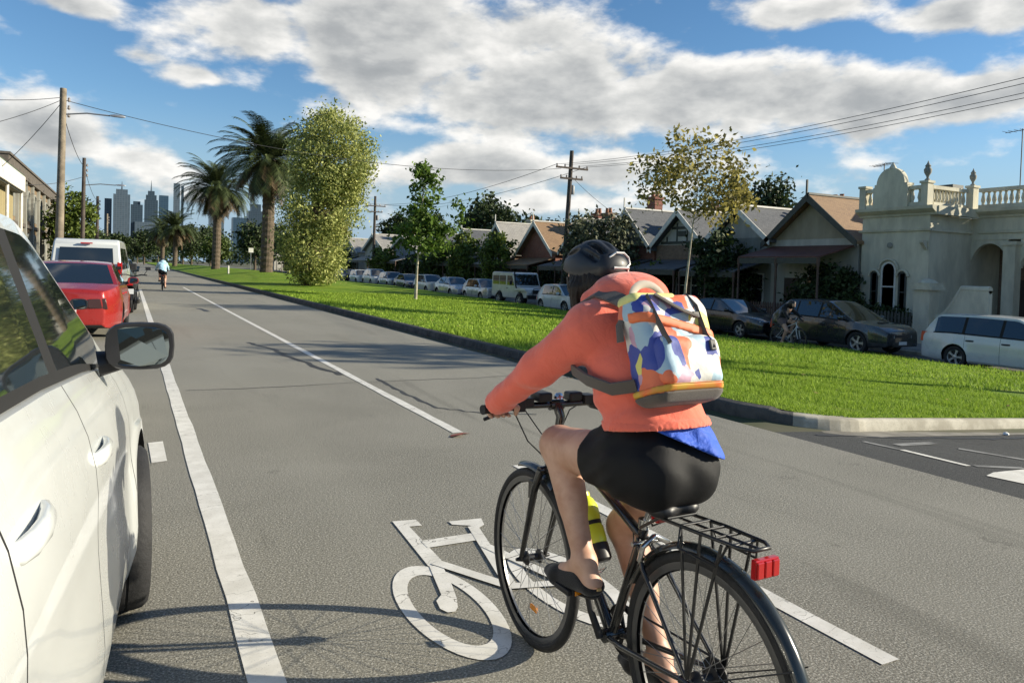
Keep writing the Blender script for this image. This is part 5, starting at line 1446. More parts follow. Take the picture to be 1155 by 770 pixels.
behind('dark round tree rising behind the slate roof right of the autumn tree', 48, 45.6, 9.7, 2.0, 2.0, L_DARK, n=3600, leaf=.22)
behind('small dark tree joined to the round one behind the slate roof', 47, 48.2, 9.2, 1.6, 1.6, L_DARK, leaf=.22)
behind('dark spreading tree behind the steep white-edged gable', 42, 87, 10.5, 4.2, 4.2, L_DARK, n=5000, leaf=.3)
behind('lower dark tree right of the spreading one behind the gables', 44, 79, 8.2, 3.5, 3.5, L_DARK, leaf=.3)
behind('dark tree behind the low cottages left of the slim tree', 36, 106, 9.2, 3.4, 3.4, L_DARK, leaf=.32)
behind('brownish green tree between the big leafy tree and the far power pole', 25.5, 108, 11.0, 3.6, 4.0, L_AUT, n=4200, leaf=.24)
behind('dark tree right of the big leafy tree beyond the cottages', 30, 128, 9.0, 4, 4, L_DARK, leaf=.35)
behind('olive-brown tree beyond the far cottages left of the spreading dark tree', 34, 92, 8.6, 3.0, 3.0, L_MID, leaf=.3)
G3 = 'trees at the far end of the road'
far_spots = [(12.5, 185, 9.5, L_DARK, 'dark tree filling the gap left of the smaller tall palm'), (3.8, 255, 10.5, L_DARK, 'dark tree at the road end left of the distant palms'), (-9, 190, 9, L_MID, 'mid green tree at the end of the road left of all the dark ones'), (-3.5, 215, 8, L_DARK, 'dark low tree left of the road end under the stepped tower'), (2.5, 330, 11, L_DARK, 'dark tree closing the end of the road in the middle'),
             (9, 300, 13, L_DARK, 'dark tree at the end of the road right under the spire'), (15, 260, 13.5, L_DARK, 'tall dark tree behind the distant palms'), (21, 235, 12, L_DARK, 'dark tree below the slim pale tower right of the distant palms'),
             (17, 175, 7.5, L_MID, 'mid green tree between the two tall palm trunks'), (20, 140, 8.5, L_DARK, 'dark tree just left of the thick palm trunk'), (24.5, 150, 9.5, L_DARK, 'dark tree behind the thick palm trunk'),
             (-5, 280, 10, L_DARK, 'dark tree far off above the white van roof'), (23, 118, 6.8, L_DARK, 'low dark tree between the thick palm and the big leafy tree')]
for x, y, h, lm, lab in far_spots:
    blob('broadleaf_tree', lab, (x, y, 0), h * .42, h * .42, h, lm, 2600, .30 if y < 200 else .42, h * .22, cat='tree', group=G3, trad=.22, clumps=110)
# far-off wood that closes the view
_n = 26000
_x = rng.uniform(-260, 420, _n); _h = 9.5 + 3.0 * np.sin(_x * .06) + 2.2 * np.sin(_x * .23 + 1) + 1.3 * np.sin(_x * .61)
_p = np.stack([_x, 430 + rng.uniform(-14, 14, _n) + .10 * np.abs(_x), np.maximum(.3, _h * rng.uniform(0, 1, _n) ** .7)], -1)
_V, _F = leaves(_p, rng.uniform(.5, 1.3, _n))
tag(np_mesh('treeline', _V, _F, L_DARK), 'dark far-off belt of trees along the horizon below the city towers', 'treeline', kind='stuff')
G4 = 'greenery on the left verge'
blob('street_tree', 'bright green conical tree behind the left power poles', (-3.7, 60, .13), 1.35, 1.5, 6.0, L_HEDGE, 4200, .16, .8, cat='tree', group=G4)
blob('bush', 'dark bush at the left edge before the pale yellow wall', (-4.3, 39.0, .13), .7, 1.8, 1.7, L_MID, 3600, .12, group=G4)
blob('street_tree', 'dark low tree far along the left verge beyond the poles', (-3.4, 92, .13), 1.6, 1.6, 4.4, L_DARK, 1800, .2, 1.0, cat='tree', group=G4)
blob('bush', 'dark shrub on the left verge beyond the black hatchback', (-3.2, 74, .13), 1.2, 3.0, 2.2, L_DARK, 1800, .16, group=G4)

# fallen leaves on the turf, along the kerb and in the gutter
_n = 900
_k = rng.random(_n)
_ly = np.where(_k < .55, rng.normal(20, 5, _n), rng.uniform(5.6, 40, _n)); _lx = np.where(_k < .55, rng.normal(15.5, 2.4, _n), rng.uniform(6.1, 18, _n))
_ok = (_lx < 18.4) & (_ly > 5.5) & (_lx > lawn_left(_ly) + .1); _lx, _ly = _lx[_ok], _ly[_ok]
_P = np.stack([_lx, _ly, lawn_z(_lx, _ly) + .05], -1)
_gx = np.concatenate([rng.normal(5.72, .06, 160), rng.normal(-1.85, .12, 40)]); _gy = np.concatenate([rng.uniform(6.3, 45, 160), rng.uniform(4.6, 40, 40)])
_P = np.concatenate([_P, np.stack([_gx, _gy, 0 * _gx + .012], -1)])
_V, _F = leaves(_P, rng.uniform(.022, .045, len(_P)), .6)
_V[:, 2] = np.maximum(_V[:, 2] * .35 + np.repeat(_P[:, 2], 4) * .65, np.repeat(_P[:, 2], 4) - .008)
tag(np_mesh('fallen_leaves', _V, _F, mat('dry_leaf', (.12, .07, .025), .8, col2=(.30, .19, .06), island=.3)), 'dry brown leaves scattered over the median turf and gutter', 'leaves', kind='stuff')

# ================================================================== poles and wires
WOODP = mat('weathered_pole', (.20, .165, .12), .9, var=.3, vs=3, bump=.4, bs=18)
WOODD = mat('dark_pole', (.075, .06, .05), .9, var=.3, vs=3, bump=.4, bs=18)
CERAM = mat('insulator', (.25, .22, .2), .3)
WIRE = mat('wire', (.03, .03, .032), .6)
def pole(label, x, y, ztop, rad, m, lean=(0, 0), arm=True, lamp=0, arm_dir='X', group='timber power poles'):
    z0 = tz(x, y)
    r = thing('power_pole', label, 'power pole', (x, y, z0), 0, group)
    h = ztop - z0
    p = MB(); p.tube([(0, 0, -.2), (lean[0] * .5, lean[1] * .5, h * .5), (lean[0], lean[1], h)], [rad, rad * .86, rad * .72], n=12); p.build('shaft', m, r, smooth=50)
    if arm:
        for dz, L in ((1.1, 1.15), (1.75, .8)):
            a = MB(); zz = h - dz; lx = lean[0] * zz / h; ly = lean[1] * zz / h
            a.box((lx, ly - rad, zz), (2 * L, .09, .11)); a_ = a.build('crossarm', m, r, smooth=0)
            i_ = MB()
            for k in (-.95, -.45, .45, .95): i_.lathe([(.03, .05), (.055, .08), (.04, .12), (.06, .15), (.045, .2), (0, .22)], c=(lx + k * L, ly - rad, zz), n=8)
            i_.build('insulators', CERAM, a_, smooth=40)
        t_ = MB(); t_.lathe([(.14, 0), (.15, .05), (.15, .5), (.10, .58)], c=(lean[0] * .7 + .3, 0, h * .72), n=12); t_.build('transformer', mat('grey_steel', (.2, .21, .22), .5), r, smooth=40)
    else:
        i_ = MB()
        for dz in (.5, .8, 1.1): i_.lathe([(.03, 0), (.06, .04), (.04, .1), (.05, .14), (0, .18)], c=(lean[0] + rad * 1.2, 0, h - dz), n=8)
        i_.build('insulators', CERAM, r, smooth=40)
    if lamp:
        a = MB(); zz = h - lamp
        a.tube([(rad * .7, 0, zz), (.9, -.1, zz + .12), (1.7, -.2, zz + .10)], .03, n=6)
        a.rings([[(1.7 + q * .55, -.2 + w_ * .09 * k, zz + .10 + z_ * .06 * k) for w_, z_ in ((-1, -.3), (1, -.3), (.7, 1), (-.7, 1))] for q, k in ((0, .6), (.3, 1.1), (.8, 1.1), (1, .5))], True, True)
        a.build('street_light', mat('galvanised', (.3, .31, .32), .4, metal=.6), r, smooth=40)
    return r
pole('tall weathered grey power pole on the left verge before the terrace', -2.5, 33.8, 8.05, .16, WOODP, (.10, 0), arm=False, lamp=1.0)
pole('thin power pole with a lamp arm second along the left verge', -2.55, 50.7, 7.4, .13, WOODD, (.05, 0), arm=False, lamp=1.6)
pole('short dark power pole third along the left verge', -2.6, 74, 6.9, .15, WOODD, (0, 0), arm=False)
pole('thin pale power pole farthest along the left verge', -2.4, 96, 6.6, .13, WOODP, (0, 0), arm=False)
pole('dark leaning power pole with crossarms behind the boxy four-wheel drive', 24.0, 39.6, 9.05, .17, WOODD, (.30, -.15))
pole('far power pole with crossarms between the big leafy tree and the slim tree', 24.0, 80.2, 9.3, .18, WOODD, (.05, 0))
pole('power pole beyond the right edge that carries the wires above the villa', 24.0, 1.6, 9.2, .17, WOODD, (.1, 0))
def wire(label, a, b, sag, rad=.016, group='overhead wires', n=24):
    a, b = Vector(a), Vector(b); pts = []
    for i in range(n + 1):
        t = i / n; p = a.lerp(b, t); p.z -= sag * 4 * t * (1 - t); pts.append(p - a)
    m = MB(); m.tube(pts, rad, n=5)
    o = m.build('overhead_wire', WIRE, None, smooth=60, loc=tuple(a)); tag(o, label, 'wire', group)
names4 = ['lowest', 'second lowest', 'third lowest', 'highest']
for k, dx in enumerate((-1.08, -.5, .5, 1.08)):
    wire('%s of the four wires sweeping over the villa to the upper right' % names4[3 - k], (24.2 + dx, 39.3, 8.1 - .0), (24 + dx * 1.1, 1.6, 8.2 + .0), .8, .011)
for k, dx in enumerate((-1.08, 1.08)):
    wire(['wire between the two crossarm poles, outer road side', 'wire between the two crossarm poles, house side'][k], (24.2 + dx, 39.3, 8.1), (24.05 + dx, 80, 8.4), .9)
wire('single wire crossing the sky from the left pole to the leaning pole', (-2.35, 33.8, 7.6), (23.6, 39.5, 7.9), 1.0, .013)
wire('thin wire running from the leaning pole top toward the tall chimney', (24.2, 39.5, 7.6), (27.5, 37.6, 4.7), .25, .012)
for k, (x_, y_, z_) in enumerate([(-5.0, 24, 5.6), (-5.2, 27.5, 5.0), (-5.1, 37, 4.8)]):
    wire('%s wire fanning left from the weathered pole toward the houses' % ['upper', 'middle', 'steepest'][k], (-2.45, 33.8, 7.7 - k * .1), (x_, y_, z_), .15, .012)
wire('wire along the left verge between the first and second poles', (-2.45, 33.8, 7.3), (-2.5, 50.7, 6.9), .35, .014)
wire('wire along the left verge between the second and third poles', (-2.5, 50.7, 6.9), (-2.6, 74, 6.5), .4, .014)
wire('low service wire dropping from the thin pole to the terrace', (-2.5, 50.7, 6.3), (-5.4, 46, 5.2), .2, .014)
# small signs and posts on the median
def signpost(x, y, h, label, m, col='disc'):
    r = thing('street_sign', label, 'sign', (x, y, float(lawn_z(np.array(x), np.array(y)))))
    p = MB(); p.tube([(0, 0, -.1), (0, 0, h)], .03, n=8); p.build('post', CHROME, r, smooth=40)
    q = MB(); q.box((0, -.04, h - .25), (.55, .03, .55)); q.build('sign_plate', m, r, smooth=0)
signpost(12.8, 93, 2.6, 'small white sign on a post left of the thick palm trunk', TRIM_W)
stump = MB(); stump.lathe([(.07, -.1), (.07, .75), (.05, .8), (0, .8)], n=10)
o = stump.build('bollard', TRIM_W, None, smooth=40, loc=palm_at(8.2, 74)); tag(o, 'short white marker post on the grass before the palms', 'bollard')

# ================================================================== soft bodies: distance fields on a grid, skinned with surface nets
class Vox:
    def __init__(s, lo, hi, h):
        s.lo = np.array(lo, float); s.h = h
        s.n = np.ceil((np.array(hi) - s.lo) / h).astype(int) + 1
        s.a = np.full(s.n, .5, np.float32)
        s.ax = [s.lo[i] + np.arange(s.n[i]) * h for i in range(3)]
    def sub(s, lo, hi):
        i0 = np.clip(np.floor((np.array(lo) - s.lo) / s.h).astype(int), 0, s.n); i1 = np.clip(np.ceil((np.array(hi) - s.lo) / s.h).astype(int) + 1, 0, s.n)
        sl = tuple(slice(a, b) for a, b in zip(i0, i1))
        P = np.stack(np.meshgrid(*[s.ax[i][sl[i]] for i in range(3)], indexing='ij'), -1)
        return sl, P
    def put(s, sl, d, k, mode):
        a = s.a[sl]
        if mode == 'sub': s.a[sl] = np.maximum(a, -d); return
        if mode == 'int': s.a[sl] = np.maximum(a, d); return
        if k > 0:
            hh = np.clip(.5 + .5 * (a - d) / k, 0, 1); s.a[sl] = (a * (1 - hh) + d * hh - k * hh * (1 - hh))
        else: s.a[sl] = np.minimum(a, d)
    def cone(s, a, b, ra, rb, k=.02, mode='add', side=None, f=1.0):
        """tapered capsule; side/f widens it along one direction"""
        a = np.array(a, float); b = np.array(b, float); m = max(ra, rb) * max(1, f) + k + 3 * s.h
        sl, P = s.sub(np.minimum(a, b) - m, np.maximum(a, b) + m)
        if P.size == 0: return s
        ab = b - a; t = np.clip(((P - a) @ ab) / max(1e-9, ab @ ab), 0, 1)
        q = P - (a + t[..., None] * ab); r = ra + (rb - ra) * t
        if side is not None:
            sd = np.array(side, float); u = q @ sd
            L = np.sqrt(np.maximum(0, (q * q).sum(-1) - u * u + (u / f) ** 2))
        else: L = np.sqrt((q * q).sum(-1))
        s.put(sl, (L - r).astype(np.float32), k, mode); return s
    def ell(s, c, rad, rot=None, k=.02, mode='add'):
        c = np.array(c, float); rad = np.array(rad, float); m = rad.max() + k + 3 * s.h
        sl, P = s.sub(c - m, c + m)
        if P.size == 0: return s
        q = P - c
        if rot is not None: q = q @ np.array(Euler(rot).to_matrix())
        k0 = np.sqrt(((q / rad) ** 2).sum(-1)); k1 = np.sqrt(((q / rad ** 2) ** 2).sum(-1))
        s.put(sl, (k0 * (k0 - 1) / np.maximum(k1, 1e-6)).astype(np.float32), k, mode); return s
    def rbox(s, c, half, rad, rot=None, k=0., mode='add'):
        c = np.array(c, float); half = np.array(half, float); m = np.linalg.norm(half) + 3 * s.h
        sl, P = s.sub(c - m, c + m); q = P - c
        if rot is not None: q = q @ np.array(rot)
        d = np.abs(q) - (half - rad)
        s.put(sl, (np.linalg.norm(np.maximum(d, 0), axis=-1) + np.minimum(d.max(-1), 0) - rad).astype(np.float32), k, mode); return s
    def plane(s, p, n, lo=None, hi=None):
        """keep the side the normal points to"""
        n = np.array(n, float); n /= np.linalg.norm(n)
        sl, P = s.sub(s.lo if lo is None else lo, s.lo + s.n * s.h if hi is None else hi)
        s.a[sl] = np.maximum(s.a[sl], -((P - np.array(p)) @ n).astype(np.float32)); return s
    def warp(s, fn):
        sl, P = s.sub(s.lo, s.lo + s.n * s.h); s.a += fn(P).astype(np.float32); return s
    def mesh(s):
        a = s.a; ins = a < 0
        c8 = [a[i:a.shape[0] - 1 + i, j:a.shape[1] - 1 + j, k:a.shape[2] - 1 + k] for i in (0, 1) for j in (0, 1) for k in (0, 1)]
        cnt = sum((c < 0).astype(np.int8) for c in c8)
        act = (cnt > 0) & (cnt < 8)
        idx = np.full(act.shape, -1, np.int64); I = np.argwhere(act); idx[act] = np.arange(len(I))
        vals = np.stack([c[act] for c in c8], -1)
        off = np.array([(i, j, k) for i in (0, 1) for j in (0, 1) for k in (0, 1)], float)
        acc = np.zeros((len(I), 3)); num = np.zeros(len(I))
        for p in range(8):
            for q in range(p + 1, 8):
                if np.abs(off[p] - off[q]).sum() != 1: continue
                va, vb = vals[:, p], vals[:, q]; m = (va < 0) != (vb < 0)
                t = np.where(m, va / np.where(m, va - vb, 1), 0)
                acc += np.where(m[:, None], off[p] + (off[q] - off[p]) * t[:, None], 0); num += m
        V = s.lo + (I + acc / num[:, None]) * s.h
        F = []
        for ax in range(3):
            sa = [slice(None)] * 3; sb = [slice(None)] * 3; sa[ax] = slice(0, -1); sb[ax] = slice(1, None)
            x = ins[tuple(sa)]; y = ins[tuple(sb)]
            E_ = np.argwhere(x != y)
            o1, o2 = [(1, 2), (2, 0), (0, 1)][ax]
            E_ = E_[(E_[:, o1] > 0) & (E_[:, o2] > 0) & (E_[:, o1] < a.shape[o1] - 1) & (E_[:, o2] < a.shape[o2] - 1)]
            d1 = np.zeros(3, int); d1[o1] = 1; d2 = np.zeros(3, int); d2[o2] = 1
            g = lambda e: idx[tuple(e.T)]
            quad = np.stack([g(E_ - d1 - d2), g(E_ - d2), g(E_), g(E_ - d1)], -1)
            fl = ~x[tuple(E_.T)]
            quad[fl] = quad[fl][:, ::-1]
            F.append(quad)
        return V, np.concatenate(F)
    def build(s, name, m, parent, smooth_it=2):
        V, F = s.mesh()
        # a little Laplacian relaxation takes the grid steps out
        e = np.concatenate([F[:, [0, 1]], F[:, [1, 2]], F[:, [2, 3]], F[:, [3, 0]]])
        for _ in range(smooth_it):
            acc = np.zeros_like(V); cnt = np.zeros(len(V))
            for q in (0, 1):
                np.add.at(acc, e[:, q], V[e[:, 1 - q]]); np.add.at(cnt, e[:, q], 1)
            V = V * .45 + acc / np.maximum(cnt, 1)[:, None] * .55
        return np_mesh(name, V, F, m, parent, smooth=180)

def cloth(name, col, rough=.85, weave=420, var=.1, sheen=.2, crease=0.):
    m, t, q, p = raw(name)
    tc = q.n('ShaderNodeTexCoord'); ob = tc.outputs['Object']
    f = q.ss(q.noise(ob, 7, 5, .6), .3, .7)
    q.setin(p.inputs['Base Color'], q.mix(f, tuple(x * (1 - var) for x in col), col))
    p.inputs['Roughness'].default_value = rough; p.inputs['Sheen Weight'].default_value = sheen; p.inputs['Specular IOR Level'].default_value = .25
    b = q.n('ShaderNodeBump'); b.inputs['Strength'].default_value = .6 if crease else .35; b.inputs['Distance'].default_value = .005
    hgt = q.noise(ob, weave, 2)
    if crease: hgt = q.m('ADD', q.m('MULTIPLY', hgt, .25), q.m('MULTIPLY', q.noise(ob, crease, 3, .5, .7), 3.0))
    t.links.new(hgt, b.inputs['Height']); t.links.new(b.outputs[0], p.inputs['Normal'])
    return m
SKIN, kt_, kq_, kp_ = raw('skin')
ktc_ = kq_.n('ShaderNodeTexCoord')
kq_.setin(kp_.inputs['Base Color'], kq_.mix(kq_.ss(kq_.noise(ktc_.outputs['Object'], 9, 5, .6), .3, .7), (.46, .245, .16), (.62, .385, .275)))
kp_.inputs['Roughness'].default_value = .5; kp_.inputs['Subsurface Weight'].default_value = .12; kp_.inputs['Subsurface Radius'].default_value = (.01, .004, .002)
CORAL = cloth('coral_fleece', (.92, .185, .115), .9, 520, .07, .3, 16)
BLACKC = cloth('black_lycra', (.007, .007, .008), .6, 700, .2, .0)
BLUEC = cloth('blue_jersey', (.03, .11, .58), .6, 600, .15, .1, 26)
HAIR = cloth('dark_hair', (.016, .011, .008), .5, 160, .4, .0)
SHOEM = cloth('black_suede', (.014, .013, .013), .7, 300)
HELM = mat('helmet_shell', (.012, .013, .015), .5, coat=.1, var=.2, vs=10)
WHITEP = mat('white_plastic', (.62, .62, .60), .35)
TAUPE = cloth('taupe_webbing', (.115, .098, .082), .8, 500)
EYE_W = mat('eye', (.6, .58, .55), .2); LIP = mat('lips', (.35, .11, .09), .5)

# ================================================================== bicycle
FRAMEM = mat('frame_black', (.014, .014, .015), .25, coat=.5, var=.2, vs=9)
GUARD = mat('mudguard_plastic', (.020, .024, .023), .22, coat=.4)
SPOKE = mat('spoke_steel', (.30, .30, .30), .35, metal=.8)
RACKM = mat('rack_black', (.016, .016, .016), .4)
SILV = mat('polished_alloy', (.6, .6, .6), .2, metal=1.)
WR = .352
def bike_wheel(par, y, steer=0., cassette=False, pivot=None):
    def tr(mb):
        return mb
    rim = MB()
    rim.lathe([(.298, -.011), (.316, -.013), (.322, -.012), (.322, .012), (.316, .013), (.298, .011), (.294, 0)], n=56, axis='X', caps=False)
    rim.f += [] 
    w = rim.build('wheel', mat('rim_alloy', (.16, .16, .16), .35, metal=.8), par, smooth=50, loc=(0, y, WR), rot=(0, 0, steer))
    t = MB(); rr = []
    cr = [(math.cos(a) * .0185, math.sin(a) * .0185) for a in np.linspace(0, 2 * math.pi, 14, endpoint=False)]
    N = 72
    for i in range(N):
        a = 2 * math.pi * i / N
        rr.append([(cx, math.cos(a) * (.334 + cy_), math.sin(a) * (.334 + cy_)) for cx, cy_ in cr])
    t.rings(rr, True, False, loop=True); t.build('tyre', RUBBER, w, smooth=60)
    s = MB()
    for i in range(32):
        a = 2 * math.pi * i / 32; sd = 1 if i % 2 else -1; o = .5 * (1 if (i // 2) % 2 else -1)
        s.tube([(sd * .028, .026 * math.cos(a + o * 1.6), .026 * math.sin(a + o * 1.6)), (sd * .004, .298 * math.cos(a), .298 * math.sin(a))], .00125, n=4, caps=False)
    s.build('spokes', SPOKE, w, smooth=60)
    h = MB(); h.lathe([(.006, -.075), (.009, -.06), (.012, -.045), (.028, -.032), (.028, -.026), (.014, -.02), (.014, .02), (.028, .026), (.028, .032), (.012, .045), (.009, .06), (.006, .075)], n=16, axis='X')
    if cassette:
        for k, r_ in enumerate((.052, .048, .044, .039, .034, .030, .026)): h.lathe([(r_, .036 + k * .0042), (r_, .038 + k * .0042)], n=24, axis='X')
    h.build('hub', BLACKP, w, smooth=40)
    return w
def bicycle(label, loc, rz, frame_m, main=True):
    r = thing('bicycle', label, 'bicycle', loc, rz, 'bicycles being ridden')
    L = .985; ST = R(-3.0); PV = .86
    def sv(p):                                   # steer a point with the bars
        x, y, z = p; c, s_ = math.cos(ST), math.sin(ST)
        return (x * c - (y - PV) * s_, PV + x * s_ + (y - PV) * c, z)
    bike_wheel(r, 0, 0, True)
    fw_ = bike_wheel(r, L, ST); fw_.location = Vector(sv((0, L, WR)))
    rf = MB(); rf.box((0, 0, 0), (.008, .055, .022)); rf.build('wheel_reflector', AMBER, fw_, smooth=0, loc=(0.0, -.02, -.20), bevel=.004)
    BB = (0, .44, .285); HL = (0, .868, .735); HT = (0, .812, .905)
    f = MB()
    f.tube([HL, HT], .022, n=12); f.tube([(0, .86, .765), BB], [.019, .021], n=12); f.tube([(0, .825, .865), (0, .56, .775), (0, .30, .665)], .0165, n=12)
    f.tube([BB, (0, .285, .71)], .0165, n=12)
    f.tube([(-.036, BB[1], BB[2]), (.036, BB[1], BB[2])], .023, n=14)
    for s in (1, -1):
        f.tube([(s * .025, .42, .285), (s * .045, .33, .30), (s * .064, 0.02, WR)], [.011, .010, .008], n=8)
        f.tube([(s * .016, .30, .66), (s * .042, .24, .585), (s * .064, 0, WR)], [.008, .0085, .007], n=8)
        f.tube([(s * .064, .03, WR), (s * .064, -.012, WR)], .014, n=8)
    f.build('frame', frame_m, r, smooth=50)
    sp = MB(); sp.tube([(0, .287, .70), (0, .245, .80)], .0135, n=10); sp.lathe([(.022, .0), (.022, .03)], c=(0, .288, .695), n=12); sp.build('seat_post', SILV, r, smooth=50)
    k = MB()
    for s in (1, -1): k.tube([sv((s * .038, .872, .735)), sv((s * .055, .885, .66)), sv((s * .056, .925, .52)), sv((s * .053, L, WR))], [.015, .015, .013, .010], n=8)
    k.tube([sv((-.045, .872, .735)), sv((.045, .872, .735))], .017, n=10)
    for s in (1, -1): k.box(sv((s * .052, .905, .655)), (.022, .03, .07))
    k.build('fork', frame_m, r, smooth=50)
    # bars, stem, grips, levers
    BZ, BY = 1.0, .835
    h = MB(); h.tube([sv((-.31, BY - .04, BZ)), sv((-.18, BY - .012, BZ)), sv((0, BY, BZ - .005)), sv((.18, BY - .012, BZ)), sv((.31, BY - .04, BZ))], .0125, n=10)
    hb = h.build('handlebar', frame_m, r, smooth=60)
    for s in (1, -1):
        g = MB(); g.tube([sv((s * .325, BY - .043, BZ)), sv((s * .31, BY - .04, BZ)), sv((s * .19, BY - .014, BZ))], [.018, .0165, .0165], n=12); g.build('grip', RUBBER, hb, smooth=60)
        b = MB(); b.box(sv((s * .165, BY - .01, BZ + .0)), (.04, .045, .04)); b.tube([sv((s * .16, BY + .02, BZ - .005)), sv((s * .19, BY + .055, BZ - .03)), sv((s * .28, BY + .045, BZ - .055))], [.011, .009, .007], n=8)
        b.box(sv((s * .135, BY - .0, BZ + .012)), (.05, .06, .035)); b.build('brake_lever', BLACKP, hb, smooth=50, bevel=.006)
    st = MB(); st.tube([(0, .812, .90), (0, .802, .955), sv((0, BY - .01, BZ - .005))], [.017, .0175, .019], n=12); st.tube([sv((-.028, BY, BZ - .005)), sv((.028, BY, BZ - .005))], .021, n=12); st.build('stem', frame_m, r, smooth=50)
    e = MB(); e.box(sv((-.065, BY + .0, BZ + .03)), (.06, .075, .035)); e.build('handlebar_light', BLACKP, hb, smooth=0, bevel=.008); e = MB(); e.box(sv((.075, BY, BZ + .025)), (.06, .05, .035)); e.build('gear_display', BLACKP, hb, smooth=0, bevel=.008)
    bl = MB(); bl.lathe([(.0, .022), (.012, .02), (.019, .008), (.02, 0), (.0, 0)], c=sv((.0, BY - .02, BZ + .022)), n=14); bl.build('bell', SILV, hb, smooth=60)
    c = MB()
    c.tube([sv((-.15, BY + .03, BZ)), sv((-.13, BY + .10, BZ - .04)), sv((-.07, BY + .09, BZ - .16)), (-.02, .86, .78)], .0028, n=5)
    c.tube([sv((.15, BY + .03, BZ)), sv((.12, BY + .10, BZ - .05)), sv((.05, BY + .09, BZ - .18)), (.02, .86, .76)], .0028, n=5)
    c.tube([sv((-.12, BY + .03, BZ + .01)), sv((-.09, BY + .12, BZ - .02)), sv((.0, BY + .11, BZ - .14)), (.024, .80, .84), (.02, .4, .69)], .0026, n=5)
    c.tube([(-.02, .32, .67), (-.05, .28, .66), (-.03, .24, .62)], .0025, n=5)
    c.build('cables', BLACKP, r, smooth=60)
    # mudguards
    def guard(nm, cy, a0, a1, rad, wd, tf=lambda p: p):
        m = MB(); rr = []
        for a in np.linspace(R(a0), R(a1), 34):
            ring = []
            for q, dr in ((-1, -.014), (-.8, -.003), (-.4, .004), (0, .006), (.4, .004), (.8, -.003), (1, -.014), (.8, -.006), (.4, .001), (0, .003), (-.4, .001), (-.8, -.006)):
                ring.append(tf((q * wd, cy + (rad + dr) * math.cos(a), WR + (rad + dr) * math.sin(a))))
            rr.append(ring)
        m.rings(rr, True, True); return m.build(nm, GUARD, r, smooth=50)
    g = guard('mudguard', 0, 22, 205, .372, .026)
    s_ = MB()
    for s in (1, -1):
        for a in (150, 185): s_.tube([(s * .066, 0, WR), (s * .028, .372 * math.cos(R(a)), WR + .372 * math.sin(R(a)))], .0022, n=5)
    s_.build('mudguard_stays', BLACKP, g, smooth=50)
    guard('mudguard', L, 72, 118, .374, .024, sv)
    # rear rack
    k = MB(); z = .785
    loop = [(-.055, .17, z - .01), (-.058, .0, z), (-.05, -.15, z + .005), (-.03, -.185, z + .005), (.03, -.185, z + .005), (.05, -.15, z + .005), (.058, 0, z), (.055, .17, z - .01)]
    k.tube(loop, .0055, n=7, loop=True)
    for y in (.12, .06, 0, -.06, -.12): k.tube([(-.056, y, z - .001), (.056, y, z - .001)], .004, n=6)
    k.tube([(0, .17, z - .01), (0, -.18, z + .004)], .004, n=6)
    for s in (1, -1):
        for y in (.06, -.02, -.10): k.tube([(s * .058, y, z - .004), (s * .070, 0 + y * .05, WR + .02)], .0048, n=6)
        k.tube([(s * .05, .16, z - .01), (s * .02, .285, .70)], .005, n=6)
        k.tube([(s * .058, .06, z), (s * .075, .05, z - .06), (s * .075, -.1, z - .06), (s * .056, -.12, z)], .004, n=6)
    kr = k.build('rear_rack', RACKM, r, smooth=60)
    cp = MB(); cp.tube([(-.045, .18, z + .012), (-.02, .2, z + .02), (.03, .2, z + .02), (.045, .17, z + .012)], .0045, n=6); cp.build('spring_clip', SILV, kr, smooth=60)
    rf = MB(); rf.box((0, -.198, z - .038), (.085, .018, .052))
    for q in (-.028, 0, .028): rf.box((q, -.2095, z - .038), (.024, .006, .044))
    rf.build('rear_reflector', REDLENS, kr, smooth=0, bevel=.003)
    rl = MB(); rl.box((0, .215, .752), (.055, .035, .028)); rl.build('tail_light', REDLENS, r, smooth=0, bevel=.008)
    # saddle
    sd = Vox((-.12, .02, .74), (.12, .42, .88), .006)
    sd.cone((0, .17, .800), (0, .36, .805), .035, .02, .03, side=(1, 0, 0), f=1.5); sd.ell((-.045, .165, .80), (.045, .05, .028), k=.02); sd.ell((.045, .165, .80), (.045, .05, .028), k=.02)
    sd.build('saddle', BLACKP, r)
    # cranks, chain, pedals
    ch = MB()
    ch.lathe([(.085, .045), (.088, .047), (.088, .050), (.085, .052), (.07, .052), (.07, .045)], c=(0, .44, .285), n=36, axis='X', caps=False)
    for q in range(5):
        a = q * 2 * math.pi / 5; ch.tube([(.05, .44, .285), (.049, .44 + .075 * math.cos(a), .285 + .075 * math.sin(a))], .008, n=6)
    ch.tube([(-.05, .44, .285), (-.075, .462, .37), (-.08, .488, .452)], [.014, .012, .012], n=8); ch.tube([(.06, .44, .285), (.085, .42, .20), (.088, .396, .118)], [.014, .012, .012], n=8)
    ch.build('crankset', BLACKP, r, smooth=50)
    for x, y, zz in ((-.135, .488, .452), (.14, .396, .118)):
        p = MB(); p.box((x, y, zz), (.09, .085, .018)); p.tube([(x * .62, y, zz), (x * 1.3, y, zz)], .007, n=8)
        for yy in (-.045, .045): p.box((x, y + yy, zz), (.06, .008, .02))
        po = p.build('pedal', BLACKP, r, smooth=0, bevel=.003)
        for yy in (-.0505, .0505):
            q = MB(); q.box((x, y + yy, zz), (.045, .005, .014)); q.build('pedal_reflector', AMBER, po, smooth=0)
    cn = MB()
    cn.tube([(.049, .44, .373), (.049, .2, .385), (.049, 0, WR + .042)], .004, n=5); cn.tube([(.049, .44, .197), (.049, .15, .23), (.049, .03, .26), (.049, -.02, .31)], .004, n=5); cn.build('chain', BLACKP, r, smooth=50)
    dr = MB(); dr.tube([(.07, 0, WR), (.07, .02, .29), (.06, .03, .24)], .012, n=8); dr.build('derailleur', BLACKP, r, smooth=50)
    br = MB()
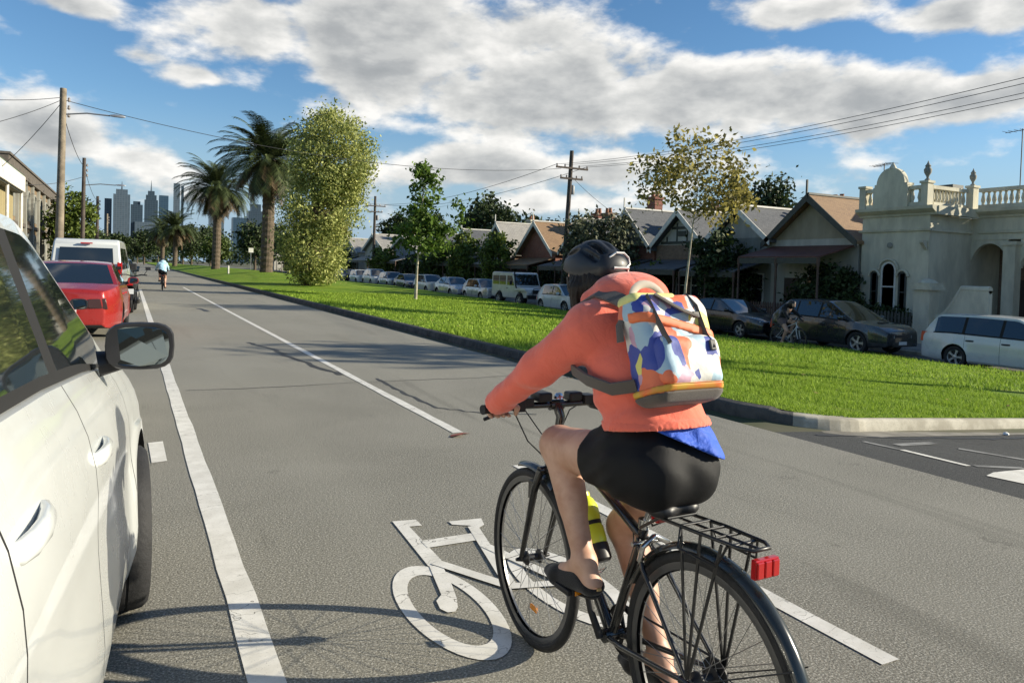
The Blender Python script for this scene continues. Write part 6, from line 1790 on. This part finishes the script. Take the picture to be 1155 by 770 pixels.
    for s in (1, -1): br.tube([(s * .045, .255, .61), (s * .05, .235, .66), (0, .24, .685)], .009, n=8)
    br.tube([(-.06, .275, .655), (.06, .275, .655)], .008, n=8); br.build('rear_brake', SILV, r, smooth=50)
    cg = MB()
    for s in (1, -1): cg.tube([(s * .012, .56, .475), (s * .045, .575, .50), (s * .042, .63, .60), (s * .01, .65, .625)], .0028, n=5)
    cg.tube([(-.045, .545, .465), (0, .51, .47), (.045, .545, .465), (.0, .575, .44), (-.045, .545, .465)], .003, n=5); cg.build('bottle_cage', SILV, r, smooth=50)
    return r
BIKE_LOC, BIKE_RZ = (1.475, 1.58, 0.0), R(1.5)
bike = bicycle('black touring bicycle with rear rack ridden by the person in orange', BIKE_LOC, BIKE_RZ, FRAMEM)
# water bottle in its cage
wb = thing('water_bottle', 'neon yellow water bottle with black base in the bicycle frame cage', 'bottle', BIKE_LOC, BIKE_RZ)
a0 = Vector((.004, .520, .500)); dv = Vector((0, .115, .185)).normalized()
def alongpts(prof, m, name, parent):
    mb = MB(); mb.tube([a0 + dv * h for r_, h in prof], [r_ for r_, h in prof], n=20); return mb.build(name, m, parent, smooth=40)
NEON = mat('neon_plastic', (.62, .72, .04), .35, coat=.2)
alongpts([(0.0381, .062), (0.0409, .07), (0.0409, .115), (0.0370, .125), (0.0370, .14), (0.0409, .15), (0.0409, .19), (0.0314, .215), (0.0224, .225)], NEON, 'body', wb)
alongpts([(0.0336, 0), (0.0409, .008), (0.0409, .06), (0.0381, .0615)], BLACKP, 'base', wb)
alongpts([(0.0386, .1255), (0.0386, .1395)], BLACKP, 'band', wb)
alongpts([(0.0246, .2255), (0.0246, .24), (0.0134, .245), (0.0134, .262), (0.0090, .266)], NEON, 'cap', wb)

# ================================================================== rider
def rider(label, loc, rz, h=.0065, main=True):
    r = thing('person', label, 'person', loc, rz)
    b = Vox((-.42, -.02, .04), (.42, 1.0, 1.70), h)
    Xs = (1, 0, 0)
    # torso, neck, head
    b.cone((0, .25, .93), (0, .33, 1.12), .10, .09, .03, side=Xs, f=1.4); b.cone((0, .33, 1.12), (0, .43, 1.31), .10, .105, .04, side=Xs, f=1.5)
    b.cone((-.14, .43, 1.33), (.14, .43, 1.33), .055, .055, .04)
    b.cone((0, .47, 1.36), (.008, .60, 1.46), .055, .052, .03)
    b.ell((0 + .012, .645 - .004, 1.525 - .016), (.074, .097, .108), k=.03); b.ell((0 + .012, .685 - .004, 1.475 - .016), (.058, .07, .075), k=.03)
    b.cone((0 + .012, .735 - .004, 1.515 - .016), (0 + .012, .758 - .004, 1.488 - .016), .010, .015, .012); b.ell((0 + .012, .742 - .004, 1.425 - .016), (.024, .022, .018), k=.02)
    for s in (1, -1):
        b.ell((s * .076 + .012, .635 - .004, 1.505 - .016), (.012, .024, .034), k=.008); b.ell((s * .03 + .012, .745 - .004, 1.522 - .016), (.016, .012, .012), k=0, mode='sub')
    b.cone((-.022 + .012, .748 - .004, 1.455 - .016), (.022 + .012, .748 - .004, 1.455 - .016), .005, .005, .004, mode='sub')
    # arms
    for s in (1, -1):
        sh, el, wr_ = (s * .165, .42, 1.315), (s * .245, .585, 1.165), (s * .282, .765, 1.035)
        b.cone(sh, el, .052, .041, .03); b.cone(el, wr_, .041, .027, .02)
        # hand closed round the grip: palm, four fingers, thumb
        gx_, gy_, gz_ = s * .262, .808, 1.0
        b.cone((s * .30, .775, 1.03), (s * .232, .79, 1.032), .017, .017, .012, side=(0, 1, 0), f=1.3)
        b.cone(wr_, (s * .268, .79, 1.03), .027, .024, .015)
        for q, (dx, L_) in enumerate(((.038, .92), (.015, 1.0), (-.008, .96), (-.030, .8))):
            cx = gx_ - s * dx
            ang = [R(70), R(10), R(-55), R(-120)]; rd = .0285
            pp = [(cx, gy_ + rd * math.cos(a * L_), gz_ + rd * math.sin(a * L_ if a < 0 else a)) for a in ang]
            for u, v in zip(pp, pp[1:]): b.cone(u, v, .0095, .0085, .003)
        tb = [(gx_ - s * .035, gy_ - .02, gz_ + .025), (gx_ - s * .06, gy_ - .028, gz_ + .005), (gx_ - s * .065, gy_ - .01, gz_ - .022)]
        for u, v in zip(tb, tb[1:]): b.cone(u, v, .012, .0095, .006)
    # legs
    hipL, knL, anL = (-.095, .27, .915), (-.108, .638, .892), (-.128, .432, .555)
    hipR, knR, anR = (.095, .27, .905), (.125, .545, .600), (.13, .345, .225)
    for hp, kn, an in ((hipL, knL, anL), (hipR, knR, anR)):
        b.cone(hp, kn, .090, .066, .04); b.cone(kn, an, .057, .035, .03)
        k_, a_ = np.array(kn), np.array(an); ax = a_ - k_; 
        back = np.array((0, ax[2], -ax[1])); back = back / np.linalg.norm(back)
        if back[1] > 0: back = -back
        c0 = k_ + ax * .14 + back * .014; c1 = k_ + ax * .52 + back * .012
        b.cone(c0, c1, .053, .043, .03)
        b.ell(kn, (.060, .062, .062), k=.02)
        # foot
        heel = a_ + np.array((0, -.045, -.055)); ball = a_ + np.array((-.004 * (1 if an[0] < 0 else -1), .125, -.088)); toe = ball + np.array((0, .06, -.006))
        b.cone(an, heel, .036, .028, .02); b.cone(heel, ball, .028, .03, .02, side=Xs, f=1.2); b.cone(ball, toe, .028, .018, .02, side=Xs, f=1.5); b.cone(an, ball, .034, .028, .025)
    b.build('body', SKIN, r)
    # shoes
    for s, an in ((-1, anL), (1, anR)):
        a_ = np.array(an); v = Vox(a_ - np.array((.09, .12, .16)), a_ + np.array((.09, .28, .06)), .0055)
        heel = a_ + np.array((0, -.045, -.055)); ball = a_ + np.array((.004 * s, .125, -.088)); toe = ball + np.array((0, .062, -.006))
        v.cone(heel, ball, .036, .037, .02, side=Xs, f=1.15); v.cone(ball, toe, .035, .022, .02, side=Xs, f=1.55); v.cone(heel + np.array((0, -.004, .02)), heel, .036, .036, .02)
        v.cone(ball + np.array((0, -.05, .012)), heel + np.array((0, .03, .01)), .034, .036, .02)
        v.plane(a_ + np.array((0, 0, -.034)), (0, .35, -1)); v.plane(a_ + np.array((0, .02, -.112)), (0, .30, 1))
        so = v.build('shoe', SHOEM, r)
        sl_ = Vox(a_ - np.array((.09, .12, .17)), a_ + np.array((.09, .28, .06)), .0055)
        d_ = np.array((0, 0, -.012))
        sl_.cone(heel + d_, ball + d_, .037, .038, .02, side=Xs, f=1.15); sl_.cone(ball + d_, toe + d_, .036, .024, .02, side=Xs, f=1.55)
        sl_.plane(a_ + np.array((0, .02, -.112)), (0, -.30, -1)); sl_.plane(a_ + np.array((0, .02, -.126)), (0, .30, 1))
        sl_.build('sole', mat('shoe_sole', (.03, .028, .025), .7), so)
        tg_ = MB(); tg_.box(heel + np.array((0, -.0395, -.004)), (.016, .005, .008)); tg_.build('heel_tag', mat('tan_leather', (.45, .3, .12), .6), so, smooth=0)
    # shorts
    v = Vox((-.30, -.02, .62), (.30, .75, 1.12), h)
    v.cone((0, .24, .925), (0, .27, 1.02), .122, .118, .03, side=Xs, f=1.34)
    for s, hp, kn in ((-1, hipL, knL), (1, hipR, knR)):
        v.ell((s * .064, .182, .905), (.102, .106, .114), k=.05)
        e = np.array(hp) + (np.array(kn) - np.array(hp)) * .80; v.cone(hp, e, .101, .088, .06)
        p = np.array(hp) + (np.array(kn) - np.array(hp)) * (.37 if s < 0 else .42)
        nn = np.array(hp) - np.array(kn)
        lo = (-.30, .30, .62) if s < 0 else (.0, .30, .62); hi = (.0, .75, 1.02) if s < 0 else (.30, .75, .95)
        v.plane(p, nn, lo, hi)
    v.plane((0, 0, .787), (0, 0, 1), (-.3, -.02, .6), (.3, .30, .83))
    v.warp(lambda P: .0022 * np.sin(P[..., 0] * 55 + P[..., 2] * 40) * np.sin(P[..., 1] * 38 + P[..., 2] * 22) + .0028 * np.sin((P[..., 1] * .75 + P[..., 2]) * 95 + 4 * np.sin(P[..., 0] * 14)) * np.exp(-((P[..., 1] - .30) / .09) ** 2))
    v.build('shorts', BLACKC, r)
    # shirt tail showing under the hem on the right
    v = Vox((-.30, -.05, .84), (.32, .45, 1.14), h)
    v.cone((0, .236, .93), (0, .27, 1.06), .130, .128, .03, side=Xs, f=1.34); v.ell((.064, .174, .92), (.112, .115, .122), k=.05); v.ell((-.064, .174, .92), (.112, .115, .122), k=.05)
    v.warp(lambda P: .0025 * np.sin(P[..., 0] * 70 + P[..., 2] * 25) + .002 * np.sin(P[..., 2] * 80 + P[..., 0] * 30))
    v.plane((0, 0, 1.09), (0, 0, -1)); v.plane((0.03, 0, .978), (.40, -.1, 1)); v.plane((-.11, 0, 0), (1, 0, 0)); v.plane((0, .30, 0), (0, -1, 0))
    v.build('shirt_tail', BLUEC, r)
    # hoodie
    v = Vox((-.42, .02, .96), (.42, .92, 1.56), h)
    v.cone((0, .235, 1.00), (0, .325, 1.16), .139, .122, .03, side=Xs, f=1.30)
    v.cone((0, .325, 1.16), (0, .415, 1.31), .122, .112, .05, side=Xs, f=1.42)
    v.cone((-.13, .415, 1.335), (.13, .415, 1.335), .078, .078, .05)
    for s in (1, -1):
        v.cone((s * .160, .415, 1.315), (s * .242, .575, 1.175), .078, .062, .045)
        v.cone((s * .242, .575, 1.175), (s * .282, .75, 1.045), .062, .044, .03)
        v.cone((s * .280, .742, 1.052), (s * .286, .79, 1.025), .046, .041, .01)
    # gathered hood behind the neck, collar round it
    v.ell((0.012, .415, 1.425), (.135, .105, .066), rot=(.55, 0, 0), k=.04); v.ell((.025, .405, 1.445), (.105, .085, .056), k=.03); v.ell((.02, .47, 1.43), (.11, .08, .055), k=.03)
    for i in range(9):
        a0_, a1_ = i / 9 * math.pi, (i + 1) / 9 * math.pi
        pt = lambda a: (.092 * math.cos(a), .50 - .085 * math.sin(a), 1.405 + .03 * math.sin(a))
        v.cone(pt(a0_), pt(a1_), .03, .03, .02)
    v.cone((.092, .50, 1.405), (0, .56, 1.345), .03, .03, .02); v.cone((-.092, .50, 1.405), (0, .56, 1.345), .03, .03, .02)
    # folds
    def folds(P):
        x, y, z = P[..., 0], P[..., 1], P[..., 2]
        w1 = np.sin(z * 62 + 5 * np.sin(x * 9) + y * 30) * np.clip((1.20 - z) / .2, 0, 1)
        w2 = np.sin((y * .8 - z * .6) * 75 + x * 30 + 2 * np.sin(z * 20)) * np.clip((np.abs(x) - .17) / .08, 0, 1)
        w3 = np.sin(x * 34 + z * 20) * np.sin(z * 17 + y * 12)
        return .0065 * w1 * (.5 + .5 * np.sin(x * 13 + 1.2 + z * 8)) + .0020 * w2 * np.sin(z * 23 + x * 11 + y * 7) + .003 * w3 + .002 * np.sin(z * 41 - x * 27) * np.sin(y * 33 + x * 19)
    v.warp(folds)
    v.cone((0, .50, 1.36), (0, .60, 1.47), .068, .07, 0, mode='sub')
    v.plane((0, .2, 1.035), (0, .16, 1), (-.3, .0, .9), (.3, .55, 1.12))
    for s in (1, -1): v.plane((s * .285, .800, 1.02), (0, -.8, .55), (s * .285 - .1, .72, .9) , (s * .285 + .1, .92, 1.12))
    v.build('hoodie', CORAL, r)
    rb_ = Vox((-.42, .02, .96), (.42, .92, 1.56), h)
    rb_.cone((0, .235, 1.00), (0, .325, 1.16), .1415, .1245, .03, side=Xs, f=1.30)
    rb_.plane((0, .2, 1.033), (0, .16, 1)); rb_.plane((0, .2, 1.062), (0, -.16, -1)); rb_.warp(lambda P: .0016 * np.sin(np.arctan2(P[..., 0], P[..., 1] - .27) * 95))
    rb_.build('hem_band', CORAL, r, smooth_it=1)
    # hair under the helmet
    v = Vox((-.16, .48, 1.33), (.16, .80, 1.62), .006)
    v.ell((0, .618, 1.505), (.094, .105, .115), k=.02); v.cone((-.075, .62, 1.46), (-.075, .62, 1.385), .035, .022, .03); v.cone((.075, .62, 1.46), (.075, .62, 1.385), .035, .022, .03); v.cone((0, .56, 1.47), (0, .535, 1.40), .075, .05, .03)
    v.ell((0, .735, 1.475), (.062, .08, .095), k=0, mode='sub')
    v.warp(lambda P: .0035 * np.sin(np.arctan2(P[..., 0], P[..., 1] - .62) * 38 + 3 * np.sin(P[..., 2] * 30)))
    v.build('hair', HAIR, r)
    for s in (1, -1):
        e = MB(); e.lathe([(.0, -.010), (.006, -.008), (.0105, 0), (.006, .008), (0, .010)], c=(s * .03, .733, 1.522), axis='Y', n=12); e.build('eye', EYE_W, r, smooth=60)
        e = MB(); e.lathe([(.0, 0), (.005, -.001), (.0, .002)], c=(s * .03, .744, 1.522), axis='Y', n=10); e.build('pupil', BLACKP, r, smooth=60)
    m_ = MB(); m_.tube([(-.022, .747, 1.456), (0, .755, 1.458), (.022, .747, 1.456)], [.003, .006, .003], n=8); m_.build('mouth', LIP, r, smooth=60)
    # helmet with long vents
    v = Vox((-.17, .44, 1.42), (.17, .84, 1.70), .005)
    rt_ = (-.10, 0, 0)
    v.ell((0, .636, 1.530), (.101, .130, .104), rot=rt_, k=0)
    v.ell((0, .53, 1.535), (.066, .04, .05), k=.03)
    for x in (0, -.042, .042, -.078, .078):
        zz = 1.636 - abs(x) * .60
        v.cone((x, .68 - abs(x) * .6, zz + .004), (x * .9, .72 - abs(x) * .3, zz - .018), .013, .010, 0, mode='sub')
        v.cone((x, .60, zz + .006), (x * .8, .535, zz - .025), .012, .013, 0, mode='sub')
    v.ell((0, .637, 1.50), (.086, .112, .098), rot=rt_, k=0, mode='sub')
    v.plane((0, .64, 1.508), (0, -.22, 1))
    ho = v.build('helmet', HELM, r, smooth_it=1)
    rg_ = MB()
    for s in (1, -1):
        rg_.tube([(.012 + s * .016, .503, 1.588), (.012 + s * .040, .507, 1.572), (.012 + s * .043, .503, 1.550), (.012 + s * .018, .491, 1.536)], .0036, n=6)
    rg_.tube([(-.005, .502, 1.588), (.029, .502, 1.588)], .0036, n=6); rg_.tube([(-.02, .492, 1.536), (.044, .492, 1.536)], .005, n=6); rg_.tube([(.04, .493, 1.536), (.05, .502, 1.508)], .0036, n=6)
    rg_.build('helmet_trim', WHITEP, ho, smooth=60)
    for s in (1, -1):
        st = MB(); st.tube([(s * .095, .66, 1.50), (s * .082, .67, 1.45), (s * .03, .70, 1.405)], .004, n=6, flat=(1, 1.6)); st.build('chin_strap', BLACKP, ho, smooth=60)
    for ch in [c for c in r.children if c.name.split('.')[0] in ('hair', 'eye', 'pupil', 'mouth', 'helmet')]: ch.location = (.012, -.004, -.016)
    return r
main_rider = rider('cyclist in bright orange hoodie, black shorts and black helmet seen from behind', BIKE_LOC, BIKE_RZ)

# ================================================================== backpack
def backpack():
    r = thing('backpack', 'multicoloured patterned backpack with taupe straps worn over the orange hoodie', 'backpack', BIKE_LOC, BIKE_RZ)
    pm, t, q, p = raw('patchwork_canvas')
    tc = q.n('ShaderNodeTexCoord')
    mp = q.n('ShaderNodeMapping'); t.links.new(tc.outputs['Object'], mp.inputs[0]); mp.inputs['Rotation'].default_value = (.5, .3, .6); mp.inputs['Scale'].default_value = (1.25, 1.0, .8); mp.inputs['Location'].default_value = (.31, .17, .04)
    nz = q.n('ShaderNodeTexNoise'); nz.inputs['Scale'].default_value = 7; t.links.new(mp.outputs[0], nz.inputs['Vector'])
    ad = q.n('ShaderNodeVectorMath', operation='MULTIPLY_ADD'); t.links.new(nz.outputs['Color'], ad.inputs[0]); ad.inputs[1].default_value = (.07, .07, .07); t.links.new(mp.outputs[0], ad.inputs[2])
    vo = q.n('ShaderNodeTexVoronoi', distance='MANHATTAN'); vo.inputs['Scale'].default_value = 15; t.links.new(ad.outputs[0], vo.inputs['Vector'])
    sp = q.n('ShaderNodeSeparateXYZ'); t.links.new(vo.outputs['Color'], sp.inputs[0])
    pal = [(0, (.66, .64, .58)), (.22, (.75, .17, .07)), (.34, (.045, .07, .32)), (.47, (.66, .64, .58)), (.56, (.72, .66, .16)), (.66, (.36, .50, .58)), (.76, (.72, .12, .10)), (.83, (.55, .33, .42)), (.90, (.045, .07, .32))]
    q.setin(p.inputs['Base Color'], q.ramp(sp.outputs[0], pal, 'CONSTANT'))
    p.inputs['Roughness'].default_value = .6; p.inputs['Sheen Weight'].default_value = .1
    b = q.n('ShaderNodeBump'); b.inputs['Strength'].default_value = .5; b.inputs['Distance'].default_value = .006
    t.links.new(q.noise(tc.outputs['Object'], 24, 4), b.inputs['Height']); t.links.new(b.outputs[0], p.inputs['Normal'])
    u = Vector((0.0, .34, .94)).normalized(); n_ = Vector((0, -.94, .34)).normalized(); x_ = Vector((1, 0, 0))
    M = np.array([x_, n_, u]).T                     # columns: right, out, up
    C0 = np.array((-.012, .175, 1.285))
    def W(x, n, z): return tuple(C0 + M @ np.array((x, n, z)))
    def plate(mb, c, half, m=0): mb.box(W(*c), [2 * k for k in half], rot=Matrix(M.tolist()), m=m)
    lo, hi = C0 - .32, C0 + .32
    v = Vox(lo, hi, .0055)
    v.rbox(W(0, -.012, -.02), (.128, .068, .15), .04, M, .02); v.rbox(W(0, -.02, .115), (.138, .045, .055), .03, M, .05)
    v.warp(lambda P: .0035 * np.sin(P[..., 0] * 45 + P[..., 2] * 30) * np.sin(P[..., 2] * 42 + P[..., 1] * 35))
    v.plane(W(0, 0, .158), -np.array(u)); v.plane(W(0, 0, -.15), u)
    bo = v.build('main_compartment', pm, r)
    v = Vox(lo, hi, .0055)
    v.rbox(W(.0, .052, -.055), (.112, .035, .075), .028, M, .02); v.warp(lambda P: .003 * np.sin(P[..., 0] * 50) * np.sin(P[..., 2] * 55))
    v.build('front_pocket', pm, r)
    v = Vox(lo, hi, .0055)
    v.rbox(W(0, -.012, -.02), (.139, .076, .153), .047, M, .02); v.rbox(W(.0, .05, -.055), (.114, .036, .078), .028, M, .03); v.plane(W(0, 0, -.142), -np.array(u))
    v.build('base', TAUPE, r)
    y_ = Vox(lo, hi, .0055); y_.rbox(W(0, -.012, -.02), (.138, .075, .153), .046, M, .02); y_.rbox(W(.0, .052, -.055), (.1145, .0375, .078), .029, M, .02); y_.plane(W(0, 0, -.122), -np.array(u)); y_.plane(W(0, 0, -.142), u); y_.build('bottom_trim', mat('yellow_webbing', (.72, .50, .06), .6, var=.2, vs=14, col2=(.8, .16, .05)), r)
    y_ = Vox(lo, hi, .0055); y_.rbox(W(0, -.02, .115), (.141, .048, .058), .03, M, .05); y_.plane(W(0, 0, .166), -np.array(u)); y_.plane(W(0, 0, .136), u); y_.plane(W(.03, 0, 0), -np.array(x_)); y_.build('top_band', mat('pale_yellow_canvas', (.72, .68, .24), .6, var=.1, vs=20), r)
    f_ = Vox(lo, hi, .0055); f_.rbox(W(0, -.012, -.02), (.139, .076, .153), .046, M, .02); f_.rbox(W(0, -.02, .115), (.141, .048, .058), .03, M, .05); f_.plane(W(0, 0, .066), (-np.array(u) - .25 * np.array(x_))); f_.plane(W(0, 0, .036), (np.array(u) + .25 * np.array(x_))); f_.plane(W(0, 0, 0), n_); f_.build('flap_band', mat('orange_webbing', (.78, .18, .06), .6, var=.1, vs=20), r)
    f_ = MB()
    f_.tube([W(-.06, .035, .155), W(-.03, .058, .12), W(.01, .066, .095), (W(.055, .070, .078))], .012, n=8, flat=(1.3, .45))
    f_.tube([W(.07, .02, .155), W(.075, .05, .11), W(.075, .066, .02), W(.075, .088, -.03)], .010, n=8, flat=(.5, 1.2)); f_.tube([W(-.09, .03, .15), W(-.095, .06, .08), W(-.09, .078, .02), W(-.085, .088, -.01)], .010, n=8, flat=(.5, 1.2))
    f_.build('closure_strap', TAUPE, r, smooth=60)
    k = MB(); plate(k, (.075, .090, -.018), (.011, .004, .016)); k.build('buckle', mat('steel_buckle', (.07, .068, .06), .6), r, smooth=0, bevel=.003); k = MB(); plate(k, (.050, .072, .080), (.012, .004, .010)); k.build('buckle', mat('steel_buckle', (.07, .068, .06), .6), r, smooth=0, bevel=.003)
    h_ = MB(); h_.tube([W(.065 * math.cos(a) - .02, -.045, .152 + .062 * math.sin(a)) for a in np.linspace(0, math.pi, 13)], .0085, n=8, flat=(1.5, .6)); h_.build('carry_handle', mat('cream_webbing', (.45, .39, .32), .8), r, smooth=60)
    # straps: over both shoulders, down the chest, back under the arms
    for s in (1, -1):
        pts = [W(s * .075, -.05, .13), (s * .10, .335, 1.415), (s * .115, .415, 1.432), (s * .12, .50, 1.395), (s * .125, .545, 1.32), (s * .150, .53, 1.235), (s * .185, .44, 1.190), (s * .196, .345, 1.172), (s * .178, .245, 1.158), W(s * .125, -.045, -.10)]
        P = [Vector(q) for q in pts]
        st = MB(); rr = []
        for i, c in enumerate(P):
            d = (P[min(i + 1, len(P) - 1)] - P[max(i - 1, 0)]).normalized()
            ctr = Vector((0, .37, 1.25)); o = (c - ctr); o = (o - d * o.dot(d)).normalized(); w_ = d.cross(o).normalized()
            hw = .026 if i < 5 else .020
            rr.append([c + w_ * hw + o * .012, c - w_ * hw + o * .012, c - w_ * hw + o * .004, c + w_ * hw + o * .004])
        st.rings(rr, True, True); st.build('shoulder_strap', TAUPE, r, smooth=30)
        fl = MB(); fl.tube([W(s * .125, -.03, .12), W(s * .15, -.045, .08), W(s * .152, -.05, .03)], .013, n=8, flat=(1.3, .35)); fl.build('side_strap', TAUPE, r, smooth=60)
    return r
backpack()

# ================================================================== the two other cyclists
def reclothe(root, table):
    for ch in list(root.children) + [g for c in root.children for g in c.children]:
        key = ch.name.split('.')[0]
        if key in table:
            ch.material_slots[0].link = 'OBJECT'; ch.material_slots[0].material = table[key]
PALEB = cloth('pale_blue_jersey', (.42, .66, .80), .7, 400)
BLACKJ = cloth('black_jacket', (.012, .012, .014), .7, 400)
MAUVE = cloth('mauve_trousers', (.14, .10, .10), .8, 300)
WHITEF = mat('white_frame', (.6, .6, .58), .3, coat=.4)
def copy_person(loc, rz, label, table):
    p = dup(main_rider, loc, rz, label)
    reclothe(p, table); return p
def copy_bike(loc, rz, label, table):
    b = dup(bike, loc, rz, label); reclothe(b, table); return b
pl = (1.44, 40.6, 0)
copy_person(pl, R(0), 'distant cyclist in pale blue top riding away up the road', dict(hoodie=PALEB, shirt_tail=PALEB, hem_band=PALEB))
copy_bike(pl, R(0), 'distant bicycle under the rider in the pale blue top', {})
pl = (19.55, 18.1, float(z_far(18)) + .004)
copy_person(pl, R(176), 'cyclist in black top riding towards us in front of the dark SUV', dict(hoodie=BLACKJ, shirt_tail=BLACKJ, hem_band=BLACKJ, shorts=MAUVE))
copy_bike(pl, R(176), 'bicycle with white frame under the cyclist in the black top', dict(frame=WHITEF, fork=WHITEF, handlebar=WHITEF))
